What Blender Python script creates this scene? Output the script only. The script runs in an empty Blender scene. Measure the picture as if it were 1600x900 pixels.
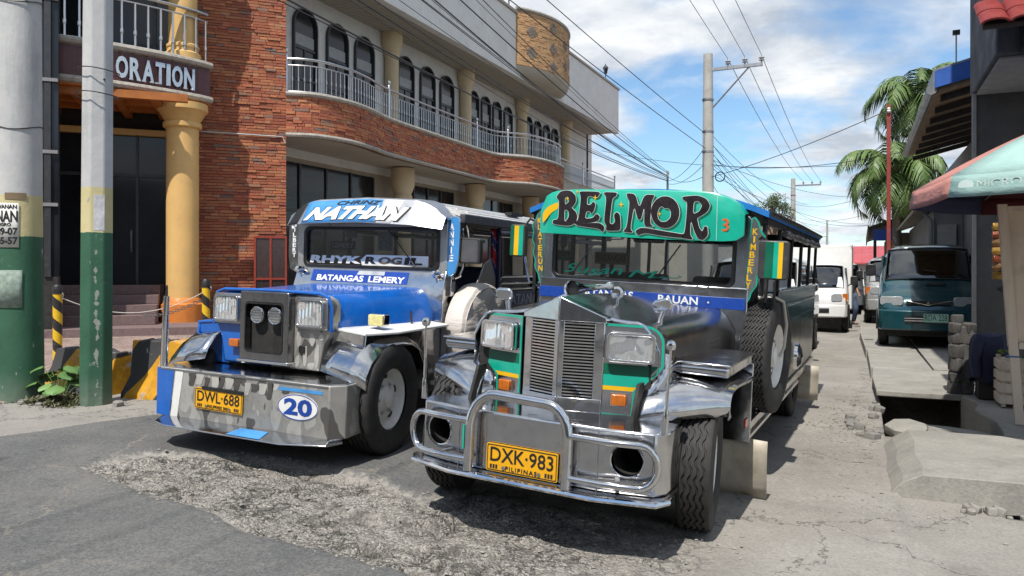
import bpy, bmesh, math, random
import numpy as np
from mathutils import Vector, Matrix, noise as mnoise
random.seed(7)
S = bpy.context.scene
COL = S.collection
PI = math.pi
rad = math.radians

# ------------------------------------------------------------------ camera
cam = bpy.data.cameras.new('camera')
cam.sensor_width = 36.0
cam.lens = 1180 / 1600 * 36
cam.shift_y = -25 / 1600
cam.clip_start = 0.05
cam.clip_end = 3000
camo = bpy.data.objects.new('camera', cam)
camo.location = (0, 0, 1.5)
camo.rotation_euler = (rad(90), 0, rad(24.8))
COL.objects.link(camo)
S.camera = camo

# ------------------------------------------------------------------ sky, sun, exposure
SUN_AZ = (0.03, -1.0)          # horizontal direction towards the sun
SUN_EL = rad(58)
sx, sy = SUN_AZ
nrm = math.hypot(sx, sy)
sdir = Vector((sx / nrm * math.cos(SUN_EL), sy / nrm * math.cos(SUN_EL), math.sin(SUN_EL)))
W = bpy.data.worlds.new('World')
S.world = W
W.use_nodes = True
wn, wl = W.node_tree.nodes, W.node_tree.links
wn.clear()
wo = wn.new('ShaderNodeOutputWorld')
bg = wn.new('ShaderNodeBackground')
sky = wn.new('ShaderNodeTexSky')
sky.sky_type = 'NISHITA'
sky.sun_disc = False
sky.sun_elevation = SUN_EL
sky.sun_rotation = math.atan2(sdir.x, sdir.y)
sky.altitude = 20
sky.air_density = 1.0
sky.dust_density = 0.3
sky.ozone_density = 1.0
tc = wn.new('ShaderNodeTexCoord')
sep = wn.new('ShaderNodeSeparateXYZ')
wl.new(tc.outputs['Generated'], sep.inputs[0])
# project the direction onto a cloud layer: (x, y) / (z + k)
zc = wn.new('ShaderNodeMath'); zc.operation = 'MAXIMUM'; zc.inputs[1].default_value = 0.0
wl.new(sep.outputs['Z'], zc.inputs[0])
za = wn.new('ShaderNodeMath'); za.operation = 'ADD'; za.inputs[1].default_value = 0.16
wl.new(zc.outputs[0], za.inputs[0])
def wdiv(o):
    m = wn.new('ShaderNodeMath'); m.operation = 'DIVIDE'
    wl.new(o, m.inputs[0]); wl.new(za.outputs[0], m.inputs[1]); return m.outputs[0]
cmb = wn.new('ShaderNodeCombineXYZ')
wl.new(wdiv(sep.outputs['X']), cmb.inputs[0]); wl.new(wdiv(sep.outputs['Y']), cmb.inputs[1])
def wnoise(scale, detail, off, rough=0.55):
    mp = wn.new('ShaderNodeMapping'); mp.inputs['Location'].default_value = off
    wl.new(cmb.outputs[0], mp.inputs[0])
    n = wn.new('ShaderNodeTexNoise'); n.inputs['Scale'].default_value = scale
    n.inputs['Detail'].default_value = detail; n.inputs['Roughness'].default_value = rough
    n.inputs['Distortion'].default_value = 0.25
    wl.new(mp.outputs[0], n.inputs['Vector']); return n.outputs['Fac']
def wramp(fac, stops):
    r = wn.new('ShaderNodeValToRGB')
    e = r.color_ramp.elements
    while len(e) < len(stops): e.new(0.5)
    for k, (p, c) in enumerate(stops):
        e[k].position = p; e[k].color = (c, c, c, 1) if not isinstance(c, tuple) else (*c, 1)
    wl.new(fac, r.inputs[0]); return r.outputs[0]
cover = wramp(wnoise(1.35, 9, (3.1, 7.7, 0)), [(0.405, 0.0), (0.545, 1.0)])
shade = wramp(wnoise(2.6, 7, (11.0, 2.0, 3.0), 0.6), [(0.36, (3.7, 4.1, 4.7)), (0.62, (6.9, 7.1, 7.3))])
tint = wn.new('ShaderNodeMix'); tint.data_type = 'RGBA'; tint.blend_type = 'MULTIPLY'
tint.inputs[0].default_value = 1.0
wl.new(sky.outputs[0], tint.inputs[6]); tint.inputs[7].default_value = (0.88, 1.04, 1.12, 1)
mixc = wn.new('ShaderNodeMix'); mixc.data_type = 'RGBA'
wl.new(cover, mixc.inputs[0]); wl.new(tint.outputs[2], mixc.inputs[6]); wl.new(shade, mixc.inputs[7])
wl.new(mixc.outputs[2], bg.inputs['Color'])
bg.inputs['Strength'].default_value = 0.13
wl.new(bg.outputs[0], wo.inputs[0])

sl = bpy.data.lights.new('sun', 'SUN')
sl.energy = 4.9
sl.angle = rad(0.53)
sl.color = (1.0, 0.95, 0.87)
so = bpy.data.objects.new('sun', sl)
so.rotation_euler = sdir.to_track_quat('Z', 'Y').to_euler()
so.location = (0, 0, 40)
COL.objects.link(so)

S.view_settings.view_transform = 'Standard'
S.view_settings.look = 'None'
S.view_settings.gamma = 1
S.view_settings.exposure = 0.18
S.render.engine = 'CYCLES'
S.cycles.max_bounces = 8
S.cycles.transparent_max_bounces = 12
S.cycles.caustics_reflective = False
S.cycles.caustics_refractive = False
S.cycles.use_denoising = True
S.cycles.sample_clamp_indirect = 6

# ------------------------------------------------------------------ materials
def srgb(r, g, b):
    f = lambda c: ((c / 255) / 12.92) if c / 255 <= 0.04045 else (((c / 255) + 0.055) / 1.055) ** 2.4
    return (f(r), f(g), f(b))
MATS = {}
class NT:
    def __init__(s, name):
        s.m = bpy.data.materials.new(name); s.m.use_nodes = True
        s.n, s.l = s.m.node_tree.nodes, s.m.node_tree.links
        s.b = s.n['Principled BSDF']
        s.tc = s.n.new('ShaderNodeTexCoord')
    def noise(s, scale, detail=4, rough=0.55, vec=None, stretch=None, out='Fac'):
        t = s.n.new('ShaderNodeTexNoise'); t.inputs['Scale'].default_value = scale
        t.inputs['Detail'].default_value = detail; t.inputs['Roughness'].default_value = rough
        v = vec if vec is not None else s.tc.outputs['Object']
        if stretch:
            mp = s.n.new('ShaderNodeMapping'); mp.inputs['Scale'].default_value = stretch
            s.l.new(v, mp.inputs[0]); v = mp.outputs[0]
        s.l.new(v, t.inputs['Vector']); return t.outputs[out]
    def ramp(s, fac, stops):
        r = s.n.new('ShaderNodeValToRGB'); e = r.color_ramp.elements
        while len(e) < len(stops): e.new(0.5)
        for k, (p, c) in enumerate(stops):
            e[k].position = p
            e[k].color = (c, c, c, 1) if not isinstance(c, (tuple, list)) else (c[0], c[1], c[2], 1)
        s.l.new(fac, r.inputs[0]); return r.outputs[0]
    def math(s, op, a, b=None, clamp=False):
        m = s.n.new('ShaderNodeMath'); m.operation = op; m.use_clamp = clamp
        for k, v in enumerate((a, b)):
            if v is None: continue
            if isinstance(v, (int, float)): m.inputs[k].default_value = v
            else: s.l.new(v, m.inputs[k])
        return m.outputs[0]
    def mix(s, fac, a, b, blend='MIX'):
        m = s.n.new('ShaderNodeMix'); m.data_type = 'RGBA'; m.blend_type = blend
        if isinstance(fac, (int, float)): m.inputs[0].default_value = fac
        else: s.l.new(fac, m.inputs[0])
        for k, v in ((6, a), (7, b)):
            if isinstance(v, (tuple, list)): m.inputs[k].default_value = (v[0], v[1], v[2], 1)
            else: s.l.new(v, m.inputs[k])
        return m.outputs[2]
    def bump(s, h, strength=0.3, dist=0.01, prev=None):
        b = s.n.new('ShaderNodeBump'); b.inputs['Strength'].default_value = strength
        b.inputs['Distance'].default_value = dist
        s.l.new(h, b.inputs['Height'])
        if prev is not None: s.l.new(prev, b.inputs['Normal'])
        return b.outputs[0]
    def set(s, key, v):
        i = s.b.inputs[key]
        if isinstance(v, (int, float)): i.default_value = v
        elif isinstance(v, (tuple, list)): i.default_value = (v[0], v[1], v[2], 1)
        else: s.l.new(v, i)
    def rnd(s):
        oi = s.n.new('ShaderNodeObjectInfo'); ge = s.n.new('ShaderNodeNewGeometry')
        a = s.math('ADD', oi.outputs['Random'], ge.outputs['Random Per Island'])
        return s.math('FRACT', a)
def paint(name, c, rough=0.4, var=0.12, metal=0.0, coat=0.0, dirt=0.25, scale=6.0, bump=0.05, bscale=60, spec=0.5):
    """painted or plain surface with mottling, grime and fine relief"""
    t = NT(name)
    n1 = t.noise(scale, 5)
    dark = tuple(x * (1 - var) for x in c); light = tuple(min(1, x * (1 + var)) for x in c)
    col = t.ramp(n1, [(0.3, dark), (0.7, light)])
    if dirt > 0:
        n2 = t.noise(scale * 2.7, 8, 0.7)
        f = t.ramp(n2, [(0.52, 0.0), (0.75, dirt)])
        col = t.mix(f, col, (0.16, 0.14, 0.12))
    t.set('Base Color', col)
    r = t.ramp(t.noise(scale * 1.7, 4), [(0.3, max(0.03, rough * 0.75)), (0.7, min(1, rough * 1.3))])
    t.set('Roughness', r); t.set('Metallic', metal)
    if coat: t.set('Coat Weight', coat); t.set('Coat Roughness', 0.08)
    t.b.inputs['Specular IOR Level'].default_value = spec
    if bump > 0: t.set('Normal', t.bump(t.noise(bscale, 4), bump, 0.01))
    return t.m
def steel(name, c=(0.62, 0.62, 0.63), r0=0.07, r1=0.25, dent=0.12, dscale=5.0):
    t = NT(name)
    t.set('Metallic', 1.0)
    n = t.noise(7, 6, 0.6)
    col = t.ramp(n, [(0.3, tuple(x * 0.8 for x in c)), (0.7, c)])
    g = t.ramp(t.noise(19, 8, 0.7), [(0.55, 0.0), (0.8, 0.35)])
    t.set('Base Color', t.mix(g, col, (0.2, 0.18, 0.16)))
    s1 = t.noise(3.0, 3, stretch=(60, 4, 4))
    rr = t.mix(0.35, t.ramp(t.noise(5, 5), [(0.3, r0), (0.72, r1)]), s1)
    t.set('Roughness', t.ramp(rr, [(0.0, r0 * 0.8), (0.6, r1)]))
    b1 = t.bump(t.noise(dscale, 2), dent, 0.05)
    t.set('Normal', t.bump(t.noise(70, 3), 0.02, 0.004, b1))
    return t.m
STEEL = steel('stainless_steel')
CHROME = steel('chrome_tube', (0.72, 0.72, 0.73), 0.04, 0.16, 0.02)
DSTEEL = steel('dull_steel', (0.42, 0.42, 0.43), 0.28, 0.5, 0.12)
HOODST = steel('dark_mirror_steel', (0.58, 0.58, 0.60), 0.16, 0.28, 0.03, 3)
BLACK = paint('black_paint', (0.012, 0.012, 0.013), 0.45, 0.3, dirt=0.15)
DARK = paint('dark_underside', (0.02, 0.019, 0.018), 0.8, 0.3, dirt=0.2)
WHITE = paint('white_paint', (0.72, 0.72, 0.70), 0.35, 0.05, dirt=0.18)
LETW = paint('white_lettering', (0.8, 0.8, 0.79), 0.5, 0.03, dirt=0.05, bump=0)
LETB = paint('black_lettering', (0.012, 0.012, 0.014), 0.5, 0.1, dirt=0.0, bump=0)
BLUE = paint('blue_paint', srgb(12, 92, 180), 0.25, 0.12, coat=0.5, dirt=0.2)
DBLUE = paint('deep_blue_paint', srgb(26, 66, 152), 0.32, 0.12, dirt=0.15)
SKYB = paint('sky_blue_paint', srgb(70, 140, 200), 0.35, 0.1, dirt=0.1)
NAVY = paint('navy_paint', srgb(28, 34, 66), 0.35, 0.15, dirt=0.25)
ROOFB = paint('azure_roof_paint', srgb(30, 110, 185), 0.4, 0.1, dirt=0.2)
TEAL = paint('teal_green_paint', srgb(18, 165, 140), 0.3, 0.08, coat=0.4, dirt=0.06)
DTEAL = paint('dark_green_paint', srgb(10, 95, 72), 0.35, 0.1, dirt=0.05)
YEL = paint('yellow_paint', srgb(228, 180, 20), 0.4, 0.06, dirt=0.1)
PLATE = paint('plate_yellow', srgb(225, 165, 20), 0.45, 0.07, dirt=0.22, scale=14)
RED = paint('red_paint', srgb(175, 40, 30), 0.4, 0.1)
CREAMR = paint('rim_white', (0.76, 0.74, 0.70), 0.4, 0.06, dirt=0.3, scale=9)
def rubber(name):
    t = NT(name)
    c = t.ramp(t.noise(9, 6, 0.65), [(0.35, (0.012, 0.012, 0.013)), (0.75, (0.034, 0.032, 0.030))])
    t.set('Base Color', c); t.set('Roughness', 0.72)
    t.set('Normal', t.bump(t.noise(120, 3), 0.1, 0.003)); return t.m
RUBBER = rubber('tyre_rubber')
def glassmat(name, tint=(0.35, 0.38, 0.38), refl=0.12, rough=0.02):
    t = NT(name)
    t.n.remove(t.b)
    out = t.n['Material Output']
    tr = t.n.new('ShaderNodeBsdfTransparent'); tr.inputs[0].default_value = (*tint, 1)
    gl = t.n.new('ShaderNodeBsdfGlossy'); gl.inputs['Roughness'].default_value = rough
    gl.inputs['Color'].default_value = (0.9, 0.93, 0.95, 1)
    fr = t.n.new('ShaderNodeFresnel'); fr.inputs['IOR'].default_value = 1.5
    bmp = t.bump(t.noise(2.0, 2), 0.04, 0.05); t.l.new(bmp, gl.inputs['Normal'])
    f = t.math('ADD', fr.outputs[0], refl, True)
    mx = t.n.new('ShaderNodeMixShader')
    t.l.new(f, mx.inputs[0]); t.l.new(tr.outputs[0], mx.inputs[1]); t.l.new(gl.outputs[0], mx.inputs[2])
    t.l.new(mx.outputs[0], out.inputs[0]); return t.m
GLASS = glassmat('windscreen_glass', (0.66, 0.69, 0.70), 0.06)
TGLASS = glassmat('tinted_glass', (0.12, 0.14, 0.15), 0.06)

def lensmat(name, c, rough=0.15):
    t = NT(name)
    t.set('Base Color', t.ramp(t.noise(30, 2), [(0.3, tuple(x * .7 for x in c)), (0.7, c)]))
    t.set('Roughness', rough); t.set('Coat Weight', 0.6)
    w = t.n.new('ShaderNodeTexWave'); w.inputs['Scale'].default_value = 30
    t.l.new(t.tc.outputs['Object'], w.inputs[0]); t.set('Normal', t.bump(w.outputs['Fac'], 0.25, 0.004)); return t.m
def headlens():
    t = NT('headlamp_glass'); t.set('Base Color', (0.82, 0.84, 0.86)); t.set('Metallic', 0.8); t.set('Roughness', 0.12)
    w = t.n.new('ShaderNodeTexWave'); w.inputs['Scale'].default_value = 9; w.inputs['Distortion'].default_value = 0.6
    t.l.new(t.tc.outputs['Object'], w.inputs[0]); b = t.bump(w.outputs['Fac'], 0.18, 0.015)
    t.set('Normal', t.bump(t.noise(7, 1), 0.5, 0.07, b)); return t.m
LENS = headlens()
AMBER = lensmat('amber_lens', srgb(205, 110, 30))
REDL = lensmat('red_lens', srgb(170, 25, 20))
YLENS = lensmat('yellow_lens', srgb(225, 215, 150))
REFL = steel('lamp_reflector', (0.85, 0.86, 0.87), 0.05, 0.2, 0.5, 22)

# ------------------------------------------------------------------ mesh helpers
class MB:
    def __init__(s): s.v = []; s.f = []
    def add(s, vs, fs):
        o = len(s.v); s.v += [tuple(p) for p in vs]; s.f += [tuple(i + o for i in f) for f in fs]; return s
    def box(s, x0, x1, y0, y1, z0, z1):
        return s.add([(x0,y0,z0),(x1,y0,z0),(x1,y1,z0),(x0,y1,z0),(x0,y0,z1),(x1,y0,z1),(x1,y1,z1),(x0,y1,z1)],
                     [(0,3,2,1),(4,5,6,7),(0,1,5,4),(1,2,6,5),(2,3,7,6),(3,0,4,7)])
    def prism(s, poly, axis, a, b):
        """extrude a 2D polygon: axis 'y' -> poly in (x,z); 'x' -> (y,z); 'z' -> (x,y)"""
        n = len(poly)
        mk = {'y': lambda p, t: (p[0], t, p[1]), 'x': lambda p, t: (t, p[0], p[1]), 'z': lambda p, t: (p[0], p[1], t)}[axis]
        vs = [mk(p, a) for p in poly] + [mk(p, b) for p in poly]
        fs = [tuple(range(n))[::-1], tuple(range(n, 2 * n))] + [(i, (i + 1) % n, n + (i + 1) % n, n + i) for i in range(n)]
        return s.add(vs, fs)
    def grid(s, rows, closed_u=False, closed_v=False):
        nu, nv = len(rows), len(rows[0])
        vs = [p for r in rows for p in r]; fs = []
        for i in range(nu if closed_u else nu - 1):
            for j in range(nv if closed_v else nv - 1):
                a = i * nv + j; b = i * nv + (j + 1) % nv
                c = ((i + 1) % nu) * nv + (j + 1) % nv; d = ((i + 1) % nu) * nv + j
                fs.append((a, b, c, d))
        return s.add(vs, fs)
    def loft(s, rings, cap=True):
        o = len(s.v); n = len(rings[0])
        s.grid(rings, closed_v=True)
        if cap:
            s.f.append(tuple(o + i for i in range(n))[::-1])
            s.f.append(tuple(o + (len(rings) - 1) * n + i for i in range(n)))
        return s
    def tube(s, pts, r, seg=10, closed=False, cap=True):
        pts = [Vector(p) for p in pts]; n = len(pts); rings = []
        rr = r if isinstance(r, (list, tuple)) else [r] * n
        up = None
        for i in range(n):
            if closed: t = pts[(i + 1) % n] - pts[i - 1]
            else: t = pts[min(i + 1, n - 1)] - pts[max(i - 1, 0)]
            t.normalize()
            if up is None:
                up = Vector((0, 0, 1)) if abs(t.z) < 0.9 else Vector((1, 0, 0))
            a = t.cross(up)
            if a.length < 1e-6: a = t.orthogonal()
            a.normalize(); b = a.cross(t).normalized(); up = b
            rings.append([tuple(pts[i] + (a * math.cos(2 * PI * k / seg) + b * math.sin(2 * PI * k / seg)) * rr[i]) for k in range(seg)])
        if closed: s.grid(rings, closed_u=True, closed_v=True)
        else: s.loft(rings, cap)
        return s
    def lathe(s, prof, seg=24, c=(0, 0, 0), axis='z', cap=True):
        """prof: list of (radius, height)"""
        rings = []
        for r, t in prof:
            ring = []
            for k in range(seg):
                a = 2 * PI * k / seg; p, q = r * math.cos(a), r * math.sin(a)
                ring.append({'z': (c[0] + p, c[1] + q, c[2] + t), 'y': (c[0] + p, c[1] + t, c[2] + q), 'x': (c[0] + t, c[1] + p, c[2] + q)}[axis])
            rings.append(ring)
        return s.loft(rings, cap)
    def xf(s, M):
        s.v = [tuple(M @ Vector(p)) for p in s.v]; return s
    def map(s, fn):
        s.v = [tuple(fn(*p)) for p in s.v]; return s
def mesh_of(name, mb, m):
    me = bpy.data.meshes.new(name)
    me.from_pydata(mb.v, [], mb.f); me.validate()
    bm = bmesh.new(); bm.from_mesh(me)
    bmesh.ops.recalc_face_normals(bm, faces=bm.faces)
    bm.to_mesh(me); bm.free()
    if m is not None: me.materials.append(m)
    return me
def tag(o, label=None, cat=None, group=None, kind=None):
    if label: o['label'] = label
    if cat: o['category'] = cat
    if group: o['group'] = group
    if kind: o['kind'] = kind
    return o
def ob(name, mb, m, parent=None, bevel=0, smooth=None, loc=None, rot=None, seg=2):
    me = mb if isinstance(mb, bpy.types.Mesh) else mesh_of(name, mb, m)
    o = bpy.data.objects.new(name, me); COL.objects.link(o)
    if parent is not None: o.parent = parent
    if loc: o.location = loc
    if rot: o.rotation_euler = rot
    if bevel:
        b = o.modifiers.new('edge', 'BEVEL'); b.width = bevel; b.segments = seg; b.limit_method = 'ANGLE'; b.angle_limit = rad(35)
        b.harden_normals = False
    if smooth is None: smooth = True
    if smooth:
        sm(me, 40)
    return o
def sm(me, ang=40):
    """smooth shading with sharp edges above an angle"""
    bm = bmesh.new(); bm.from_mesh(me); a = rad(ang)
    for f in bm.faces: f.smooth = True
    for e in bm.edges:
        if len(e.link_faces) == 2 and e.calc_face_angle(0) > a: e.smooth = False
    bm.to_mesh(me); bm.free()
def empty(name, loc=(0, 0, 0), rot=(0, 0, 0), parent=None):
    o = bpy.data.objects.new(name, None); o.empty_display_size = 0.2
    COL.objects.link(o); o.location = loc; o.rotation_euler = rot
    if parent is not None: o.parent = parent
    return o
def thing(name, label, cat, loc=(0, 0, 0), rot=(0, 0, 0), group=None):
    return tag(empty(name, loc, rot), label, cat, group)
def copy_tree(o, parent=None):
    kids = [c for c in COL.objects if c.parent == o]
    c = o.copy(); COL.objects.link(c); c.parent = parent
    for k in kids: copy_tree(k, c)
    return c
def bake(o):
    """apply modifiers (booleans) and return the object"""
    dg = bpy.context.evaluated_depsgraph_get(); dg.update()
    me = bpy.data.meshes.new_from_object(o.evaluated_get(dg)); o.modifiers.clear(); o.data = me; return o
def cut(o, mb):
    c = ob('cutter', mb, None, smooth=False)
    b = o.modifiers.new('cut', 'BOOLEAN'); b.operation = 'DIFFERENCE'; b.solver = 'EXACT'; b.object = c
    bake(o); sm(o.data); bpy.data.objects.remove(c); return o
def arc(cx, cy, r, a0, a1, n):
    return [(cx + r * math.cos(rad(a0 + (a1 - a0) * i / n)), cy + r * math.sin(rad(a0 + (a1 - a0) * i / n))) for i in range(n + 1)]
def rrect(x0, x1, z0, z1, r, n=5):
    return (arc(x1 - r, z1 - r, r, 0, 90, n) + arc(x0 + r, z1 - r, r, 90, 180, n) + arc(x0 + r, z0 + r, r, 180, 270, n) + arc(x1 - r, z0 + r, r, 270, 360, n))
def frame(mb, outer, inner, axis, a, b):
    """flat frame between two polygons with the same number of points"""
    n = len(outer)
    mk = {'y': lambda p, t: (p[0], t, p[1]), 'x': lambda p, t: (t, p[0], p[1]), 'z': lambda p, t: (p[0], p[1], t)}[axis]
    rings = [[mk(p, a) for p in outer], [mk(p, a) for p in inner], [mk(p, b) for p in inner], [mk(p, b) for p in outer]]
    return mb.grid(rings, closed_u=True, closed_v=True)
_fontcache = {}
def text_flat(s, bold=0.0, ext=0.002, space=1.0):
    """text as a flat mesh in (x, y) with height about 1: returns verts, faces, width"""
    key = (s, bold, ext, space)
    if key in _fontcache: return _fontcache[key]
    c = bpy.data.curves.new('lettering', 'FONT'); c.body = s; c.size = 1.0; c.offset = bold; c.extrude = ext
    c.space_character = space; c.align_x = 'LEFT'; c.resolution_u = 3; c.fill_mode = 'BOTH'
    o = bpy.data.objects.new('lettering', c); COL.objects.link(o)
    dg = bpy.context.evaluated_depsgraph_get(); dg.update()
    me = bpy.data.meshes.new_from_object(o.evaluated_get(dg))
    vs = [tuple(v.co) for v in me.vertices]; fs = [tuple(p.vertices) for p in me.polygons]
    bpy.data.objects.remove(o); bpy.data.curves.remove(c); bpy.data.meshes.remove(me)
    xs = [v[0] for v in vs]; ys = [v[1] for v in vs]
    x0, x1, y0, y1 = min(xs), max(xs), min(ys), max(ys)
    vs = [((x - x0) / (x1 - x0), (y - y0) / (y1 - y0), z) for x, y, z in vs]
    _fontcache[key] = (vs, fs); return vs, fs
def text(name, s, m, parent, fn, bold=0.0, ext=1.0, space=1.0, depth=0.002):
    """lettering filling the unit square mapped by fn(u, v, t) -> point; t in -1..1 is the thickness"""
    vs, fs = text_flat(s, bold, ext * 0.5, space)
    mb = MB(); mb.add([fn(u, v, w / (ext * 0.5) * depth) for u, v, w in vs], fs)
    return ob(name, mb, m, parent, smooth=False)
def onfront(x0, x1, z0, z1, y, shear=0.0, rot=0.0):
    def fn(u, v, t):
        return (x0 + (x1 - x0) * u + shear * (v - 0.5) * (z1 - z0), y - t, z0 + (z1 - z0) * v + rot * (x1 - x0) * (u - .5))
    return fn
# ------------------------------------------------------------------ ground: one height field, asphalt over worn concrete
def gz(x):
    return -0.038 * (min(max(x, -6.0), -0.5) + 3.0)
def vnoise(x, y, seed=0):
    """smooth value noise on numpy arrays"""
    xi = np.floor(x).astype(np.int64); yi = np.floor(y).astype(np.int64)
    fx = x - xi; fy = y - yi
    fx = fx * fx * (3 - 2 * fx); fy = fy * fy * (3 - 2 * fy)
    def hsh(a, b):
        k = (a * 374761393 + b * 668265263 + seed * 2147483647) & 0x7fffffff
        k = (k ^ (k >> 13)) * 1274126177 & 0x7fffffff
        return ((k ^ (k >> 16)) & 0xffff) / 65535.0
    a, b, c, d = hsh(xi, yi), hsh(xi + 1, yi), hsh(xi, yi + 1), hsh(xi + 1, yi + 1)
    return (a * (1 - fx) + b * fx) * (1 - fy) + (c * (1 - fx) + d * fx) * fy
def fbm(x, y, seed, o=4):
    s = np.zeros_like(x); a = 0.5; f = 1.0
    for k in range(o):
        s += a * (vnoise(x * f, y * f, seed + k) - 0.5); a *= 0.5; f *= 2.1
    return s
def sdist(px, py, poly):
    """signed distance to a polygon, positive inside"""
    best = np.full(px.shape, 1e9); ins = np.zeros(px.shape, bool)
    n = len(poly)
    for i in range(n):
        ax, ay = poly[i]; bx, by = poly[(i + 1) % n]
        dx, dy = bx - ax, by - ay
        t = np.clip(((px - ax) * dx + (py - ay) * dy) / (dx * dx + dy * dy), 0, 1)
        best = np.minimum(best, np.hypot(px - ax - t * dx, py - ay - t * dy))
        cr = ((ay > py) != (by > py)) & (px < (bx - ax) * (py - ay) / ((by - ay) if by != ay else 1e-9) + ax)
        ins ^= cr
    return np.where(ins, best, -best)
CONC = [(-5.10, 3.62), (-4.17, 3.43), (-3.56, 3.42), (-3.2, 3.235), (-2.64, 3.25), (-2.14, 3.22), (-1.52, 3.25), (-0.86, 3.05),
        (0.4, 2.2), (2.0, 0.5), (60, 0.2), (60, 90), (-2.55, 90), (-2.55, 4.75), (-2.62, 4.3), (-3.06, 4.47), (-3.7, 4.56), (-4.33, 4.52), (-5.05, 4.15)]
GUT = [(-6.5, 3.9), (-6.33, 4.47), (-6.14, 5.1), (-5.86, 5.6), (-5.3, 6.6), (-4.5, 8.6), (-9, 30), (-60, 30), (-60, -30), (-9, -8)]
def axis(lo, hi, step, far_lo, far_hi):
    a = list(np.arange(lo, hi + 1e-6, step)); k = step
    while a[-1] < far_hi: k *= 1.25; a.append(a[-1] + k)
    k = step; b = []; c = lo
    while c > far_lo: k *= 1.25; c -= k; b.append(c)
    return np.array(b[::-1] + a)
gx = axis(-7.5, 2.6, 0.03, -900, 900); gy = axis(2.6, 9.2, 0.03, -900, 1500)
X, Y = np.meshgrid(gx, gy)
base = -0.038 * (np.clip(X, -6, -0.5) + 3)
d1 = sdist(X, Y, CONC); d2 = sdist(X, Y, GUT)
edge = 0.10 * fbm(X * 3.1, Y * 3.1, 5) + 0.05 * fbm(X * 14, Y * 14, 9)
da = -np.maximum(d1, d2) + edge                       # positive on asphalt
asph = np.clip(da / 0.035 + 0.5, 0, 1)
near = np.clip((12 - np.hypot(X + 2, Y - 4)) / 4, 0, 1)
broken = np.clip(d1 / 0.12, 0, 1) * np.clip((-0.7 - X) / 0.8, 0, 1) * np.clip((5.0 - Y) / 0.5, 0, 1) * near
r1 = np.abs(fbm(X * 2.2 + 4, Y * 2.6, 21, 4)); r2 = fbm(X * 11, Y * 11, 33, 3)
crack = np.clip(1.15 - np.abs(fbm(X * 1.5, Y * 2.3, 71, 4)) / 0.022, 0, 1) * np.clip(0.35 + 3 * fbm(X * 0.9, Y * 0.9, 15, 3), 0, 1)
step_ = np.clip(fbm(X * 1.1 + 9, Y * 1.9, 64, 4) / 0.02, -1, 1)
Z = base + 0.028 * asph * near + near * (0.003 * fbm(X * 9, Y * 9, 3, 3) + 0.02 * fbm(X * 0.8, Y * 0.8, 44, 3))
Z += broken * (-0.03 * r1 - 0.010 + 0.035 * r2 - 0.09 * crack + 0.020 * step_ + 0.03 * fbm(X * 27, Y * 27, 77, 2))
grav = np.clip(1 - np.hypot((X + 0.35) / 0.75, (Y - 9.0) / 2.6), 0, 1) + np.clip(1 - np.hypot((X - 0.2) / 0.7, (Y - 5.3) / 1.1), 0, 1)
crk = broken * np.clip(crack * 1.1 + 0.8 * np.clip(-r2 * 12 - 1.6, 0, 1), 0, 1)
Z += near * np.clip(grav, 0, 1) * (0.05 * fbm(X * 5, Y * 5, 51, 4) + 0.02 * fbm(X * 22, Y * 22, 52, 2))
far_c = np.clip(d1, 0, 1) * (1 - np.clip(broken, 0, 1))
Z -= near * far_c * 0.010 * np.clip(1 - np.abs(fbm(X * 0.9, Y * 0.9, 90, 4)) / 0.008, 0, 1)
pit = (X > 0.24) & (X < 1.15) & (Y > 7.7) & (Y < 11.3)
Z = np.where(pit, -0.55, Z)
Z = np.where((X > 0.27) & ~pit, np.minimum(Z, -0.13), Z)          # below the raised slabs
Z = np.where((X > 0.9) & (Y > 5.9) & (Y < 6.6), -0.3, Z)
nx, ny = len(gx), len(gy)
me = bpy.data.meshes.new('street')
co = np.stack([X, Y, Z], -1).reshape(-1, 3).astype(np.float32)
idx = np.arange(nx * ny).reshape(ny, nx)
q = np.stack([idx[:-1, :-1], idx[:-1, 1:], idx[1:, 1:], idx[1:, :-1]], -1).reshape(-1, 4)
me.vertices.add(len(co)); me.vertices.foreach_set('co', co.ravel())
me.loops.add(q.size); me.loops.foreach_set('vertex_index', q.ravel().astype(np.int32))
me.polygons.add(len(q)); me.polygons.foreach_set('loop_start', np.arange(0, q.size, 4, dtype=np.int32))
me.polygons.foreach_set('use_smooth', np.ones(len(q), bool))
me.update(calc_edges=True); me.validate()
at = me.attributes.new('asphalt', 'FLOAT', 'POINT'); at.data.foreach_set('value', (da * 4 + 0.5).ravel().clip(-4, 5).astype(np.float32))
ac = me.attributes.new('crevice', 'FLOAT', 'POINT'); ac.data.foreach_set('value', crk.ravel().astype(np.float32))
ab = me.attributes.new('broken', 'FLOAT', 'POINT'); ab.data.foreach_set('value', broken.ravel().astype(np.float32))
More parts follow.
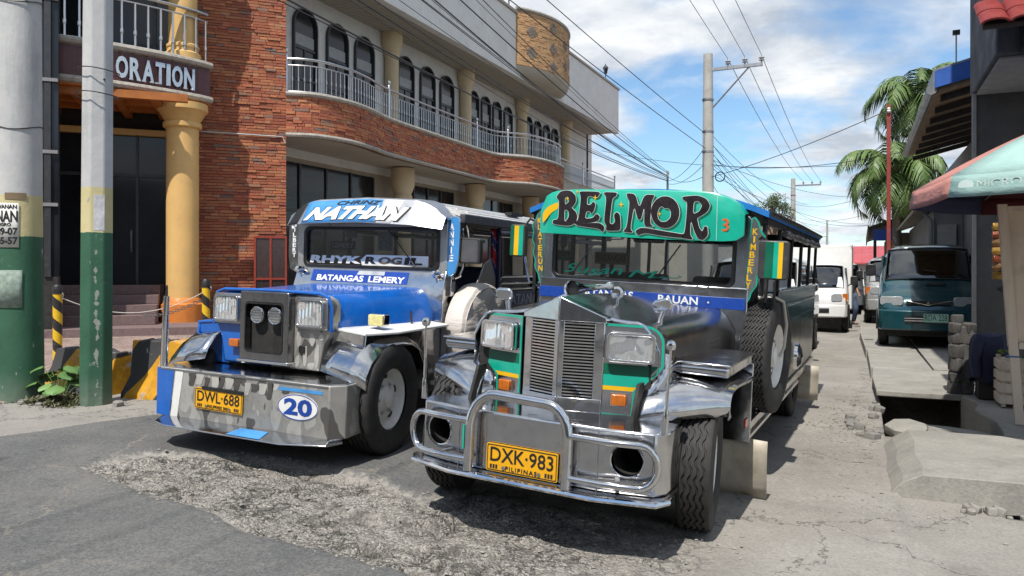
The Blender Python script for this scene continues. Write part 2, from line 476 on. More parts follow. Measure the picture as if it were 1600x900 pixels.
def streetmat():
    t = NT('worn_street'); P = t.tc.outputs['Object']
    a = t.n.new('ShaderNodeAttribute'); a.attribute_name = 'asphalt'
    br = t.n.new('ShaderNodeAttribute'); br.attribute_name = 'broken'
    jag = t.math('SUBTRACT', t.noise(16, 6, 0.7), 0.5)
    f = t.math('ADD', a.outputs['Fac'], t.math('MULTIPLY', jag, 0.9))
    f = t.ramp(f, [(0.40, 0.0), (0.58, 1.0)])
    asp = t.ramp(t.noise(1.3, 6, 0.65), [(0.3, (0.082, 0.084, 0.085)), (0.7, (0.138, 0.137, 0.132))])
    v = t.n.new('ShaderNodeTexVoronoi'); v.inputs['Scale'].default_value = 95; t.l.new(P, v.inputs['Vector'])
    sp = t.ramp(v.outputs['Color'], [(0.2, 0.72), (0.9, 1.32)])
    asp = t.mix(1.0, asp, sp, 'MULTIPLY')
    spot = t.ramp(t.noise(5.5, 2, 0.4, stretch=(1, 1.2, 1)), [(0.70, 0.0), (0.76, 0.55)])
    asp = t.mix(spot, asp, (0.03, 0.03, 0.03))
    dust = t.ramp(t.noise(0.9, 8, 0.75), [(0.5, 0.0), (0.72, 0.45)])
    asp = t.mix(dust, asp, (0.2, 0.185, 0.16))
    # tar cracks as thin pale veins
    cv = t.n.new('ShaderNodeTexVoronoi'); cv.feature = 'DISTANCE_TO_EDGE'; cv.inputs['Scale'].default_value = 0.55
    wob = t.n.new('ShaderNodeVectorMath'); wob.operation = 'ADD'
    t.l.new(P, wob.inputs[0]); nz = t.noise(2.2, 5, 0.7, out='Color')
    sc = t.n.new('ShaderNodeVectorMath'); sc.operation = 'SCALE'; sc.inputs['Scale'].default_value = 0.8
    t.l.new(nz, sc.inputs[0]); t.l.new(sc.outputs[0], wob.inputs[1]); t.l.new(wob.outputs[0], cv.inputs['Vector'])
    vein = t.ramp(cv.outputs['Distance'], [(0.003, 1.0), (0.012, 0.0)])
    veinf = t.math('MULTIPLY', vein, t.ramp(t.noise(1.1, 3), [(0.45, 0.0), (0.6, 0.6)]))
    asp = t.mix(veinf, asp, (0.3, 0.26, 0.2))
    con = t.ramp(t.noise(0.8, 8, 0.7), [(0.28, (0.21, 0.195, 0.175)), (0.72, (0.33, 0.313, 0.285))])
    con = t.mix(1.0, con, t.ramp(t.noise(45, 6, 0.75), [(0.25, 0.65), (0.75, 1.25)]), 'MULTIPLY')
    stain = t.ramp(t.noise(2.4, 5, 0.6), [(0.58, 0.0), (0.8, 0.5)])
    con = t.mix(stain, con, (0.10, 0.095, 0.088))
    cc = t.ramp(cv.outputs['Distance'], [(0.002, 0.8), (0.007, 0.0)])
    con = t.mix(cc, con, (0.06, 0.055, 0.05))
    rough = t.ramp(t.noise(24, 7, 0.8), [(0.28, (0.22, 0.202, 0.178)), (0.5, (0.36, 0.335, 0.30)), (0.75, (0.45, 0.425, 0.39))])
    def cells(scale, feat, dist=0.35):
        vv = t.n.new('ShaderNodeTexVoronoi'); vv.feature = feat; vv.inputs['Scale'].default_value = scale
        ad = t.n.new('ShaderNodeVectorMath'); ad.operation = 'ADD'; s2 = t.n.new('ShaderNodeVectorMath'); s2.operation = 'SCALE'
        s2.inputs['Scale'].default_value = dist; t.l.new(t.noise(6, 5, 0.7, out='Color'), s2.inputs[0])
        t.l.new(P, ad.inputs[0]); t.l.new(s2.outputs[0], ad.inputs[1]); t.l.new(ad.outputs[0], vv.inputs['Vector']); return vv
    big = cells(4.5, 'DISTANCE_TO_EDGE'); med = cells(13, 'DISTANCE_TO_EDGE', 0.2); peb = cells(62, 'F1', 0.05)
    rough = t.mix(1.0, rough, t.ramp(peb.outputs['Color'], [(0.15, 0.62), (0.85, 1.32)]), 'MULTIPLY')
    l1 = t.math('MULTIPLY', t.ramp(big.outputs['Distance'], [(0.006, 1.0), (0.035, 0.0)]), t.ramp(t.noise(1.9, 4), [(0.46, 0.0), (0.56, 1.0)]))
    l2 = t.math('MULTIPLY', t.ramp(med.outputs['Distance'], [(0.01, 1.0), (0.06, 0.0)]), t.ramp(t.noise(3.1, 4), [(0.50, 0.0), (0.60, 0.9)]))
    lines = t.math('MAXIMUM', l1, l2)
    rough = t.mix(t.math('MULTIPLY', lines, 0.85), rough, (0.035, 0.032, 0.028))
    cv2 = t.n.new('ShaderNodeAttribute'); cv2.attribute_name = 'crevice'
    rough = t.mix(t.math('MULTIPLY', cv2.outputs['Fac'], 0.75), rough, (0.05, 0.045, 0.038))
    blot = t.ramp(t.noise(1.6, 5, 0.6), [(0.58, 0.0), (0.68, 0.3)])
    rough = t.mix(blot, rough, asp)
    con = t.mix(br.outputs['Fac'], con, rough)
    t.set('Base Color', t.mix(f, con, asp))
    t.set('Roughness', 0.88)
    h = t.math('ADD', t.math('MULTIPLY', v.outputs['Distance'], 0.6), t.noise(60, 6, 0.75))
    b = t.bump(h, 0.55, 0.008)
    b2 = t.bump(t.noise(14, 6, 0.7), 0.35, 0.02, b)
    hh_ = t.math('SUBTRACT', t.math('ADD', t.math('MULTIPLY', t.noise(11, 8, 0.8), 0.9), t.math('MULTIPLY', peb.outputs['Distance'], -0.5)), t.math('MULTIPLY', lines, 0.8))
    hb = t.math('MULTIPLY', hh_, br.outputs['Fac'])
    t.set('Normal', t.bump(hb, 0.9, 0.05, b2))
    return t.m
me.materials.append(streetmat())
street = bpy.data.objects.new('street', me); COL.objects.link(street)
tag(street, 'grey asphalt street with a broken concrete patch in front of the jeepneys', 'street', kind='structure')

def concrete(name, c0, c1, sc=1.6, bump=0.4, stain=0.5, dirtc=(0.07, 0.065, 0.06)):
    t = NT(name)
    c = t.ramp(t.noise(sc, 8, 0.7), [(0.28, c0), (0.72, c1)])
    c = t.mix(1.0, c, t.ramp(t.noise(38, 6, 0.75), [(0.25, 0.75), (0.75, 1.15)]), 'MULTIPLY')
    c = t.mix(t.ramp(t.noise(sc * 1.9, 6, 0.65), [(0.55, 0.0), (0.8, stain)]), c, dirtc)
    t.set('Base Color', c); t.set('Roughness', 0.88)
    b = t.bump(t.noise(55, 6, 0.7), bump, 0.006)
    t.set('Normal', t.bump(t.noise(9, 5, 0.7), bump * 0.7, 0.02, b)); return t.m
SLABC = concrete('pavement_concrete', (0.22, 0.21, 0.19), (0.35, 0.335, 0.30), 1.6, 0.6, 0.7, (0.10, 0.092, 0.08))
OLDC = concrete('old_concrete', (0.14, 0.135, 0.125), (0.27, 0.26, 0.24), 3)
STONE = concrete('rubble_stone', (0.16, 0.15, 0.135), (0.36, 0.34, 0.31), 9)
# forecourt of small pavers (joints only a few pixels apart: material)
def pavermat():
    t = NT('red_pavers')
    b = t.n.new('ShaderNodeTexBrick'); b.inputs['Scale'].default_value = 3.2
    b.inputs['Color1'].default_value = (0.24, 0.165, 0.14, 1); b.inputs['Color2'].default_value = (0.33, 0.245, 0.215, 1)
    b.inputs['Mortar'].default_value = (0.13, 0.11, 0.10, 1); b.inputs['Mortar Size'].default_value = 0.02
    mp = t.n.new('ShaderNodeMapping'); mp.inputs['Rotation'].default_value = (0, 0, rad(45))
    t.l.new(t.tc.outputs['Object'], mp.inputs[0]); t.l.new(mp.outputs[0], b.inputs['Vector'])
    c = t.mix(1.0, b.outputs['Color'], t.ramp(t.noise(1.4, 6), [(0.3, 0.7), (0.7, 1.2)]), 'MULTIPLY')
    t.set('Base Color', c); t.set('Roughness', 0.85)
    t.set('Normal', t.bump(b.outputs['Fac'], -0.3, 0.01)); return t.m
fc = MB().prism([(-7.3, 6.6), (-6.2, 8.6), (-13.3, 16.4), (-13.3, 60), (-40, 60), (-40, -12), (-12, -2)], 'z', 0.05, 0.135)
tag(ob('forecourt', fc, pavermat(), bevel=0.01), 'pinkish paved forecourt before the brick building', 'forecourt', kind='structure')

# right-hand pavement, in separate cast slabs round the open drain
pv = empty('pavement'); tag(pv, 'concrete pavement with an open drain on the right of the street', 'pavement', kind='structure')
def slab(poly, z0, z1, m=SLABC, bev=0.012, tilt=None):
    mb = MB().prism(poly, 'z', z0, z1)
    if tilt: mb.map(lambda x, y, z: (x, y, z + tilt(x, y)))
    return ob('slab', mb, m, pv, bevel=bev)
# driveway slab with its sloping left shoulder
top = [(0.46, 6.17), (5.2, 6.12), (5.2, 8.5), (0.36, 8.55)]
bot = [(0.21, 6.12), (5.2, 6.12), (5.2, 8.6), (0.20, 8.6)]
mb = MB(); n = 14
rows = []
for k in range(n + 1):
    y = 6.14 + (7.78 - 6.14) * k / n
    w = 0.012 * math.sin(k * 0.8)
    lift = 0.0 if k > 1 else -0.012
    rows.append([(0.19 + w * 0.6, y, -0.19), (0.195 + w * 0.6, y, -0.10), (0.27 + w, y, -0.02), (0.40 + w, y, 0.06 + lift), (0.8, y, 0.066 + lift), (2.0, y, 0.07), (5.2, y, 0.075), (5.2, y, -0.1), (2.0, y, -0.06 if k == 0 else -0.1), (0.8, y, -0.19)])
mb.loft(rows)
sm(ob('slab', mb, SLABC, pv, bevel=0.006, smooth=False).data, 8)
slab([(1.14, 7.80), (5.2, 7.80), (5.2, 10.15), (1.05, 10.15), (1.16, 9.6), (1.06, 9.1), (1.18, 8.5)], -0.6, 0.07)
slab([(0.17, 10.16), (0.5, 10.14), (1.4, 10.16), (1.4, 12.55), (0.16, 12.55), (0.14, 11.5)], 0.0, 0.07)
slab([(1.415, 10.165), (5.2, 10.165), (5.2, 12.55), (1.415, 12.55)], -0.12, 0.08)
slab([(0.13, 12.565), (0.95, 12.565), (0.92, 15.4), (0.1, 15.4)], -0.12, 0.075)
slab([(0.965, 12.565), (5.2, 12.565), (5.2, 19.5), (0.935, 19.5)], -0.12, 0.09)
slab([(0.08, 15.42), (0.92, 15.42), (0.92, 19.5), (-0.02, 19.5)], -0.12, 0.08)
slab([(-0.03, 19.515), (5.2, 19.515), (5.2, 60), (0.15, 60)], -0.12, 0.07)
# lumps of broken slab in the drain
def chunk(name, sx_, sy_, sz_, seed, m, parent, loc, rot):
    rnd = random.Random(seed); mb = MB()
    p = [(math.cos(a) * sx_ * (0.8 + 0.35 * rnd.random()), math.sin(a) * sy_ * (0.8 + 0.35 * rnd.random())) for a in [i * 2 * PI / 7 + rnd.uniform(-.2, .2) for i in range(7)]]
    mb.loft([[(x * 0.92, y * 0.92, -sz_) for x, y in p], [(x, y, -sz_ * 0.5) for x, y in p], [(x * 0.97, y * 0.97, sz_ * (0.75 + 0.2 * rnd.random())) for x, y in p], [(x * 0.7, y * 0.7, sz_) for x, y in p]])
    return ob(name, mb, m, parent, bevel=min(sx_, sz_) * 0.12, loc=loc, rot=rot)
tag(chunk('concrete_lump', 0.2, 0.22, 0.05, 3, SLABC, None, (0.40, 8.25, -0.03), (0.1, -0.1, 0.3)), 'smaller broken concrete lump at the kerb end of the drain', 'rubble', 'broken concrete in the drain')
tag(chunk('concrete_lump', 0.36, 0.34, 0.05, 5, SLABC, None, (0.86, 8.3, -0.045), (-0.12, 0.1, 0.1)), 'larger flat concrete slab piece tipped into the drain', 'rubble', 'broken concrete in the drain')
for k in range(2):
    chunk('prop', 0.16, 0.14, 0.22, 40 + k, OLDC, pv, (0.42 + 0.42 * k, 8.28, -0.30), (0, 0, k))
rs = random.Random(77)
for k in range(16):
    r = rs.uniform(0.03, 0.085); x = rs.uniform(-0.12, 0.20); y = rs.uniform(7.9, 10.2)
    s_ = chunk('concrete_lump', r, r * .8, r * .5, 500 + k, OLDC, None, (x, y, gz(x) + r * .25), (rs.uniform(-.3, .3), rs.uniform(-.3, .3), rs.random() * 6))
    tag(s_, 'small broken concrete lump on the street beside the open drain', 'rubble', 'kerb rubble beside the drain')
# stones below the front edge of the driveway slab
rs = random.Random(12)
for k in range(26):
    x = 0.62 + 1.35 * rs.random(); r = 0.018 + 0.035 * rs.random() ** 2
    y = 6.02 - 0.10 * rs.random() - 0.03 * k / 26
    zz = -0.125
    if x > 0.9 and y > 5.9: zz = -0.15
    s_ = chunk('stone', r, r * 0.8, r * 0.6, 100 + k, STONE, None, (x, y, zz + r * 0.4), (rs.uniform(-.3, .3), rs.uniform(-.3, .3), rs.random() * 6))
    tag(s_, 'loose grey stone lying under the front edge of the driveway slab', 'stone', 'stones along the driveway slab')
# loose gravel and crumbs of concrete: nobody could count it
mb = MB(); rs = random.Random(5)
def hgt(x, y):
    i = int(np.clip(np.searchsorted(gx, x), 1, nx - 1)); j = int(np.clip(np.searchsorted(gy, y), 1, ny - 1))
    return float(Z[j, i])
oct_v = [(1, 0, 0), (-1, 0, 0), (0, 1, 0), (0, -1, 0), (0, 0, 1), (0, 0, -1)]
oct_f = [(0, 2, 4), (2, 1, 4), (1, 3, 4), (3, 0, 4), (2, 0, 5), (1, 2, 5), (3, 1, 5), (0, 3, 5)]
cnt = 0
while cnt < 4500:
    pick = rs.random()
    if pick < 0.45: x, y = rs.uniform(-5.1, -0.6), rs.uniform(3.15, 4.7)
    elif pick < 0.94: x, y = rs.gauss(-0.12, 0.22), rs.gauss(8.8, 1.3)
    else: x, y = rs.gauss(0.25, 0.3), rs.gauss(5.75, 0.22)
    if x > 0.16: 
        if y > 6.05: continue
    i = int(np.clip(np.searchsorted(gx, x), 1, nx - 1)); j = int(np.clip(np.searchsorted(gy, y), 1, ny - 1))
    if pick < 0.45 and da[j, i] > 0.06: continue
    cnt += 1
    r = 0.0028 + 0.013 * rs.random() ** 5
    a = rs.random() * 6.28; c_, s_ = math.cos(a), math.sin(a)
    ax, ay, az = r * rs.uniform(.8, 1.5), r * rs.uniform(.7, 1.2), r * rs.uniform(.5, .9)
    z0 = float(Z[j, i]) + az * 0.4
    mb.add([(x + c_ * p[0] * ax - s_ * p[1] * ay, y + s_ * p[0] * ax + c_ * p[1] * ay, z0 + p[2] * az) for p in oct_v], oct_f)
g_ = ob('gravel', mb, STONE, smooth=False)
tag(g_, 'grey gravel and concrete crumbs strewn over the broken street', 'gravel', kind='stuff')
# ------------------------------------------------------------------ wheels, shared by the jeepneys
def tyre_mb(R=0.41, Wd=0.2, rim=0.215, grooves=4, zig=0.007, n=96, depth=0.012, steps=2, lug=0.0):
    """tyre round the x axis, tread grooves zigzag as real relief"""
    rows = []
    hw = Wd / 2; tw = hw * 0.86
    cs = [(-tw + (k + 1) * 2 * tw / (grooves + 1)) for k in range(grooves)]
    for i in range(n):
        a = 2 * PI * i / n; ph = (i // steps) % 2; off = zig if ph else -zig
        prof = [(-hw * 0.80, rim), (-hw * 0.98, rim + 0.03), (-hw * 1.06, rim + (R - rim) * 0.5), (-hw * 0.99, R - 0.035)]
        sh = lug if (i // 3) % 2 else 0
        prof.append((-tw - 0.004, R - 0.010 - sh)); prof.append((-tw + 0.01, R - 0.003 - sh * 0.5))
        for c in cs:
            c2 = c + off; crown = R - 0.006 * (c / tw) ** 2
            prof += [(c2 - 0.0075, crown), (c2 - 0.005, crown - depth), (c2 + 0.005, crown - depth), (c2 + 0.0075, crown)]
        prof.append((tw - 0.01, R - 0.003 - sh * 0.5)); prof.append((tw + 0.004, R - 0.010 - sh))
        prof += [(hw * 0.99, R - 0.035), (hw * 1.06, rim + (R - rim) * 0.5), (hw * 0.98, rim + 0.03), (hw * 0.80, rim)]
        rows.append([(x, r * math.cos(a), r * math.sin(a)) for x, r in prof])
    return MB().grid(rows, closed_u=True)
def make_wheel(name, parent, loc, side=1, R=0.41, Wd=0.2, rot=(0, 0, 0), grooves=4, zig=0.007, rimmat=None, style='disc', steps=2, lug=0.0):
    """side +1: the face looks to +x"""
    w = ob(name, tyre_mb(R, Wd, R * 0.55, grooves, zig, steps=steps, lug=lug), RUBBER, parent, loc=loc, rot=rot)
    rr = R * 0.55; s = side; m = rimmat or CREAMR
    prof = [(rr + 0.004, -0.06), (rr + 0.006, 0.062), (rr + 0.012, 0.078), (rr - 0.006, 0.082), (rr - 0.018, 0.06), (rr - 0.03, 0.02), (rr * 0.74, 0.012), (rr * 0.62, 0.035), (rr * 0.42, 0.028), (rr * 0.33, 0.045), (rr * 0.30, 0.05), (rr * 0.29, 0.075), (rr * 0.18, 0.085), (0.001, 0.085)]
    mb = MB().lathe([(r, t * s) for r, t in prof], 40, axis='x', cap=False)
    rim = ob('rim', mb, m, w)
    for k in range(5):
        a = 2 * PI * k / 5 + 0.3
        hl = MB(); c = (0.72 * rr * math.cos(a), 0.72 * rr * math.sin(a))
        pts = []
        for q in range(14):
            b = 2 * PI * q / 14; ex, ey = 0.032 * math.cos(b), 0.019 * math.sin(b)
            pts.append((c[0] - math.sin(a) * ex + math.cos(a) * ey, c[1] + math.cos(a) * ex + math.sin(a) * ey))
        hl.prism(pts, 'x', s * 0.0155 - 0.012, s * 0.0165 + 0.012)
        hl.map(lambda x, y, z: (x, y, z))
        ob('hand_hole', hl, BLACK, w)
    for k in range(6):
        a = 2 * PI * k / 6
        nb = MB().lathe([(0.012, 0.02 * s), (0.012, 0.046 * s), (0.006, 0.052 * s)], 6, (0, 0.5 * rr * math.cos(a), 0.5 * rr * math.sin(a)), 'x')
        ob('wheel_nut', nb, DSTEEL, w, smooth=False)
    return w
def headlamp(parent, x, y, z, w, h, yaw=0.0, bezel=CHROME, name='headlight'):
    e = ob(name, frame(MB(), rrect(-w/2, w/2, -h/2, h/2, 0.03), rrect(-w/2+.018, w/2-.018, -h/2+.018, h/2-.018, 0.022), 'y', -0.035, 0.01), bezel, parent, bevel=0.004, loc=(x, y, z), rot=(0, 0, yaw))
    rows = []
    for k in range(5):
        t = k / 4
        rows.append([(px * (1 - 0.55 * t), -0.012 + 0.05 * t * (2 - t), pz * (1 - 0.55 * t)) for px, pz in rrect(-w/2+.018, w/2-.018, -h/2+.018, h/2-.018, 0.022)])
    ob('reflector', MB().loft(rows, cap=True), REFL, e)
    ln = MB().prism(rrect(-w/2+.017, w/2-.017, -h/2+.017, h/2-.017, 0.022), 'y', -0.026, -0.022)
    ob('lens', ln, LENS, e)
    bl = MB().lathe([(0.012, 0.03), (0.014, 0.01), (0.008, -0.004), (0.001, -0.006)], 12, axis='y')
    ob('bulb', bl, WHITE, e)
    return e
def strip_mirror(parent, x, y, z, w, h, stripes, name='side_mirror', arm=None):
    e = ob(name, MB().prism(rrect(-w/2, w/2, -h/2, h/2, 0.025), 'y', -0.035, 0.035), paint('mirror_housing', (0.03, 0.03, 0.032), 0.5), parent, bevel=0.01, loc=(x, y, z))
    for (a, b, m) in stripes:
        ob('stripe', MB().box(a * w, b * w, -0.0375, -0.0345, -h/2 + 0.012, h/2 - 0.012), m, e, smooth=False)
    if arm:
        ob('arm', MB().tube(arm, 0.011, 8), BLACK, e)
    return e
def plate(parent, x, y, z, w, h, number, sub, rot, green=False):
    e = ob('number_plate', MB().prism(rrect(-w/2, w/2, -h/2, h/2, 0.012, 3), 'y', -0.004, 0.004), PLATE if not green else paint('plate_green', srgb(165, 205, 188), .5), parent, loc=(x, y, z), rot=rot, smooth=False)
    c = LETB if not green else paint('plate_ink_green', srgb(25, 75, 60), .5, dirt=0)
    ob('plate_rim', frame(MB(), rrect(-w/2+.006, w/2-.006, -h/2+.006, h/2-.006, 0.01, 3), rrect(-w/2+.0105, w/2-.0105, -h/2+.0105, h/2-.0105, 0.008, 3), 'y', -0.0062, -0.003), c, e, smooth=False)
    text('plate_number', number, c, e, onfront(-w*0.44, w*0.44, -h*0.13 if sub else -h*.3, h*0.38, -0.0055), bold=0.004)
    if sub: text('plate_legend', sub, c, e, onfront(-w*0.22, w*0.22, -h*0.40, -h*0.25, -0.0055), bold=0.01, space=1.25)
    for sx_ in (-1, 1):
        if sub:
            ob('bolt', MB().lathe([(0.011, -0.009), (0.011, -0.004)], 10, (sx_*w*0.25, 0, -h*0.33), 'y'), CHROME, e)
            mbx = MB()
            for q in range(3): mbx.box(sx_*w*0.385 - 0.026 + q*0.018, sx_*w*0.385 - 0.013 + q*0.018, -0.0055, -0.0035, -h*0.40, -h*0.25)
            ob('registration_sticker', mbx, LETB, e, smooth=False)
    return e
def bench_row(parent, y0, y1, x, m):
    ob('bench_seat', MB().box(x - 0.2, x + 0.2, y0, y1, 0.72, 0.82), m, parent, bevel=0.02)
    ob('bench_back', MB().box(x + (0.17 if x > 0 else -0.25), x + (0.25 if x > 0 else -0.17), y0, y1, 0.85, 1.22), m, parent, bevel=0.02)
SEAT = paint('seat_vinyl', (0.05, 0.035, 0.03), 0.5, 0.2)
def cabin(parent, y0, y1, hw, seatm, wheel_x=0.38, dash_y=1.12, ws=0.0):
    ob('floor_pan', MB().box(-hw + .03, hw - .03, y0, y1, 0.58, 0.64), DARK, parent)
    ob('dashboard', MB().prism([(dash_y, 0.95), (dash_y, 1.36), (dash_y + 0.12, 1.38), (dash_y + 0.25, 1.28), (dash_y + 0.22, 0.95)], 'x', -hw + 0.1, hw - 0.1), DARK, parent, bevel=0.015)
    st = ob('steering_wheel', MB().tube([(0.21 * math.cos(a), 0, 0.21 * math.sin(a)) for a in [i * 2 * PI / 28 for i in range(28)]], 0.014, 8, closed=True), BLACK, parent, loc=(wheel_x, dash_y + 0.42, 1.33), rot=(rad(-32), 0, 0))
    mb = MB()
    for a in (90, 210, 330): mb.tube([(0, 0.03, 0), (0.21 * math.cos(rad(a)), 0, 0.21 * math.sin(rad(a)))], 0.011, 6)
    ob('spokes', mb, BLACK, st)
    ob('steering_column', MB().tube([(0, 0.02, 0), (0, -0.4, -0.02)], 0.03, 8), BLACK, st)
    for sx_ in (-0.42, 0.42):
        ob('front_seat', MB().box(sx_ - 0.3, sx_ + 0.3, dash_y + 0.75, dash_y + 1.25, 0.64, 0.95), seatm, parent, bevel=0.04)
        ob('front_backrest', MB().box(sx_ - 0.3, sx_ + 0.3, dash_y + 1.22, dash_y + 1.36, 0.9, 1.52), seatm, parent, bevel=0.04)
    for sx_ in (-1, 1):
        bench_row(parent, dash_y + 1.7, y1 - 0.25, sx_ * (hw - 0.28), seatm)
    ob('rear_bulkhead', MB().box(-hw + .04, hw - .04, y1 - 0.06, y1 - 0.02, 0.6, 1.25), DARK, parent)
    ob('grab_rail', MB().tube([(-0.3, dash_y + 1.5, 1.93), (-0.3, y1 - 0.3, 1.95)], 0.014, 8), CHROME, parent)
    ob('grab_rail', MB().tube([(0.3, dash_y + 1.5, 1.93), (0.3, y1 - 0.3, 1.95)], 0.014, 8), CHROME, parent)
def roof_shell(parent, y0, y1, hw, ze, zc, m, inner, name='roof'):
    rows = []; n = 16
    def sec(y, off):
        out = []
        for k in range(n + 1):
            t = -1 + 2 * k / n; x = hw * t
            z = ze + (zc - ze) * (1 - abs(t) ** 2.6) - off
            out.append((x * (1 - off * 0.1), y, z))
        return out
    ys = [y0 + (y1 - y0) * k / 10 for k in range(11)]
    rows = [sec(y, 0) + sec(y, 0.045)[::-1] for y in ys]
    r = ob(name, MB().loft(rows), m, parent)
    ob('ceiling_lining', MB().grid([sec(y, 0.05) for y in ys]), inner, r)
    return r
def blob(rng, cx, cz, r, n=11, sx_=1.0, sz_=1.0):
    return [(cx + sx_ * r * (0.75 + 0.45 * rng.random()) * math.cos(a), cz + sz_ * r * (0.75 + 0.45 * rng.random()) * math.sin(a)) for a in [2 * PI * k / n for k in range(n)]]
# ------------------------------------------------------------------ the green-visored jeepney in front
from mathutils.geometry import tessellate_polygon
def decal(name, loops, m, parent, fn, y0, y1):
    """flat painted shape: first loop is the outline, the others are holes; fn maps (a, b) -> (x, z); a thin sheet from y0 to y1"""
    pts = [[Vector((p[0], p[1], 0)) for p in L] for L in loops]
    tri = tessellate_polygon(pts); flat = [p for L in loops for p in L]
    n = len(flat); mb = MB(); xz = [fn(*p) for p in flat]
    vs = [(x, y0, z) for x, z in xz] + [(x, y1, z) for x, z in xz]
    fs = [tuple(t) for t in tri] + [tuple(i + n for i in t[::-1]) for t in tri]
    o = 0
    for L in loops:
        k = len(L)
        for i in range(k): fs.append((o + i, o + (i + 1) % k, n + o + (i + 1) % k, n + o + i))
        o += k
    mb.add(vs, fs); return ob(name, mb, m, parent, smooth=False)
def grow(L, d):
    """offset a loop by d along its normals"""
    n = len(L); area = sum(L[i][0] * L[(i + 1) % n][1] - L[(i + 1) % n][0] * L[i][1] for i in range(n)) / 2
    s = 1 if area > 0 else -1; out = []
    for i in range(n):
        a, b, c = Vector(L[i - 1]), Vector(L[i]), Vector(L[(i + 1) % n])
        n1 = Vector(((b - a).y, -(b - a).x)); n2 = Vector(((c - b).y, -(c - b).x))
        if n1.length: n1.normalize()
        if n2.length: n2.normalize()
        m_ = n1 + n2
        if m_.length < 1e-6: m_ = n1
        m_ = m_ / max(0.5, m_.length_squared / 2) if m_.length_squared < 1 else m_ * (1 / (m_.length_squared / 2))
        out.append(tuple(b + m_ * d * s))
    return out
def soften(L, it=2):
    for _ in range(it):
        o = []
        for i in range(len(L)):
            a, b = L[i], L[(i + 1) % len(L)]
            o += [(a[0] * .82 + b[0] * .18, a[1] * .82 + b[1] * .18), (a[0] * .18 + b[0] * .82, a[1] * .18 + b[1] * .82)]
        L = o
    return L
JA = thing('jeepney', 'stainless steel jeepney with teal BELMOR visor, nearest vehicle on the right', 'jeepney', (-1.75, 4.62, gz(-1.75)), (0, rad(3.0), rad(-2.0)), 'jeepneys facing the camera')
A = JA
# bumper box with two round openings
bp = [(-0.77, -0.22), (-0.77, -0.52), (-0.73, -0.60), (-0.44, -0.66), (0.44, -0.66), (0.74, -0.60), (0.79, -0.52), (0.79, -0.22)]
bump = ob('bumper', MB().prism(bp, 'z', 0.372, 0.718), STEEL, None, bevel=0.012)
bake(bump)
cm = MB()
for s in (-1, 1): cm.lathe([(0.088, -0.8), (0.088, -0.3)], 32, (s * 0.595, 0, 0.555), 'y')
cut(bump, cm)
bump.parent = A
for s in (-1, 1):
    ring = MB()
    ang = math.atan2(0.06, 0.30) * s
    pts = [(s * 0.595 + 0.09 * math.cos(t), -0.6295 + 0.2 * 0.09 * math.cos(t) * s, 0.555 + 0.09 * math.sin(t)) for t in [2 * PI * k / 28 for k in range(28)]]
    ring.tube(pts, 0.006, 6, closed=True); ob('lamp_ring', ring, CHROME, bump)
    cup = MB().lathe([(0.0865, -0.085), (0.0865, 0.15), (0.0, 0.15)], 24, (s * 0.595, -0.52, 0.555), 'y', cap=False)
    ob('lamp_cup', cup, DARK, bump)
seam = MB()
for s in (-1, 1): seam.box(s * 0.44 - 0.002, s * 0.44 + 0.002, -0.6625, -0.655, 0.36, 0.70)
ob('seam', seam, DSTEEL, bump)
lip = [(-0.78, -0.3), (-0.81, -0.56), (-0.76, -0.66), (-0.45, -0.745), (0.45, -0.745), (0.77, -0.66), (0.815, -0.56), (0.80, -0.3)]
ob('bumper_lip', MB().prism(lip, 'z', 0.345, 0.370), STEEL, A, bevel=0.008)
ob('bumper_lip', MB().tube([(x, y, 0.353) for x, y in lip[1:-1]], 0.017, 8), CHROME, A)
xh0, xh1, yh = -0.335, 0.285, -0.725
hoop = [(xh0, yh, 0.372), (xh0, yh, 0.58)] + [(xh0 + 0.15 - 0.15 * math.cos(t), yh + 0.02 * math.sin(t), 0.64 + 0.19 * math.sin(t)) for t in [PI / 2 * k / 7 for k in range(8)]] + \
       [(xh1 - 0.15 + 0.15 * math.sin(t), yh + 0.02 * math.cos(t), 0.64 + 0.18 * math.cos(t)) for t in [PI / 2 * k / 7 for k in range(8)]] + [(xh1, yh, 0.58), (xh1, yh, 0.372)]
ob('bull_bar', MB().tube(hoop, 0.03, 14), CHROME, A)
for s, xe in ((-1, xh0), (1, xh1)):
    def bar(zt, zb):
        xo = s * 0.80
        p = [(xe, yh - 0.005, zt), (s * 0.5, yh - 0.005, zt), (s * 0.66, yh + 0.025, zt)]
        zc = (zt + zb) / 2; rz = (zt - zb) / 2
        p += [(s * (0.68 + 0.095 * math.sin(t)), yh + 0.035 + 0.03 * math.sin(t), zc + rz * math.cos(t)) for t in [PI * k / 10 for k in range(11)]]
        p += [(s * 0.66, yh + 0.025, zb), (s * 0.5, yh - 0.005, zb), (xe, yh - 0.005, zb)]
        return p
    ob('side_bar', MB().tube(bar(0.665, 0.435), 0.019, 10), CHROME, A)
    ob('bracket', MB().box(s * 0.55 - .012, s * .55 + .012, -0.71, -0.63, 0.427, 0.443), DSTEEL, A)
ob('touch_up', MB().box(xh0 - 0.031, xh0 - 0.020, yh - 0.027, yh - 0.018, 0.5, 0.64), TEAL, A, smooth=False)
plate(A, -0.015, -0.672, 0.460, 0.455, 0.162, 'DXK·983', 'PILIPINAS', (0, 0, 0))
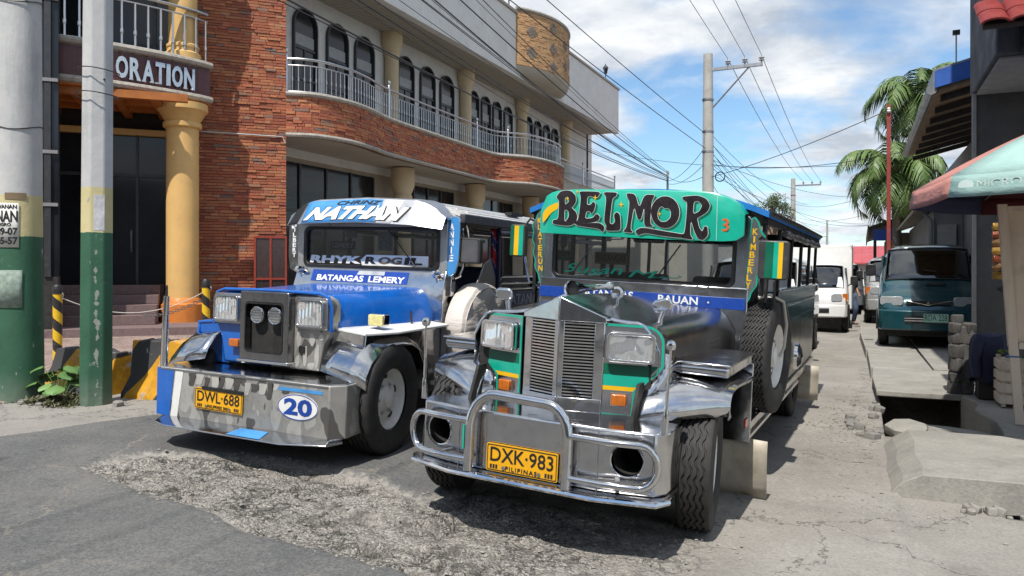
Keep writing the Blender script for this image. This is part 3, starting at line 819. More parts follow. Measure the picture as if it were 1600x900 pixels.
# radiator shell: a prow with two louvred halves
def prow(x): return -0.36 + abs(x) * 0.30
gr = empty('grille', (0.045, 0, 0), parent=A)
shell = MB()
def post(mb, x0, x1, z0, z1, d=0.05, off=0.0):
    mb.add([(x0, prow(x0) + off, z0), (x1, prow(x1) + off, z0), (x1, prow(x1) + d, z0), (x0, prow(x0) + d, z0), (x0, prow(x0) + off, z1), (x1, prow(x1) + off, z1), (x1, prow(x1) + d, z1), (x0, prow(x0) + d, z1)],
           [(0, 3, 2, 1), (4, 5, 6, 7), (0, 1, 5, 4), (1, 2, 6, 5), (2, 3, 7, 6), (3, 0, 4, 7)])
for s in (-1, 1):
    ob('grille_post', (lambda m: (post(m, s * 0.205, s * 0.265, 0.755, 1.262), m)[1])(MB()), STEEL, gr, bevel=0.006)
    ob('grille_post', (lambda m: (post(m, s * 0.001, s * 0.032, 0.80, 1.262), m)[1])(MB()), STEEL, gr, bevel=0.003)
    ob('grille_rail', (lambda m: (post(m, s * 0.001, s * 0.264, 0.715, 0.80, 0.06, -0.004), m)[1])(MB()), STEEL, gr, bevel=0.006)
    # pediment half
    pd = MB()
    f = [(0.0, prow(0) - 0.012, 1.258), (s * 0.275, prow(.275) - 0.012, 1.258), (s * 0.275, prow(.275) - 0.01, 1.292), (s * 0.0, prow(0) - 0.006, 1.405)]
    bk = [(x, -0.19, z) for x, y, z in f]
    pd.add(f + bk, [(0, 1, 2, 3), (7, 6, 5, 4), (0, 4, 5, 1), (1, 5, 6, 2), (2, 6, 7, 3), (3, 7, 4, 0)])
    ob('pediment', pd, STEEL, gr, bevel=0.006)
    ob('grille_backing', (lambda m: (post(m, s * 0.03, s * 0.207, 0.79, 1.262, 0.05, 0.042), m)[1])(MB()), DARK, gr)
    sl = MB(); post(sl, s * 0.032, s * 0.2045, 0, 0.0085, 0.022, 0.004)
    smesh = mesh_of('louvre', sl, CHROME)
    for k in range(24):
        ob('louvre', smesh, None, gr, loc=(0, 0, 0.808 + k * 0.0189), smooth=False)
# lamp panels either side
for s in (-1, 1):
    def py(x): return -0.275 + (abs(x) - 0.27) * 0.28
    def panel(name, poly, m, off, th=0.012, bev=0):
        poly = [(s * a, b) for a, b in poly]
        n_ = len(poly); mb = MB()
        vs = [(x, py(x) - off, z) for x, z in poly] + [(x, py(x) + th, z) for x, z in poly]
        mb.add(vs, [tuple(range(n_))[::-1], tuple(range(n_, 2 * n_))] + [(i, (i + 1) % n_, n_ + (i + 1) % n_, n_ + i) for i in range(n_)])
        return ob(name, mb, m, lp, bevel=bev, smooth=False)
    out = [(0.272, 0.705), (0.272, 1.262), (0.52, 1.262)] + [(0.52 + 0.11 * math.sin(t), 1.152 + 0.11 * math.cos(t)) for t in [PI / 2 * k / 5 for k in range(1, 6)]] + [(0.632, 1.02), (0.60, 0.97), (0.48, 0.86), (0.47, 0.70)]
    lp = empty('lamp_panel', (0.035 if s < 0 else 0.02, 0, 0), parent=A)
    panel('panel', out, HOODST, 0.0, 0.05)
    # teal outline
    inn = grow(out, -0.017); 
    n_ = len(out); mb = MB()
    o2 = grow(out, -0.004)
    r0 = [(s * x, py(x) - 0.003, z) for x, z in o2]; r1 = [(s * x, py(x) - 0.003, z) for x, z in inn]
    r2 = [(s * x, py(x) + 0.002, z) for x, z in inn]; r3 = [(s * x, py(x) + 0.002, z) for x, z in o2]
    mb.grid([r0, r1, r2, r3], closed_u=True, closed_v=True); ob('outline', mb, TEAL, lp, smooth=False)
    panel('green_band', [(0.289, 0.955), (0.289, 1.02), (0.60, 1.02), (0.55, 0.955)], DTEAL, 0.0025, 0.001)
    panel('green_band', [(0.289, 0.888), (0.289, 0.955), (0.555, 0.955), (0.493, 0.888)], TEAL, 0.0025, 0.001)
    panel('yellow_band', [(0.289, 0.862), (0.289, 0.887), (0.492, 0.887), (0.468, 0.862)], YEL, 0.0025, 0.001)
    headlamp(A, s * 0.445 + (0.035 if s < 0 else 0.02), py(.445) - 0.02, 1.125, 0.285, 0.178, s * math.atan(0.28))
    tl = ob('turn_signal', MB().prism(rrect(-0.046, 0.046, -0.035, 0.035, 0.01, 3), 'y', -0.032, 0.0), AMBER, A, bevel=0.006, loc=(s * 0.385 + (0.035 if s < 0 else 0.02), py(.385) - 0.002, 0.808), rot=(0, 0, s * 0.27))
    ob('lamp_base', MB().box(-0.05, 0.05, -0.006, 0.004, -0.039, 0.039), DSTEEL, tl)
# bonnet: mirror-bright, ridged in the middle
def hood_sec(y):
    t = (y + 0.2) / 1.5; t = max(0, min(1, t))
    hw = 0.62 + 0.16 * t; zt = 1.262 + 0.045 * t; zr = 1.40 - 0.045 * t + 0.02 * math.sin(t * PI)
    pts = []
    for k in range(-14, 15):
        u = k / 14; a = abs(u)
        x = u * hw
        z = zt + (zr - zt) * math.exp(-(a * 3.6) ** 1.3)
        z -= 0.16 * max(0, a - 0.80) / 0.2 * (max(0, a - 0.80) / 0.2)
        pts.append((x, y, z))
    lo = 0.93 - 0.02 * t
    return [(-hw - 0.002, y, lo)] + pts + [(hw + 0.002, y, lo)]
hd = MB().grid([hood_sec(-0.2 + 1.5 * k / 14) for k in range(15)])
hood = ob('bonnet', hd, HOODST, A)
ob('bonnet_edge', MB().tube([(x, y - 0.004, z + 0.002) for x, y, z in hood_sec(-0.2)[1:-1]], 0.011, 8), CHROME, hood)
ob('engine_bay', MB().box(-0.58, 0.58, -0.2, 1.3, 0.6, 1.15), DARK, A)
# fenders
for s in (-1, 1):
    rows = []; N = 18
    prof = [(-0.33, 0.685), (-0.315, 0.75), (-0.275, 0.815), (-0.21, 0.87), (-0.12, 0.91), (0.0, 0.94), (0.14, 0.955), (0.3, 0.962), (0.5, 0.963), (0.70, 0.963), (0.80, 0.955)]
    for i, (py_, pz_) in enumerate(prof):
        t = i / (len(prof) - 1); row = []
        for j in range(9):
            q = j / 8; x = 0.52 + 0.50 * q
            k_ = max(0, 1 - t * 1.15)
            arch = 0.012 * math.sin(q * PI) - 0.075 * q ** 3.0 * (1 - k_) + 0.07 * q * k_ * k_
            fw = 0.30 * q ** 1.3 * k_
            row.append((s * x, py_ + fw, pz_ + arch))
        row.append((s * 1.015, row[-1][1], row[-1][2] - 0.02)); row.append((s * 1.005, row[-1][1] + 0.004, row[-1][2] - 0.004))
        rows.append(row)
    fe = ob('fender', MB().grid(rows), STEEL, A)
    so_ = fe.modifiers.new('thick', 'SOLIDIFY'); so_.thickness = 0.006; so_.offset = -1
    ob('fender_box', MB().prism(rrect(0.02, 0.86, 0.962, 1.035, 0.03, 4), 'x', s * 0.60, s * 0.985), STEEL, A, bevel=0.012)
    ob('fender_cap', MB().box(min(s*.585, s*1.0), max(s*.585, s*1.0), 0.005, 0.87, 1.033, 1.047), STEEL, A, bevel=0.006)
    # rear wall of the wheel arch and splash panel below the fender
    ob('wheel_arch_panel', MB().box(min(s*.55, s*1.0), max(s*.55, s*1.0), 0.84, 0.865, 0.42, 0.97), STEEL, A, bevel=0.004)
    ob('inner_wing', MB().prism([(-0.42, 0.66), (-0.3, 0.92), (0.85, 0.95), (0.85, 0.45), (0.5, 0.5), (-0.1, 0.6)], 'x', s * 0.525, s * 0.545), DARK, A)
    # front cheek between lamp panel and fender
    dx_ = 0.035 if s < 0 else 0.02
    e1 = [(0.47, 0.70), (0.48, 0.86), (0.60, 0.97), (0.632, 1.02), (0.632, 1.10)]
    e2 = [(0.60, -0.29, 0.69), (0.63, -0.25, 0.80), (0.67, -0.12, 0.915), (0.70, -0.02, 0.955), (0.71, 0.06, 1.04)]
    r1_ = [(s * x + dx_, py(x) + 0.012, z) for x, z in e1]; r3_ = [(s * x, y, z) for x, y, z in e2]
    r2_ = [tuple((Vector(a) * .5 + Vector(b) * .5) + Vector((0, -0.012, 0.008))) for a, b in zip(r1_, r3_)]
    ck = ob('cheek_panel', MB().grid([r1_, r2_, r3_]), STEEL, A); ck.modifiers.new('thick', 'SOLIDIFY').thickness = 0.006
    # guide rods on the bumper ends
    ob('guide_rod', MB().tube([(s * 0.755, -0.55, 0.71), (s * 0.775, -0.55, 0.86), (s * 0.782, -0.55, 1.17)], [0.011, 0.010, 0.006], 8), CHROME, A)
    ob('guide_rod_base', MB().lathe([(0.016, 0), (0.016, 0.10), (0.011, 0.13)], 10, (s * 0.775, -0.55, 0.712)), CHROME, A)
    ob('guide_knob', MB().lathe([(0.001, -0.03), (0.022, -0.022), (0.03, 0), (0.022, 0.022), (0.001, 0.03)], 14, (s * 0.783, -0.55, 1.195)), CHROME, A)
    # small mirror-shaped ornaments on the bonnet
    orn = ob('bonnet_ornament', MB().prism(rrect(-0.065, 0.065, -0.042, 0.042, 0.035, 5), 'y', -0.03, 0.0), CHROME, A, bevel=0.012, loc=(s * 0.535 + (0.03 if s > 0 else 0), 0.04, 1.375), rot=(0.2, rad(-18) if s > 0 else 0, 0))
    ob('ornament_stalk', MB().tube([(0.0, -0.01, -0.03), (-0.04, 0.0, -0.075), (-0.075, 0.01, -0.155)] if s > 0 else [(0.02, 0, -0.03), (0.02, 0.0, -0.14)], [0.02, 0.018, 0.022], 10), CHROME, orn)
hn = ob('horn', MB().lathe([(0.055, -0.05), (0.062, -0.062), (0.058, -0.04), (0.04, 0.02), (0.026, 0.1), (0.018, 0.34), (0.03, 0.36), (0.03, 0.42), (0.0, 0.43)], 20, axis='y', cap=False), CHROME, A, loc=(-0.085, 0.22, 1.43), rot=(0.05, 0, -0.25))
ob('horn_throat', MB().lathe([(0.05, -0.035), (0.001, -0.035)], 20, axis='y', cap=False), BLACK, hn)
ob('horn_stand', MB().tube([(0, 0.08, -0.02), (0, 0.08, -0.09)], 0.012, 8), DSTEEL, hn)
cl = ob('bonnet_lamp', MB().lathe([(0.0, -0.03), (0.03, -0.028), (0.045, -0.012), (0.045, 0.02), (0.02, 0.06), (0.0, 0.065)], 18, axis='y', cap=False), CHROME, A, loc=(0.16, 0.36, 1.415), rot=(0, 0, 0))
ob('lamp_stand', MB().tube([(0, 0, -0.03), (0, 0, -0.105)], 0.009, 8), CHROME, cl)
# cowl, band and windscreen frame
YW = 1.33
ob('cowl', MB().prism([(YW - 0.02, 0.86), (YW - 0.02, 1.47), (YW + 0.06, 1.47), (YW + 0.06, 0.86)], 'x', -0.86, 0.86), STEEL, A, bevel=0.008)
band = ob('name_band', MB().box(-0.862, 0.845, YW - 0.026, YW - 0.018, 1.302, 1.392), DBLUE, A, bevel=0.003)
text('band_lettering', 'BATANGAS', LETW, A, onfront(-0.50, -0.03, 1.325, 1.388, YW - 0.027), bold=0.02)
text('band_lettering', 'BAUAN', LETW, A, onfront(0.175, 0.49, 1.318, 1.380, YW - 0.027), bold=0.02)
ob('rivet', MB().lathe([(0.007, -0.006), (0.007, 0)], 8, (0.57, YW - 0.026, 1.345), 'y'), LETW, A)
wf = MB(); frame(wf, rrect(-0.862, 0.862, 1.395, 2.02, 0.04), rrect(-0.755, 0.755, 1.47, 1.885, 0.06), 'y', YW - 0.015, YW + 0.05)
ob('windscreen_frame', wf, steel('bluish_steel', (0.52, 0.57, 0.63), 0.15, 0.35, 0.1), A, bevel=0.008)
rb = MB(); frame(rb, rrect(-0.757, 0.757, 1.468, 1.887, 0.062), rrect(-0.728, 0.728, 1.495, 1.86, 0.05), 'y', YW - 0.022, YW + 0.02)
ob('windscreen_seal', rb, BLACK, A, bevel=0.006)
ws = ob('windscreen', MB().prism(rrect(-0.735, 0.735, 1.488, 1.868, 0.055), 'y', YW + 0.004, YW + 0.009), GLASS, A, smooth=False)
def bslant(u): return u
SUSAN = paint('script_green', srgb(30, 170, 140), 0.5, dirt=0)
def susan(u, v, t):
    x = -0.63 + 0.50 * u + 0.05 * (v - 0.5); return (x, YW + 0.001 - t * 0.5, 1.515 + 0.075 * v + 0.008 * math.sin(u * 9))
text('screen_script', 'Susan', SUSAN, ws, susan, bold=0.01)
text('screen_script', 'M', SUSAN, ws, lambda u, v, t: (-0.09 + 0.19 * u + 0.06 * v, YW + 0.001 - t * .5, 1.505 + 0.06 * v), bold=0.0)
ob('script_flourish', MB().tube([(0.10, YW, 1.512), (0.2, YW, 1.518), (0.3, YW, 1.516), (0.345, YW, 1.528), (0.32, YW, 1.54)], 0.004, 6), SUSAN, ws)
pn = ob('screen_pass', MB().box(-0.722, -0.565, YW + 0.012, YW + 0.016, 1.612, 1.70), paint('pass_green', srgb(110, 130, 110), .5), ws, smooth=False)
text('pass_number', '0932', LETB, pn, onfront(-0.712, -0.575, 1.625, 1.685, YW + 0.0115), bold=0.01, depth=0.0015)
ob('screen_sticker', MB().box(-0.70, -0.64, YW + 0.012, YW + 0.015, 1.73, 1.82), LETW, ws, smooth=False)
sg = ob('route_sign', MB().box(-0.42, -0.13, YW + 0.10, YW + 0.11, 1.60, 1.70), paint('sign_tan', srgb(200, 160, 110), .6), A, smooth=False)
text('route_lettering', 'BATANGAS', paint('sign_brown', srgb(110, 60, 25), .6, dirt=0), sg, onfront(-0.40, -0.15, 1.625, 1.68, YW + 0.099), bold=0.015)
ob('sign_prop', MB().box(-0.29, -0.26, YW + 0.111, YW + 0.13, 1.34, 1.62), DARK, sg)
cabin(A, 1.36, 5.5, 0.95, SEAT, wheel_x=-0.36 + 0.1, dash_y=1.40)
mir = ob('rear_view_mirror', MB().prism(rrect(-0.13, 0.13, -0.04, 0.04, 0.02), 'y', -0.015, 0.015), BLACK, A, loc=(0.02, 1.5, 1.83), bevel=0.005)
ob('mirror_stem', MB().tube([(0, 0, 0.03), (0, -0.02, 0.2)], 0.01, 6), BLACK, mir)
ob('wiper', MB().tube([(0.12, YW - 0.01, 1.47), (0.33, YW - 0.014, 1.78)], 0.006, 6), BLACK, A)
ob('wiper', MB().tube([(-0.60, YW - 0.01, 1.47), (-0.40, YW - 0.014, 1.75)], 0.006, 6), BLACK, A)
# visor with its painted name
YV = 1.10
def vis_y(x): return YV + 0.35 * max(0, abs(x) - 0.66) ** 1.5 * 1.6
vt = [(-0.80, 1.835), (-0.80, 2.03), (-0.785, 2.10), (-0.74, 2.15), (-0.66, 2.178), (-0.5, 2.19), (0, 2.192), (0.5, 2.182), (0.62, 2.170), (0.72, 2.135), (0.80, 2.085), (0.835, 2.02), (0.835, 1.87), (0.80, 1.825), (0.70, 1.812), (0.3, 1.812), (-0.3, 1.822)]
mb = MB(); n_ = len(vt)
xs_ = np.linspace(-0.80, 0.835, 34)
def interp(poly, x): return float(np.interp(x, [p[0] for p in poly], [p[1] for p in poly]))
upper = [(-0.80, 2.03), (-0.785, 2.10), (-0.74, 2.15), (-0.66, 2.178), (-0.5, 2.19), (0, 2.192), (0.5, 2.182), (0.62, 2.170), (0.72, 2.135), (0.80, 2.085), (0.835, 2.02)]
lower = [(-0.80, 1.835), (-0.3, 1.822), (0.3, 1.812), (0.70, 1.812), (0.80, 1.825), (0.835, 1.86)]
rows = []
for x in xs_:
    zu, zl = interp(upper, x), interp(lower, x); y = vis_y(x)
    rows.append([(x, y + 0.0, zl), (x, y, (zl + zu) / 2), (x, y, zu - 0.012), (x, y + 0.008, zu), (x, y + 0.03, zu), (x, y + 0.035, (zl + zu) / 2), (x, y + 0.03, zl)])
visor = ob('visor', MB().loft(rows), TEAL, A)
ob('visor_top', MB().grid([[(x, vis_y(x) + 0.02, interp(upper, x) - 0.004), (x, 1.30, interp(upper, x) + 0.012), (x, 1.5, interp(upper, x) + 0.0)] for x in xs_]), TEAL, visor)
ob('visor_underside', MB().grid([[(x, vis_y(x) + 0.01, interp(lower, x) + 0.03), (x, YW + 0.0, 1.90)] for x in np.linspace(-0.78, 0.80, 12)]), DARK, visor)
def vmap(a, b):   # lettering sheet (1600 x 450 units) onto the visor face
    return (-0.793 + a * 0.0010275 + b * 0.00005, 2.225 - b * 0.00106)
B_ = [(132, 88), (165, 50), (215, 40), (262, 46), (297, 80), (302, 122), (282, 156), (262, 172), (300, 202), (314, 242), (300, 284), (258, 308), (212, 312), (100, 300), (104, 268), (150, 262), (156, 120), (140, 104)]
E_ = [(322, 46), (505, 50), (482, 88), (458, 98), (440, 86), (398, 82), (390, 148), (420, 150), (442, 122), (464, 140), (452, 190), (430, 218), (414, 196), (386, 200), (376, 254), (438, 248), (470, 212), (502, 236), (482, 274), (300, 300), (285, 290), (320, 262), (342, 90)]
L_ = [(522, 52), (640, 54), (626, 86), (600, 96), (576, 282), (600, 292), (622, 270), (610, 222), (632, 198), (662, 216), (668, 322), (650, 338), (545, 340), (552, 300), (530, 270), (552, 92)]
S1 = [(275, 302), (490, 278), (538, 308), (528, 356), (488, 326), (380, 316)]
M_ = [(712, 58), (782, 66), (812, 168), (852, 70), (932, 70), (916, 102), (906, 130), (896, 280), (926, 300), (848, 305), (852, 150), (826, 252), (800, 252), (772, 150), (742, 320), (768, 350), (680, 345), (715, 310), (737, 120), (716, 92)]
O_ = [(1010 + 108 * math.cos(t), 195 + 115 * math.sin(t)) for t in [2 * PI * k / 28 for k in range(28)]]
Oh = [(950, 205), (965, 165), (985, 150), (1005, 168), (1035, 165), (1055, 190), (1050, 235), (1020, 262), (980, 265), (958, 245)]
R_ = [(1132, 82), (1250, 72), (1312, 94), (1342, 140), (1322, 186), (1272, 220), (1246, 232), (1262, 300), (1285, 328), (1298, 288), (1322, 290), (1327, 350), (1292, 387), (1254, 380), (1224, 320), (1208, 262), (1200, 262), (1196, 350), (1222, 386), (1120, 376), (1158, 340), (1176, 120), (1146, 108)]
S2 = [(780, 334), (830, 306), (1000, 330), (1130, 347), (1162, 347), (1142, 377), (1000, 367), (860, 347), (800, 368)]
LETTERS = [('B', B_, [[(206, 92), (236, 92), (240, 128), (208, 152)], [(202, 186), (234, 192), (242, 240), (204, 288)]]), ('E', E_, []), ('L', L_, []), ('swash', S1, []), ('M', M_, []), ('O', O_, [Oh]), ('R', R_, [[(1222, 116), (1256, 112), (1284, 142), (1262, 186), (1216, 206)]]), ('swash', S2, [])]
INK = steel('letter_ink', (0.17, 0.14, 0.15), 0.12, 0.4, 0.1)
PALE = paint('letter_edge', (0.62, 0.70, 0.68), 0.4, dirt=0)
for nm, Lp, holes in LETTERS:
    for (name, dg_, off, m, y) in (('letter_shadow', 2, (15, 12), DTEAL, 0.0005), ('letter_edge', 3.2, (0, 0), PALE, 0.0018), ('letter', 0, (0, 0), INK, 0.0031)):
        L2 = [(a + off[0], b + off[1]) for a, b in grow(soften(Lp, 2), dg_)]
        H2 = [[(a + off[0], b + off[1]) for a, b in grow(soften(h_, 2), -dg_)] for h_ in holes]
        decal(name, [L2] + H2, m, visor, vmap, YV - y - 0.0012, YV - y)
decal('yellow_sweep', [soften([(12, 295), (14, 215), (60, 165), (150, 128), (150, 178), (85, 215), (40, 270)], 2)], YEL, visor, vmap, YV - 0.0015, YV - 0.0002)
for cx, cy, r in ((670, 145, 22), (460, 95, 20), (968, 208, 15), (228, 105, 16), (310, 52, 14)):
    decal('painted_star', [[(cx + (r if k % 2 == 0 else r * 0.35) * math.cos(k * PI / 4 + PI / 2), cy + (r * 1.2 if k % 2 == 0 else r * 0.35) * math.sin(k * PI / 4 + PI / 2)) for k in range(8)]], YEL, visor, vmap, YV - 0.0056, YV - 0.0044)
text('visor_number', '3', paint('orange_paint', srgb(200, 90, 40), .5), visor, lambda u, v, t: (0.675 + 0.06 * u, vis_y(0.70) - 0.001 - t * .6, 1.885 + 0.095 * v), bold=0.01)
ob('visor_seam', MB().tube([(0.648, YV - 0.0005, 1.815), (0.640, YV - 0.0005, 2.16)], 0.0018, 6), PALE, visor)
# carved side boards with names
TEALE = TEAL
for s, nm in ((1, 'KIMBERLY'), (-1, 'KUATERUN')):
    cx = 0.885 * s
    edge_ = [(-0.055, 1.36), (-0.05, 1.55), (-0.045, 1.75), (-0.035, 1.90), (-0.03, 2.0), (0.0, 2.01), (0.03, 1.97), (0.05, 1.90), (0.085, 1.86), (0.06, 1.80), (0.075, 1.74), (0.05, 1.69), (0.06, 1.62), (0.035, 1.56), (0.04, 1.50), (0.0, 1.44), (-0.01, 1.39), (-0.04, 1.35)]
    if s < 0: edge_ = [(-a, b + 0.045) for a, b in edge_]
    e2 = soften(edge_, 2)
    wing = ob('side_board', MB().prism([(cx + a, b) for a, b in e2], 'y', 1.315, 1.330), TEAL, A, smooth=False)
    ob('board_face', MB().prism([(cx + a, b) for a, b in grow(e2, -0.010)], 'y', 1.3125, 1.316), steel('board_steel', (0.5, 0.53, 0.52), .2, .4), wing, smooth=False)
    def vert(u, v, t, cx=cx, s=s):    # letters read down the board
        lean = 0.012 * (u - 0.5) * s
        return (cx + (-0.018 if s > 0 else -0.022) + 0.042 * v - lean + (0.0 if s > 0 else 0.002), 1.3115 - t * 0.5, (1.92 if s > 0 else 1.965) - 0.45 * u)
    # each letter upright, stacked
    for k, ch in enumerate(nm):
        zt = (1.925 if s > 0 else 1.97) - k * 0.058
        xl = cx + (0.004 - 0.0045 * k if s > 0 else -0.006 + 0.004 * k)
        text('board_lettering', ch, YEL, wing, (lambda u, v, t, xl=xl, zt=zt, ch=ch: (xl + (u - .5) * (0.012 if ch == 'I' else 0.038), 1.3115 - t * .5, zt - 0.05 + 0.048 * v)), bold=0.02)
stripesR = [(-0.28, 0.0, DTEAL), (0.0, 0.16, TEAL), (0.16, 0.31, YEL)]
m1 = strip_mirror(A, 1.045, 1.22, 1.69, 0.21, 0.285, stripesR, arm=[(-0.02, 0.02, 0.1), (-0.1, 0.08, 0.17), (-0.17, 0.14, 0.12)])
m2 = strip_mirror(A, -1.035, 1.22, 1.765, 0.14, 0.275, [(-0.45, -0.2, DTEAL), (-0.2, 0.1, YEL), (0.1, 0.4, TEAL)], arm=[(0.02, 0.02, 0.1), (0.06, 0.08, 0.19), (0.15, 0.14, 0.14)])
ob('mirror_bracket', MB().tube([(1.0, 1.26, 1.55), (0.99, 1.30, 1.38), (0.93, 1.38, 1.36)], 0.011, 8), BLACK, A)
ob('mirror_bracket', MB().tube([(1.05, 1.26, 1.55), (1.05, 1.32, 1.36), (0.93, 1.40, 1.33)], 0.011, 8), BLACK, A)
ob('mirror_bracket', MB().tube([(-0.99, 1.26, 1.63), (-0.96, 1.30, 1.42), (-0.90, 1.36, 1.38)], 0.010, 8), CHROME, A)
# body side: lower panels, belt rails, pillars, open windows, roof
BODYST = steel('dark_body_steel', (0.17, 0.17, 0.175), 0.12, 0.3, 0.08, 3)
for s in (-1, 1):
    x0, x1 = (s * 0.93, s * 0.965)
    lo_, hi_ = min(x0, x1), max(x0, x1)
    sp = ob('side_panel', MB().box(lo_, hi_, 2.2, 5.6, 0.55, 1.29), BODYST, A, bevel=0.01)
    ob('door_panel', MB().box(lo_, hi_, 1.36, 2.18, 0.55, 1.06), BODYST, A, bevel=0.01)
    ob('belt_rail', MB().box(min(s*.925, s*.985), max(s*.925, s*.985), 2.2, 5.62, 1.285, 1.31), STEEL, A, bevel=0.006)
    ob('belt_rail', MB().box(min(s*.925, s*.985), max(s*.925, s*.985), 2.2, 5.62, 1.43, 1.455), STEEL, A, bevel=0.006)
    ob('panel_trim', MB().box(min(s*.963, s*.972), max(s*.963, s*.972), 2.2, 5.6, 1.13, 1.15), STEEL, A)
    ob('upper_panel', MB().box(lo_, hi_, 2.2, 5.6, 1.31, 1.43), BODYST, A)
    for y in (1.37, 2.2, 3.05, 3.9, 4.75, 5.55):
        ob('pillar', MB().box(min(s*.93, s*.962), max(s*.93, s*.962), y, y + 0.05, 1.0 if y < 1.5 else 1.45, 2.03), BLACK, A, bevel=0.006)
    ob('rain_gutter', MB().tube([(s * 0.985, 1.35, 2.045), (s * 0.99, 3.5, 2.05), (s * 0.985, 5.75, 2.045)], 0.02, 8), BLACK, A)
    ob('drip_rail', MB().box(min(s*.93, s*.975), max(s*.93, s*.975), 1.36, 5.7, 1.955, 2.03), BLACK, A, bevel=0.006)
    # rolled plastic curtain under the eave
    cu = [(s * (0.985 + 0.006 * math.sin(k * 1.7)), 2.25 + k * 0.14, 1.925 + 0.008 * math.sin(k * 2.1)) for k in range(24)]
    ob('rolled_curtain', MB().tube(cu, [0.028 + 0.008 * math.sin(k * 2.9) for k in range(24)], 8), paint('curtain_plastic', (0.10, 0.10, 0.11), 0.35, 0.4), A)
    ob('running_board', MB().box(min(s*.80, s*1.0), max(s*.80, s*1.0), 0.86, 3.85, 0.44, 0.475), STEEL, A, bevel=0.006)
    ob('sill', MB().box(min(s*.93, s*.985), max(s*.93, s*.985), 0.86, 5.6, 0.475, 0.55), STEEL, A, bevel=0.008)
    # mud flaps
    fl = MB().grid([[(s * (0.66 + 0.46 * q), 0.845 + 0.02 * math.sin(q * 3) + 0.10 * (1 - t) ** 1.5 * q, 0.055 + 0.39 * t - 0.03 * (1 - t) * q) for q in [k / 6 for k in range(7)]] for t in [k / 5 for k in range(6)]])
    f_ = ob('mud_flap', fl, paint('flap_rubber', (0.40, 0.36, 0.29), 0.5, 0.25, dirt=0.4), A)
    f_.modifiers.new('thick', 'SOLIDIFY').thickness = 0.008
    fl = MB().grid([[(s * (0.66 + 0.46 * q), 4.80 + 0.05 * (1 - t) * q, 0.12 + 0.40 * t) for q in [k / 4 for k in range(5)]] for t in [k / 4 for k in range(5)]])
    f_ = ob('mud_flap', fl, paint('flap_rubber', (0.40, 0.36, 0.29), 0.5, 0.25, dirt=0.4), A)
    f_.modifiers.new('thick', 'SOLIDIFY').thickness = 0.008
    make_wheel('wheel', A, (s * 0.80, 4.3, 0.41), s, 0.41, 0.24)
    ob('chrome_dome', MB().lathe([(0.14, 0), (0.13, 0.03), (0.08, 0.06), (0.0, 0.075)], 20, (s * 0.985, 3.55, 0.75), 'x' ) if s > 0 else MB().lathe([(0.14, 0), (0.13, -0.03), (0.08, -0.06), (0.0, -0.075)], 20, (s * 0.985, 3.55, 0.75), 'x'), CHROME, A)
roof_shell(A, 1.30, 5.75, 0.985, 2.05, 2.215, ROOFB, DARK)
ob('rear_frame', MB().box(-0.94, 0.94, 5.56, 5.6, 1.9, 2.05), BLACK, A)
ob('chassis', MB().box(-0.45, 0.45, -0.25, 5.4, 0.42, 0.58), DARK, A)
ob('axle', MB().tube([(-0.75, 0.0, 0.41), (0.75, 0.15, 0.41)], 0.05, 10), DARK, A)
ob('axle', MB().tube([(-0.75, 4.3, 0.41), (0.75, 4.3, 0.41)], 0.07, 10), DARK, A)
steer = rad(7)
make_wheel('wheel', A, (0.82, 0.15, 0.415), 1, 0.41, 0.205, rot=(0, 0, steer), grooves=4, zig=0.008)
make_wheel('wheel', A, (-0.82, 0.0, 0.415), -1, 0.41, 0.205, rot=(0, 0, steer), grooves=4, zig=0.008)
ob('side_marker', MB().prism(rrect(-0.05, 0.05, -0.03, 0.03, 0.02, 3), 'x', 0.998, 1.012), REDL, A, loc=(0, 0.62, 0.60), bevel=0.004)
sw = make_wheel('spare_wheel', A, (0.975, 1.58, 0.955), 1, 0.445, 0.21, rot=(0, 0, rad(-5)), grooves=6, zig=0.010, steps=1, lug=0.006)
ob('spare_bracket', MB().tube([(0.95, 1.62, 0.925), (0.8, 1.62, 0.925)], 0.06, 10), DARK, A)
ob('spare_strap', MB().tube([(0.93, 1.36, 1.40), (1.0, 1.42, 1.43), (1.09, 1.52, 1.38), (1.115, 1.58, 1.2), (1.10, 1.63, 1.02), (1.075, 1.6, 0.95)], 0.012, 8), paint('hose', (0.45, 0.43, 0.38), 0.6), A)
# ------------------------------------------------------------------ the blue-bonneted jeepney behind on the left
JB = thing('jeepney', 'silver jeepney with blue bonnet and NATHAN visor, left of the teal one', 'jeepney', (-4.38, 5.22, gz(-4.38)), (0, rad(1.8), 0), 'jeepneys facing the camera')
Bq = JB
def camo(name, base, dark, light):
    """brushed sheet with hand-cut grey patches"""
    t = NT(name)
    n = t.noise(5.5, 1.2, 0.4, stretch=(1.5, 1, 0.8))
    m2 = t.noise(7.5, 1.0, 0.4, stretch=(1.5, 1, 0.8), vec=None)
    a = t.ramp(n, [(0.575, 0.0), (0.585, 1.0)]); b = t.ramp(n, [(0.36, 1.0), (0.37, 0.0)])
    c = t.mix(a, t.mix(b, base, dark), light)
    g = t.ramp(t.noise(17, 7, 0.7), [(0.5, 0.0), (0.8, 0.45)])
    t.set('Base Color', t.mix(g, c, (0.13, 0.12, 0.10)))
    t.set('Metallic', t.ramp(n, [(0.37, 0.45), (0.58, 0.6)])); t.set('Roughness', t.ramp(t.noise(4, 4), [(0.3, 0.32), (0.7, 0.55)]))
    t.set('Normal', t.bump(t.noise(5, 2), 0.12, 0.04)); return t.m
CAMO = camo('camouflage_steel', (0.36, 0.35, 0.33), (0.12, 0.115, 0.11), (0.52, 0.51, 0.48))
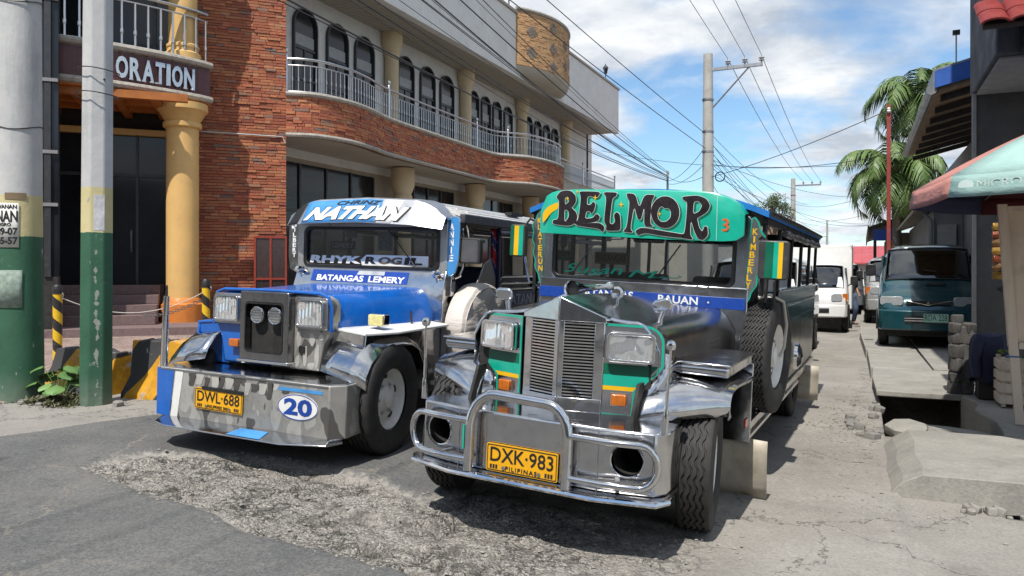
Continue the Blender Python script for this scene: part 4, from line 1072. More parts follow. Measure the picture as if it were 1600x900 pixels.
bm_ = ob('bumper', MB().prism([(-0.86, -0.3), (-0.90, -0.76), (-0.86, -0.80), (0.86, -0.80), (0.94, -0.70), (0.90, -0.3)], 'z', 0.25, 0.645), CAMO, Bq, bevel=0.008)
ob('bumper_shelf', MB().prism([(-0.85, -0.31), (-0.89, -0.755), (-0.85, -0.79), (0.85, -0.79), (0.93, -0.69), (0.89, -0.31)], 'z', 0.646, 0.651), STEEL, Bq, bevel=0.002)
ob('rivet_strip', MB().box(-0.85, 0.85, -0.806, -0.80, 0.628, 0.640), DSTEEL, bm_)
ob('blue_stripe', MB().add([(-0.895, -0.803, 0.255), (-0.75, -0.803, 0.255), (-0.70, -0.803, 0.64), (-0.895, -0.803, 0.64), (-0.895, -0.80, 0.255), (-0.75, -0.80, 0.255), (-0.70, -0.80, 0.64), (-0.895, -0.80, 0.64)], [(0, 1, 2, 3), (7, 6, 5, 4), (0, 4, 5, 1), (1, 5, 6, 2), (2, 6, 7, 3), (3, 7, 4, 0)]), BLUE, bm_, smooth=False)
ob('white_stripe', MB().add([(-0.735, -0.803, 0.255), (-0.66, -0.803, 0.255), (-0.60, -0.803, 0.64), (-0.685, -0.803, 0.64), (-0.735, -0.80, 0.255), (-0.66, -0.80, 0.255), (-0.60, -0.80, 0.64), (-0.685, -0.80, 0.64)], [(0, 1, 2, 3), (7, 6, 5, 4), (0, 4, 5, 1), (1, 5, 6, 2), (2, 6, 7, 3), (3, 7, 4, 0)]), WHITE, bm_, smooth=False)
rb_ = random.Random(31)
for k in range(13):
    cx = -0.48 + 0.078 * k + rb_.uniform(-.02, .02); zt = 0.625 - rb_.random() * 0.03; ln_ = rb_.uniform(0.06, 0.17); w_ = rb_.uniform(0.03, 0.055)
    if -0.45 < cx < 0.06 and zt - ln_ < 0.52: ln_ = zt - 0.53
    if cx > 0.34 and ln_ > 0.05: ln_ = 0.05
    drip = soften([(cx - w_, zt), (cx + w_, zt), (cx + w_ * 0.6, zt - ln_ * 0.5), (cx + w_ * 0.7 - 0.02, zt - ln_), (cx - w_ * 0.5 - 0.02, zt - ln_), (cx - w_ * 0.7, zt - ln_ * 0.4)], 2)
    decal('painted_patch', [drip], paint('patch_grey', (0.55, 0.54, 0.51), 0.35, metal=0.4) if k % 2 else paint('patch_dark', (0.10, 0.095, 0.09), 0.35, metal=0.4), bm_, lambda a, b: (a, b), -0.8025, -0.8005)
trayp = [(-0.90, -0.74), (-0.80, -0.90), (-0.62, -0.97), (0.55, -0.98), (0.88, -0.86), (0.93, -0.72)]
tray = ob('bumper_tray', MB().loft([[(x, y, 0.215) for x, y in trayp], [(x * 1.0, y, 0.225) for x, y in trayp], [(x * 0.99, -0.795 if y < -0.8 else y, 0.258) for x, y in trayp]]), STEEL, Bq, bevel=0.004)
ob('tray_sticker', MB().add([(0.03, -0.965, 0.2305), (0.36, -0.968, 0.2305), (0.33, -0.84, 0.255), (0.06, -0.84, 0.255), (0.03, -0.962, 0.2265), (0.36, -0.964, 0.2265), (0.33, -0.84, 0.25), (0.06, -0.84, 0.25)], [(0, 1, 2, 3), (7, 6, 5, 4), (0, 4, 5, 1), (1, 5, 6, 2), (2, 6, 7, 3), (3, 7, 4, 0)]), SKYB, tray, smooth=False)
pl_ = plate(Bq, -0.205, -0.812, 0.432, 0.50, 0.165, 'DWL·688', 'PHILIPPINES 2003', (0, rad(1.0), 0))
ob('plate_bracket', MB().box(-0.17, 0.25, -0.012, 0.008, 0.075, 0.098), BLACK, pl_)
ov = ob('oval_badge', MB().prism([(0.575 + 0.19 * math.cos(t), 0.462 + 0.098 * math.sin(t)) for t in [2 * PI * k / 32 for k in range(32)]], 'y', -0.8045, -0.800), WHITE, bm_, smooth=False)
text('badge_number', '20', DBLUE, ov, onfront(0.445, 0.71, 0.40, 0.525, -0.8055), bold=0.035)
ob('badge_rim', MB().tube([(0.575 + 0.185 * math.cos(t), -0.805, 0.462 + 0.093 * math.sin(t)) for t in [2 * PI * k / 32 for k in range(32)]], 0.003, 5, closed=True), DBLUE, ov)
ob('badge_bar', MB().box(0.39, 0.80, -0.803, -0.80, 0.575, 0.60), SKYB, bm_, smooth=False)
for s in (-1,):
    ob('guide_rod', MB().tube([(-0.90, -0.73, 0.56), (-0.905, -0.73, 0.70), (-0.90, -0.73, 0.95), (-0.893, -0.73, 1.22)], [0.026, 0.030, 0.026, 0.022], 10), CHROME, Bq)
    ob('guide_tip', MB().tube([(-0.893, -0.73, 1.22), (-0.891, -0.73, 1.31)], [0.011, 0.007], 8), BLACK, Bq)
# nose
YN = -0.50
def nose(s): return [(s * 0.0, 0.68), (s * 0.50, 0.68), (s * 0.54, 0.9), (s * 0.60, 1.02), (s * 0.60, 1.20), (s * 0.57, 1.25), (s * 0.5, 1.275), (s * 0.0, 1.285)]
for s in (-1, 1):
    ob('nose_panel', MB().prism(nose(s), 'y', YN + 0.02, YN + 0.16), CAMO if s > 0 else BLUE, Bq, bevel=0.02)
    hl = headlamp(Bq, s * 0.435, YN - 0.005, 1.135, 0.27, 0.215, 0.0, STEEL)
    ob('lamp_surround', frame(MB(), rrect(-0.155, 0.155, -0.125, 0.125, 0.02), rrect(-0.12, 0.12, -0.092, 0.092, 0.02), 'y', 0.0, 0.03), DSTEEL, hl, bevel=0.004)
ob('nose_edge', MB().tube([(-0.61, YN + 0.02, 1.0), (-0.61, YN + 0.02, 1.19), (-0.58, YN + 0.02, 1.265), (-0.5, YN + 0.02, 1.292), (0, YN + 0.0, 1.30), (0.5, YN + 0.02, 1.292), (0.58, YN + 0.02, 1.265), (0.61, YN + 0.02, 1.19), (0.61, YN + 0.02, 1.0)], 0.014, 8), BLUE, Bq)
gf = MB(); frame(gf, rrect(-0.25, 0.25, 0.735, 1.29, 0.012, 4), rrect(-0.197, 0.197, 0.80, 1.20, 0.035, 4), 'y', YN - 0.06, YN + 0.03)
grl = ob('grille', gf, steel('grille_dark_steel', (0.26, 0.26, 0.265), 0.15, 0.4, 0.1), Bq, bevel=0.008)
ob('grille_recess', MB().box(-0.25, 0.25, YN + 0.012, YN + 0.018, 0.74, 1.28), DARK, grl)
ob('grille_seal', frame(MB(), rrect(-0.199, 0.199, 0.798, 1.202, 0.036, 4), rrect(-0.188, 0.188, 0.81, 1.19, 0.03, 4), 'y', YN - 0.064, YN - 0.05), BLACK, grl)
ob('grille_tray', MB().box(-0.265, 0.265, YN - 0.08, YN + 0.02, 0.715, 0.738), STEEL, grl, bevel=0.006)
for x in (-0.085, 0.10):
    hn = ob('horn', MB().lathe([(0.062, -0.03), (0.068, -0.022), (0.066, 0.0), (0.03, 0.05)], 24, axis='y'), DSTEEL, grl, loc=(x, YN - 0.018, 1.10))
    ob('horn_ring', MB().tube([(0.064 * math.cos(t), -0.03, 0.064 * math.sin(t)) for t in [2 * PI * k / 24 for k in range(24)]], 0.005, 6, closed=True), CHROME, hn)
    for k in range(5):
        zz = -0.04 + 0.02 * k; hw_ = math.sqrt(0.058 ** 2 - zz * zz)
        ob('horn_slat', MB().box(-hw_, hw_, -0.036, -0.0305, zz - 0.004, zz + 0.003), CHROME, hn, smooth=False)
ob('turn_signal', MB().prism(rrect(-0.05, 0.05, -0.032, 0.032, 0.008, 3), 'y', -0.05, 0.0), AMBER, Bq, loc=(-0.345, YN + 0.018, 0.855), bevel=0.005)
ob('white_stripe', MB().add([(-0.30, YN + 0.0165, 0.69), (-0.26, YN + 0.0165, 0.69), (-0.26, YN + 0.0165, 1.0), (-0.275, YN + 0.0165, 1.0), (-0.30, YN + 0.0205, 0.69), (-0.26, YN + 0.0205, 0.69), (-0.26, YN + 0.0205, 1.0), (-0.275, YN + 0.0205, 1.0)], [(0, 1, 2, 3), (7, 6, 5, 4), (0, 4, 5, 1), (1, 5, 6, 2), (2, 6, 7, 3), (3, 7, 4, 0)]), WHITE, Bq, smooth=False)
rb_ = random.Random(8)
for k, (cx, cz, r, sx_, sz_) in enumerate([(0.30, 0.93, 0.05, .6, 1.5), (0.36, 0.80, 0.045, .6, 2.0), (0.43, 0.93, 0.04, .7, 1.3), (0.48, 0.80, 0.045, .6, 2.2), (0.29, 0.75, 0.035, .8, 1.2), (0.42, 0.72, 0.035, 1, .8), (0.52, 0.95, 0.03, .8, 1)]):
    decal('painted_patch', [soften(blob(rb_, cx, cz, r, 8, sx_, sz_), 2)], paint('patch_grey', (0.55, 0.54, 0.51), 0.35, metal=0.4), Bq, lambda a, b: (a, b), YN + 0.0165, YN + 0.0195)
ob('badge', MB().prism(rrect(0.305, 0.365, 0.815, 0.875, 0.01, 2), 'y', YN + 0.005, YN + 0.02), BLACK, Bq, bevel=0.003)
# bonnet
def hsec(y):
    t = max(0, min(1, (y + 0.48) / 1.3)); hw = 0.585 + 0.19 * t; zt = 1.285 + 0.045 * t
    pts = []
    for k in range(-12, 13):
        u = k / 12; a = abs(u)
        z = zt - 0.012 * a * a - 0.21 * max(0, (a - 0.78) / 0.22) ** 2.2
        pts.append((u * hw, y, z))
    return [(-hw - 0.003, y, 1.0)] + pts + [(hw + 0.003, y, 1.0)]
hood = ob('bonnet', MB().grid([hsec(-0.48 + 1.3 * k / 12) for k in range(13)]), BLUE, Bq)
ob('bonnet_latch', MB().tube([(0.76, 0.42, 1.13), (0.775, 0.42, 1.02)], 0.009, 6), DARK, hood)
ob('engine_bay', MB().box(-0.55, 0.55, -0.36, 0.8, 0.6, 1.15), DARK, Bq)
for s in (-1, 1):
    tops = [(s * 0.56, -0.41, 1.03), (s * 0.88, -0.41, 1.0), (s * 0.98, -0.1, 1.0), (s * 0.98, 0.72, 1.01), (s * 0.56, 0.78, 1.04)]
    fp = ob('fender_plate', MB().loft([[(x, y, z - 0.022) for x, y, z in tops], tops]), WHITE if s > 0 else BLUE, Bq, bevel=0.006)
    side = [(-0.45, 0.66), (-0.40, 1.0), (-0.18, 0.985), (0.72, 0.985), (0.74, 0.42), (0.50, 0.42), (0.47, 0.66), (0.36, 0.83), (0.18, 0.925), (-0.07, 0.945), (-0.27, 0.90), (-0.40, 0.78)]
    ob('fender_side', MB().prism(side, 'x', s * 0.86, s * 0.885), STEEL if s > 0 else BLUE, Bq, bevel=0.004)
    if s < 0:
        ob('nose_side', MB().prism([(-0.90, 0.66), (-0.86, 0.98), (-0.58, 1.02), (-0.52, 0.66)], 'y', -0.40, -0.37), BLUE, Bq, bevel=0.004)
    else:
        ob('nose_side', MB().prism([(0.86, 0.66), (0.86, 0.98), (0.58, 1.02), (0.50, 0.66)], 'y', -0.40, -0.37), STEEL, Bq, bevel=0.004)
    rows = []
    ar = [(-0.62, 0.66), (-0.58, 0.75), (-0.50, 0.845), (-0.38, 0.915), (-0.22, 0.95), (-0.04, 0.958), (0.15, 0.942), (0.32, 0.875), (0.44, 0.76), (0.50, 0.62)]
    for i, (yy, zz) in enumerate(ar):
        wv = (0.10 if s > 0 else 0.24) * (1 - 0.75 * (i / (len(ar) - 1)))
        rows.append([(s * (0.60 + 0.28 * q), yy + 0.03 * (1 - q) * (1 - i / 9), zz + 0.05 * (1 - q) * (1 - i / 9)) for q in (0, .33, .66, 1)] + [(s * (0.88 + wv * q), yy + 0.10 * q * (1 - i / 12), zz - 0.05 * q - 0.03 * q * q) for q in (.3, .6, .9, 1.0)])
    fl = ob('wheel_flare', MB().grid(rows), STEEL, Bq); fl.modifiers.new('thick', 'SOLIDIFY').thickness = 0.006
    fg = ob('fog_lamp', MB().prism(rrect(-0.07, 0.07, -0.045, 0.045, 0.012, 3), 'y', -0.05, 0.02), YLENS, Bq, bevel=0.006, loc=(s * 0.80, -0.12, 1.085))
    ob('lamp_shell', MB().prism(rrect(-0.074, 0.074, -0.049, 0.049, 0.014, 3), 'y', -0.03, 0.05), CHROME, fg, bevel=0.006)
    ob('lamp_stem', MB().tube([(0, 0, -0.045), (0, 0, -0.09)], 0.01, 6), DSTEEL, fg)
    ob('inner_wing', MB().prism([(-0.36, 0.66), (-0.3, 0.95), (0.74, 0.97), (0.74, 0.45), (0.5, 0.5)], 'x', s * 0.555, s * 0.57), DARK, Bq)
    ob('wheel_arch_panel', MB().box(min(s*.56, s*.94), max(s*.56, s*.94), 0.74, 0.77, 0.42, 0.99), DSTEEL, Bq)
    make_wheel('wheel', Bq, (s * 0.83, -0.09, 0.45), s, 0.45, 0.245, rot=(0, 0, rad(6)), grooves=4, zig=0.006, lug=0.006)
    make_wheel('wheel', Bq, (s * 0.82, 4.1, 0.41), s, 0.41, 0.24)
# cowl and windscreen
YW = 0.87
ob('cowl', MB().prism([(YW - 0.09, 0.9), (YW - 0.09, 1.30), (YW - 0.02, 1.49), (YW + 0.06, 1.49), (YW + 0.06, 0.9)], 'x', -0.87, 0.87), STEEL, Bq, bevel=0.008)
sb = ob('name_band', MB().add([(-0.66, YW - 0.078, 1.343), (0.47, YW - 0.078, 1.343), (0.47, YW - 0.036, 1.457), (-0.66, YW - 0.036, 1.457), (-0.66, YW - 0.07, 1.343), (0.47, YW - 0.07, 1.343), (0.47, YW - 0.028, 1.457), (-0.66, YW - 0.028, 1.457)], [(0, 1, 2, 3), (7, 6, 5, 4), (0, 4, 5, 1), (1, 5, 6, 2), (2, 6, 7, 3), (3, 7, 4, 0)]), DBLUE, Bq, smooth=False)
def bandf(x0, x1, z0, z1):
    return lambda u, v, t: (x0 + (x1 - x0) * u, YW - 0.0785 + ((z0 + (z1 - z0) * v) - 1.343) * 0.368 - t, z0 + (z1 - z0) * v)
text('band_lettering', 'BATANGAS', LETW, sb, bandf(-0.59, -0.03, 1.352, 1.41), bold=0.03)
text('band_lettering', 'LEMERY', LETW, sb, bandf(0.03, 0.44, 1.352, 1.41), bold=0.03)
ob('band_patch', MB().add([(-0.12, YW - 0.0515, 1.42), (0.2, YW - 0.0515, 1.42), (0.2, YW - 0.0375, 1.457), (-0.1, YW - 0.0375, 1.457), (-0.12, YW - 0.047, 1.42), (0.2, YW - 0.047, 1.42), (0.2, YW - 0.033, 1.457), (-0.1, YW - 0.033, 1.457)], [(0, 1, 2, 3), (7, 6, 5, 4), (0, 4, 5, 1), (1, 5, 6, 2), (2, 6, 7, 3), (3, 7, 4, 0)]), paint('pale_grey_paint', (0.5, 0.52, 0.54), .4), sb, smooth=False)
wf = MB(); frame(wf, rrect(-0.87, 0.87, 1.455, 2.02, 0.05), rrect(-0.79, 0.79, 1.485, 1.88, 0.06), 'y', YW - 0.03, YW + 0.04)
ob('windscreen_frame', wf, paint('pale_metal_frame', (0.42, 0.42, 0.41), 0.35, metal=0.6), Bq, bevel=0.008)
rb = MB(); frame(rb, rrect(-0.795, 0.795, 1.48, 1.885, 0.065), rrect(-0.755, 0.755, 1.512, 1.855, 0.05), 'y', YW - 0.038, YW + 0.02)
ob('windscreen_seal', rb, BLACK, Bq, bevel=0.006)
ws = ob('windscreen', MB().prism(rrect(-0.765, 0.765, 1.503, 1.865, 0.055), 'y', YW - 0.006, YW - 0.001), GLASS, Bq, smooth=False)
text('screen_lettering', 'RHYK', LETW, ws, onfront(-0.72, -0.10, 1.525, 1.60, YW - 0.010, shear=0.25), bold=0.05)
rg = ob('screen_panel', MB().add([(-0.09, YW - 0.0095, 1.512), (0.66, YW - 0.0095, 1.512), (0.66, YW - 0.0095, 1.615), (-0.04, YW - 0.0095, 1.615), (-0.11, YW - 0.0095, 1.565), (-0.09, YW - 0.0075, 1.512), (0.66, YW - 0.0075, 1.512), (0.66, YW - 0.0075, 1.615), (-0.04, YW - 0.0075, 1.615), (-0.11, YW - 0.0075, 1.565)], [(0, 1, 2, 3, 4), (9, 8, 7, 6, 5), (0, 5, 6, 1), (1, 6, 7, 2), (2, 7, 8, 3), (3, 8, 9, 4), (4, 9, 5, 0)]), LETW, ws, smooth=False)
text('screen_lettering', 'R', LETB, rg, onfront(-0.05, 0.08, 1.53, 1.597, YW - 0.0115, shear=0.25), bold=0.05, depth=0.0015)
text('screen_lettering', 'OG', paint('bronze_ink', srgb(110, 90, 70), .5), rg, onfront(0.10, 0.37, 1.53, 1.597, YW - 0.0115, shear=0.25), bold=0.05, depth=0.0015)
text('screen_lettering', 'IL', LETB, rg, onfront(0.40, 0.60, 1.53, 1.597, YW - 0.0115, shear=0.25), bold=0.05, depth=0.0015)
lm = ob('route_card', MB().box(-0.52, -0.22, YW + 0.05, YW + 0.054, 1.665, 1.745), paint('card_slate', srgb(40, 60, 85), .6), Bq, smooth=False)
text('card_lettering', 'LEMERY', LETW, lm, onfront(-0.50, -0.24, 1.68, 1.73, YW + 0.049), bold=0.02)
ob('card_hanger', MB().box(-0.38, -0.36, YW + 0.054, YW + 0.06, 1.74, 1.95), DARK, lm)
for (x0, x1, z0, z1) in ((-0.73, -0.60, 1.77, 1.84), (-0.30, -0.17, 1.78, 1.85), (0.08, 0.25, 1.66, 1.845), (-0.745, -0.70, 1.62, 1.74)):
    st_ = ob('screen_sticker', MB().box(x0, x1, YW + 0.001, YW + 0.003, z0, z1), paint('faded_sticker', (0.42, 0.42, 0.43), .6, .4, scale=30), ws, smooth=False)
cabin(Bq, 0.9, 5.3, 0.95, NAVY, wheel_x=-0.35, dash_y=0.93)
ob('wiper', MB().tube([(0.55, YW - 0.04, 1.50), (0.22, YW - 0.03, 1.86)], 0.006, 6), BLACK, Bq)
# visor: curved bright sheet with the painted name
YV = 0.62
def vy(x, z): return YV + 0.55 * max(0, abs(x) - 0.60) ** 1.6 + (z - 1.90) * 0.55
up = [(-0.86, 1.99), (-0.80, 2.045), (-0.72, 2.095), (-0.6, 2.135), (0, 2.155), (0.6, 2.13), (0.72, 2.09), (0.82, 2.035), (0.88, 1.97)]
lo = [(-0.88, 1.885), (-0.6, 1.905), (0, 1.92), (0.6, 1.895), (0.9, 1.86)]
xs_ = np.linspace(-0.88, 0.90, 36); rows = []
for x in xs_:
    zu, zl = interp(up, x), interp(lo, x)
    f_ = [zl + (zu - zl) * k / 5 for k in range(6)]
    rows.append([(x, vy(x, z), z) for z in f_] + [(x, vy(x, zu) + 0.05, zu + 0.014), (x, 1.05, zu + 0.02), (x, 1.05, zu), (x, vy(x, zu) + 0.05, zu - 0.02)] + [(x, vy(x, z) + 0.02, z) for z in f_[::-1]])
visB = ob('visor', MB().loft(rows), steel('visor_steel', (0.62, 0.62, 0.63), 0.28, 0.5, 0.1), Bq)
ob('visor_underside', MB().grid([[(x, vy(x, 1.90) + 0.02, interp(lo, x) + 0.02), (x, YW - 0.02, 1.93)] for x in np.linspace(-0.86, 0.87, 12)]), DARK, visB)
def vsheet(a0, a1, m, name, z0f=0.02, z1f=0.98, off=0.0035, skew=0.0):
    mb = MB(); rr = []
    for k in range(14):
        q = k / 13; row = []
        for w_ in range(5):
            r_ = w_ / 4; x = a0 + (a1 - a0) * q + skew * (r_ - .5)
            zl, zu = interp(lo, x), interp(up, x); z = zl + (zu - zl) * (z0f + (z1f - z0f) * r_)
            row.append((x, vy(x, z) - off, z))
        rr.append(row)
    mb.grid(rr); o = ob(name, mb, m, visB); o.modifiers.new('thick', 'SOLIDIFY').thickness = 0.002; return o
vsheet(-0.66, 0.22, SKYB, 'blue_panel', off=0.0035)
vsheet(0.22, 0.42, WHITE, 'white_panel', skew=0.08)
vsheet(-0.84, -0.69, BLACK, 'dark_panel', skew=0.06)
def vtext(x0, x1, f0, f1, sh=0.0, arch=0.0, off=0.007):
    def fn(u, v, t):
        x = x0 + (x1 - x0) * u + sh * (v - .5); zl, zu = interp(lo, x), interp(up, x)
        z = zl + (zu - zl) * (f0 + (f1 - f0) * v); return (x, vy(x, z) - off - t, z)
    return fn
text('visor_lettering_back', 'NATHAN', LETB, visB, vtext(-0.605, 0.51, 0.10, 0.71, 0.10, off=0.0062), bold=0.085, depth=0.0008)
text('visor_lettering', 'NATHAN', LETW, visB, vtext(-0.59, 0.49, 0.14, 0.69, 0.10, off=0.0085), bold=0.055, depth=0.0008)
text('visor_lettering', 'CHRiNZ', LETB, visB, vtext(-0.30, 0.20, 0.76, 0.93, 0.03), bold=0.02)
ob('visor_tag', MB().box(-0.80, -0.77, 0.66, 0.665, 1.855, 1.90), LETW, visB, smooth=False)
for s, nm in ((1, 'ANNIE'), (-1, 'GILBERT')):
    cx = 0.925 * s
    e2 = soften([(-0.06, 1.42), (-0.06, 1.97), (0.05, 1.99), (0.07, 1.9), (0.06, 1.6), (0.03, 1.47)] if s > 0 else [(0.06, 1.42), (0.05, 1.97), (-0.04, 1.97), (-0.07, 1.9), (-0.075, 1.6), (-0.05, 1.45)], 2)
    wing = ob('side_board', MB().prism([(cx + a, b) for a, b in e2], 'y', YW - 0.02, YW - 0.005), SKYB if s > 0 else STEEL, Bq, smooth=False)
    ob('board_edge', MB().tube([(cx + a * 1.02, YW - 0.012, b) for a, b in e2], 0.006, 6, closed=True), CHROME, wing)
    for k, ch in enumerate(nm):
        hgt_ = 0.34 / len(nm); zt = 1.93 - k * (0.36 / len(nm))
        xl = cx + (-0.015 if s > 0 else 0.0)
        text('board_lettering', ch, LETW, wing, (lambda u, v, t, xl=xl, zt=zt, hgt_=hgt_, ch=ch: (xl + (u - .5) * (0.013 if ch == 'I' else 0.044), YW - 0.0215 - t * .5, zt - hgt_ + hgt_ * 0.9 * v)), bold=0.03)
    ln_ = ob('side_lamp', MB().lathe([(0.0, -0.05), (0.028, -0.045), (0.04, -0.02), (0.036, 0.02), (0.0, 0.035)], 16, axis='y', cap=False), CHROME, Bq, loc=(s * 0.79, YW - 0.08, 1.455))
    ob('lamp_stem', MB().tube([(0, 0.0, -0.02), (0, 0.03, -0.09)], 0.01, 6), CHROME, ln_)
    ob('screen_post', MB().prism([(0.87, 1.25), (0.93, 1.99), (1.0, 1.99), (0.96, 1.25)], 'x', s * 0.86, s * 0.90), STEEL, Bq, bevel=0.006)
ob('grab_bar', MB().tube([(0.965, 0.95, 1.88), (0.985, 0.95, 1.80), (0.985, 0.95, 1.52), (0.95, 0.95, 1.44), (0.91, 0.93, 1.42)], 0.013, 8), CHROME, Bq)
mr = strip_mirror(Bq, 1.075, 0.92, 1.675, 0.22, 0.235, [], arm=[(-0.03, 0.02, 0.1), (-0.06, 0.04, 0.2), (-0.12, 0.1, 0.26)])
ob('mirror_face', MB().prism(rrect(-0.09, 0.09, -0.10, 0.10, 0.02), 'y', -0.037, -0.034), paint('mirror_back', (0.09, 0.09, 0.095), 0.35), mr, smooth=False)
# sides
for s in (-1, 1):
    lo_, hi_ = min(s * .93, s * .965), max(s * .93, s * .965)
    ob('side_panel', MB().box(lo_, hi_, 1.75, 5.4, 0.55, 1.27), NAVY, Bq, bevel=0.01)
    ob('door_panel', MB().box(lo_, hi_, 0.95, 1.73, 0.55, 1.05), STEEL, Bq, bevel=0.01)
    for zz in (1.30, 1.36, 1.43):
        ob('side_rail', MB().tube([(s * 0.95, 1.78, zz - 0.04), (s * 0.95, 1.84, zz), (s * 0.95, 3.4, zz), (s * 0.95, 5.35, zz)], 0.014, 8), CHROME if zz > 1.4 else STEEL, Bq)
    ob('inner_panel', MB().box(min(s*.915, s*.93), max(s*.915, s*.93), 1.80, 5.3, 1.27, 1.42), NAVY, Bq)
    for y in (1.76, 2.7, 3.6, 4.5, 5.3):
        ob('pillar', MB().box(min(s*.93, s*.96), max(s*.93, s*.96), y, y + 0.05, 1.25, 2.0), NAVY, Bq, bevel=0.005)
    ob('drip_rail', MB().box(min(s*.93, s*.985), max(s*.93, s*.985), 0.95, 5.5, 1.93, 2.02), paint('grey_trim', (0.06, 0.062, 0.07), .4), Bq, bevel=0.01)
    ob('rolled_curtain', MB().tube([(s * 0.955, 1.75 + k * 0.2, 1.88 + 0.006 * math.sin(k * 2)) for k in range(18)], 0.03, 8), NAVY, Bq)
    ob('running_board', MB().box(min(s*.80, s*1.0), max(s*.80, s*1.0), 0.76, 3.6, 0.44, 0.475), STEEL, Bq, bevel=0.006)
text('side_lettering', 'BATANGAS', paint('side_ink', srgb(170, 180, 205), .5), Bq, lambda u, v, t: (0.9665 + t, 1.95 + 1.05 * u, 1.13 + 0.11 * v), bold=0.0)
# quarter panel behind the door opening
ob('quarter_panel', MB().prism([(1.28, 1.05), (1.28, 1.30), (1.45, 1.55), (1.60, 1.62), (1.72, 1.42), (1.72, 1.05)], 'x', 0.925, 0.945), DSTEEL, Bq, bevel=0.004)
def flag_mat():
    t = NT('striped_curtain'); w = t.n.new('ShaderNodeTexWave'); w.inputs['Scale'].default_value = 2.2; w.inputs['Distortion'].default_value = 2.5; w.bands_direction = 'DIAGONAL'
    t.l.new(t.tc.outputs['Object'], w.inputs[0])
    t.set('Base Color', t.ramp(w.outputs['Fac'], [(0.30, srgb(160, 25, 35)), (0.55, srgb(150, 22, 35)), (0.60, (0.55, 0.55, 0.6)), (0.70, srgb(30, 40, 90))])); t.set('Roughness', 0.8); return t.m
rows = [[(0.90 + 0.02 * math.sin(q * 14 + t * 3), 1.66 + 0.12 * q + 0.03 * math.sin(t * 4), 1.92 - 0.62 * t) for q in [k / 10 for k in range(11)]] for t in [k / 10 for k in range(11)]]
ob('curtain', MB().grid(rows), flag_mat(), Bq).modifiers.new('thick', 'SOLIDIFY').thickness = 0.006
ROOFW = paint('ribbed_white_roof', (0.66, 0.66, 0.65), 0.3, 0.06, metal=0.3, dirt=0.3)
rf = roof_shell(Bq, 0.98, 5.5, 0.985, 2.02, 2.165, ROOFW, DARK)
for k in range(-8, 9):
    t_ = k / 8.5
    ob('roof_rib', MB().tube([(0.985 * t_, y, 2.02 + 0.145 * (1 - abs(t_) ** 2.6) + 0.002) for y in (1.1, 2.5, 4, 5.45)], 0.011, 6), ROOFW, rf)
ob('roof_vent', MB().box(0.80, 0.88, 2.2, 2.5, 2.09, 2.125), BLACK, rf)
ob('chassis', MB().box(-0.45, 0.45, -0.35, 5.2, 0.42, 0.58), DARK, Bq)
ob('axle', MB().tube([(-0.75, 0, 0.41), (0.75, 0, 0.41)], 0.05, 10), DARK, Bq)
ob('axle', MB().tube([(-0.75, 4.1, 0.41), (0.75, 4.1, 0.41)], 0.07, 10), DARK, Bq)
# spare wheel under a pale cover
def cloth(name, c):
    t = NT(name); t.set('Base Color', t.ramp(t.noise(3, 6, 0.6), [(0.3, tuple(x * .8 for x in c)), (0.7, c)])); t.set('Roughness', 0.75)
    t.set('Normal', t.bump(t.noise(7, 4, stretch=(1, 1, 3)), 0.35, 0.03)); return t.m
COVER = cloth('pale_canvas', (0.62, 0.57, 0.53))
prof = [(0.0, 0.125), (0.30, 0.125), (0.40, 0.115), (0.435, 0.09), (0.447, 0.04), (0.447, -0.04), (0.435, -0.09), (0.38, -0.115), (0.25, -0.10), (0.0, -0.1)]
spm = MB().lathe(prof, 48, axis='x', cap=False)
spm.map(lambda x, y, z: (x + 0.008 * math.sin(9 * math.atan2(z, y)) * (1 if x > 0 else 0), y * (1 + 0.008 * math.sin(7 * math.atan2(z, y))), z * (1 + 0.006 * math.sin(11 * math.atan2(z, y)))))
sp_ = ob('spare_wheel_cover', spm, COVER, Bq, loc=(1.02, 1.20, 0.93), rot=(0, 0, rad(-4)))
ob('cover_hem', MB().tube([(0.115, 0.405 * math.cos(t), 0.405 * math.sin(t)) for t in [2 * PI * k / 40 for k in range(40)]], 0.006, 6, closed=True), COVER, sp_)
ob('spare_bracket', MB().tube([(0.95, 1.2, 0.93), (0.8, 1.2, 0.93)], 0.06, 10), DARK, Bq)
# ------------------------------------------------------------------ brick-faced corner building
CX, CY = -13.82, 15.65
BLD = thing('corner_building', 'two-storey orange brick building with curved balcony and arched windows', 'building', (CX, CY, 0.0))
def wob(name, mb, m, parent=None, root=BLD, **k):
    """geometry given in world metres, parented under a thing that stands at its own base"""
    p = parent if parent is not None else root
    l = root.location
    mb.v = [(a - l[0], b - l[1], c - l[2]) for a, b, c in mb.v]
    return ob(name, mb, m, p, **k)
def ch(s, n, z=0.0):
    """cut-off corner frame: s along the face to the left, n outwards"""
    return (CX - 0.70711 * s + 0.70711 * n, CY - 0.70711 * s - 0.70711 * n, z)
def cbox(mb, s0, s1, n0, n1, z0, z1):
    mb.add([ch(s0, n0, z0), ch(s1, n0, z0), ch(s1, n1, z0), ch(s0, n1, z0), ch(s0, n0, z1), ch(s1, n0, z1), ch(s1, n1, z1), ch(s0, n1, z1)],
           [(0, 3, 2, 1), (4, 5, 6, 7), (0, 1, 5, 4), (1, 2, 6, 5), (2, 3, 7, 6), (3, 0, 4, 7)]); return mb
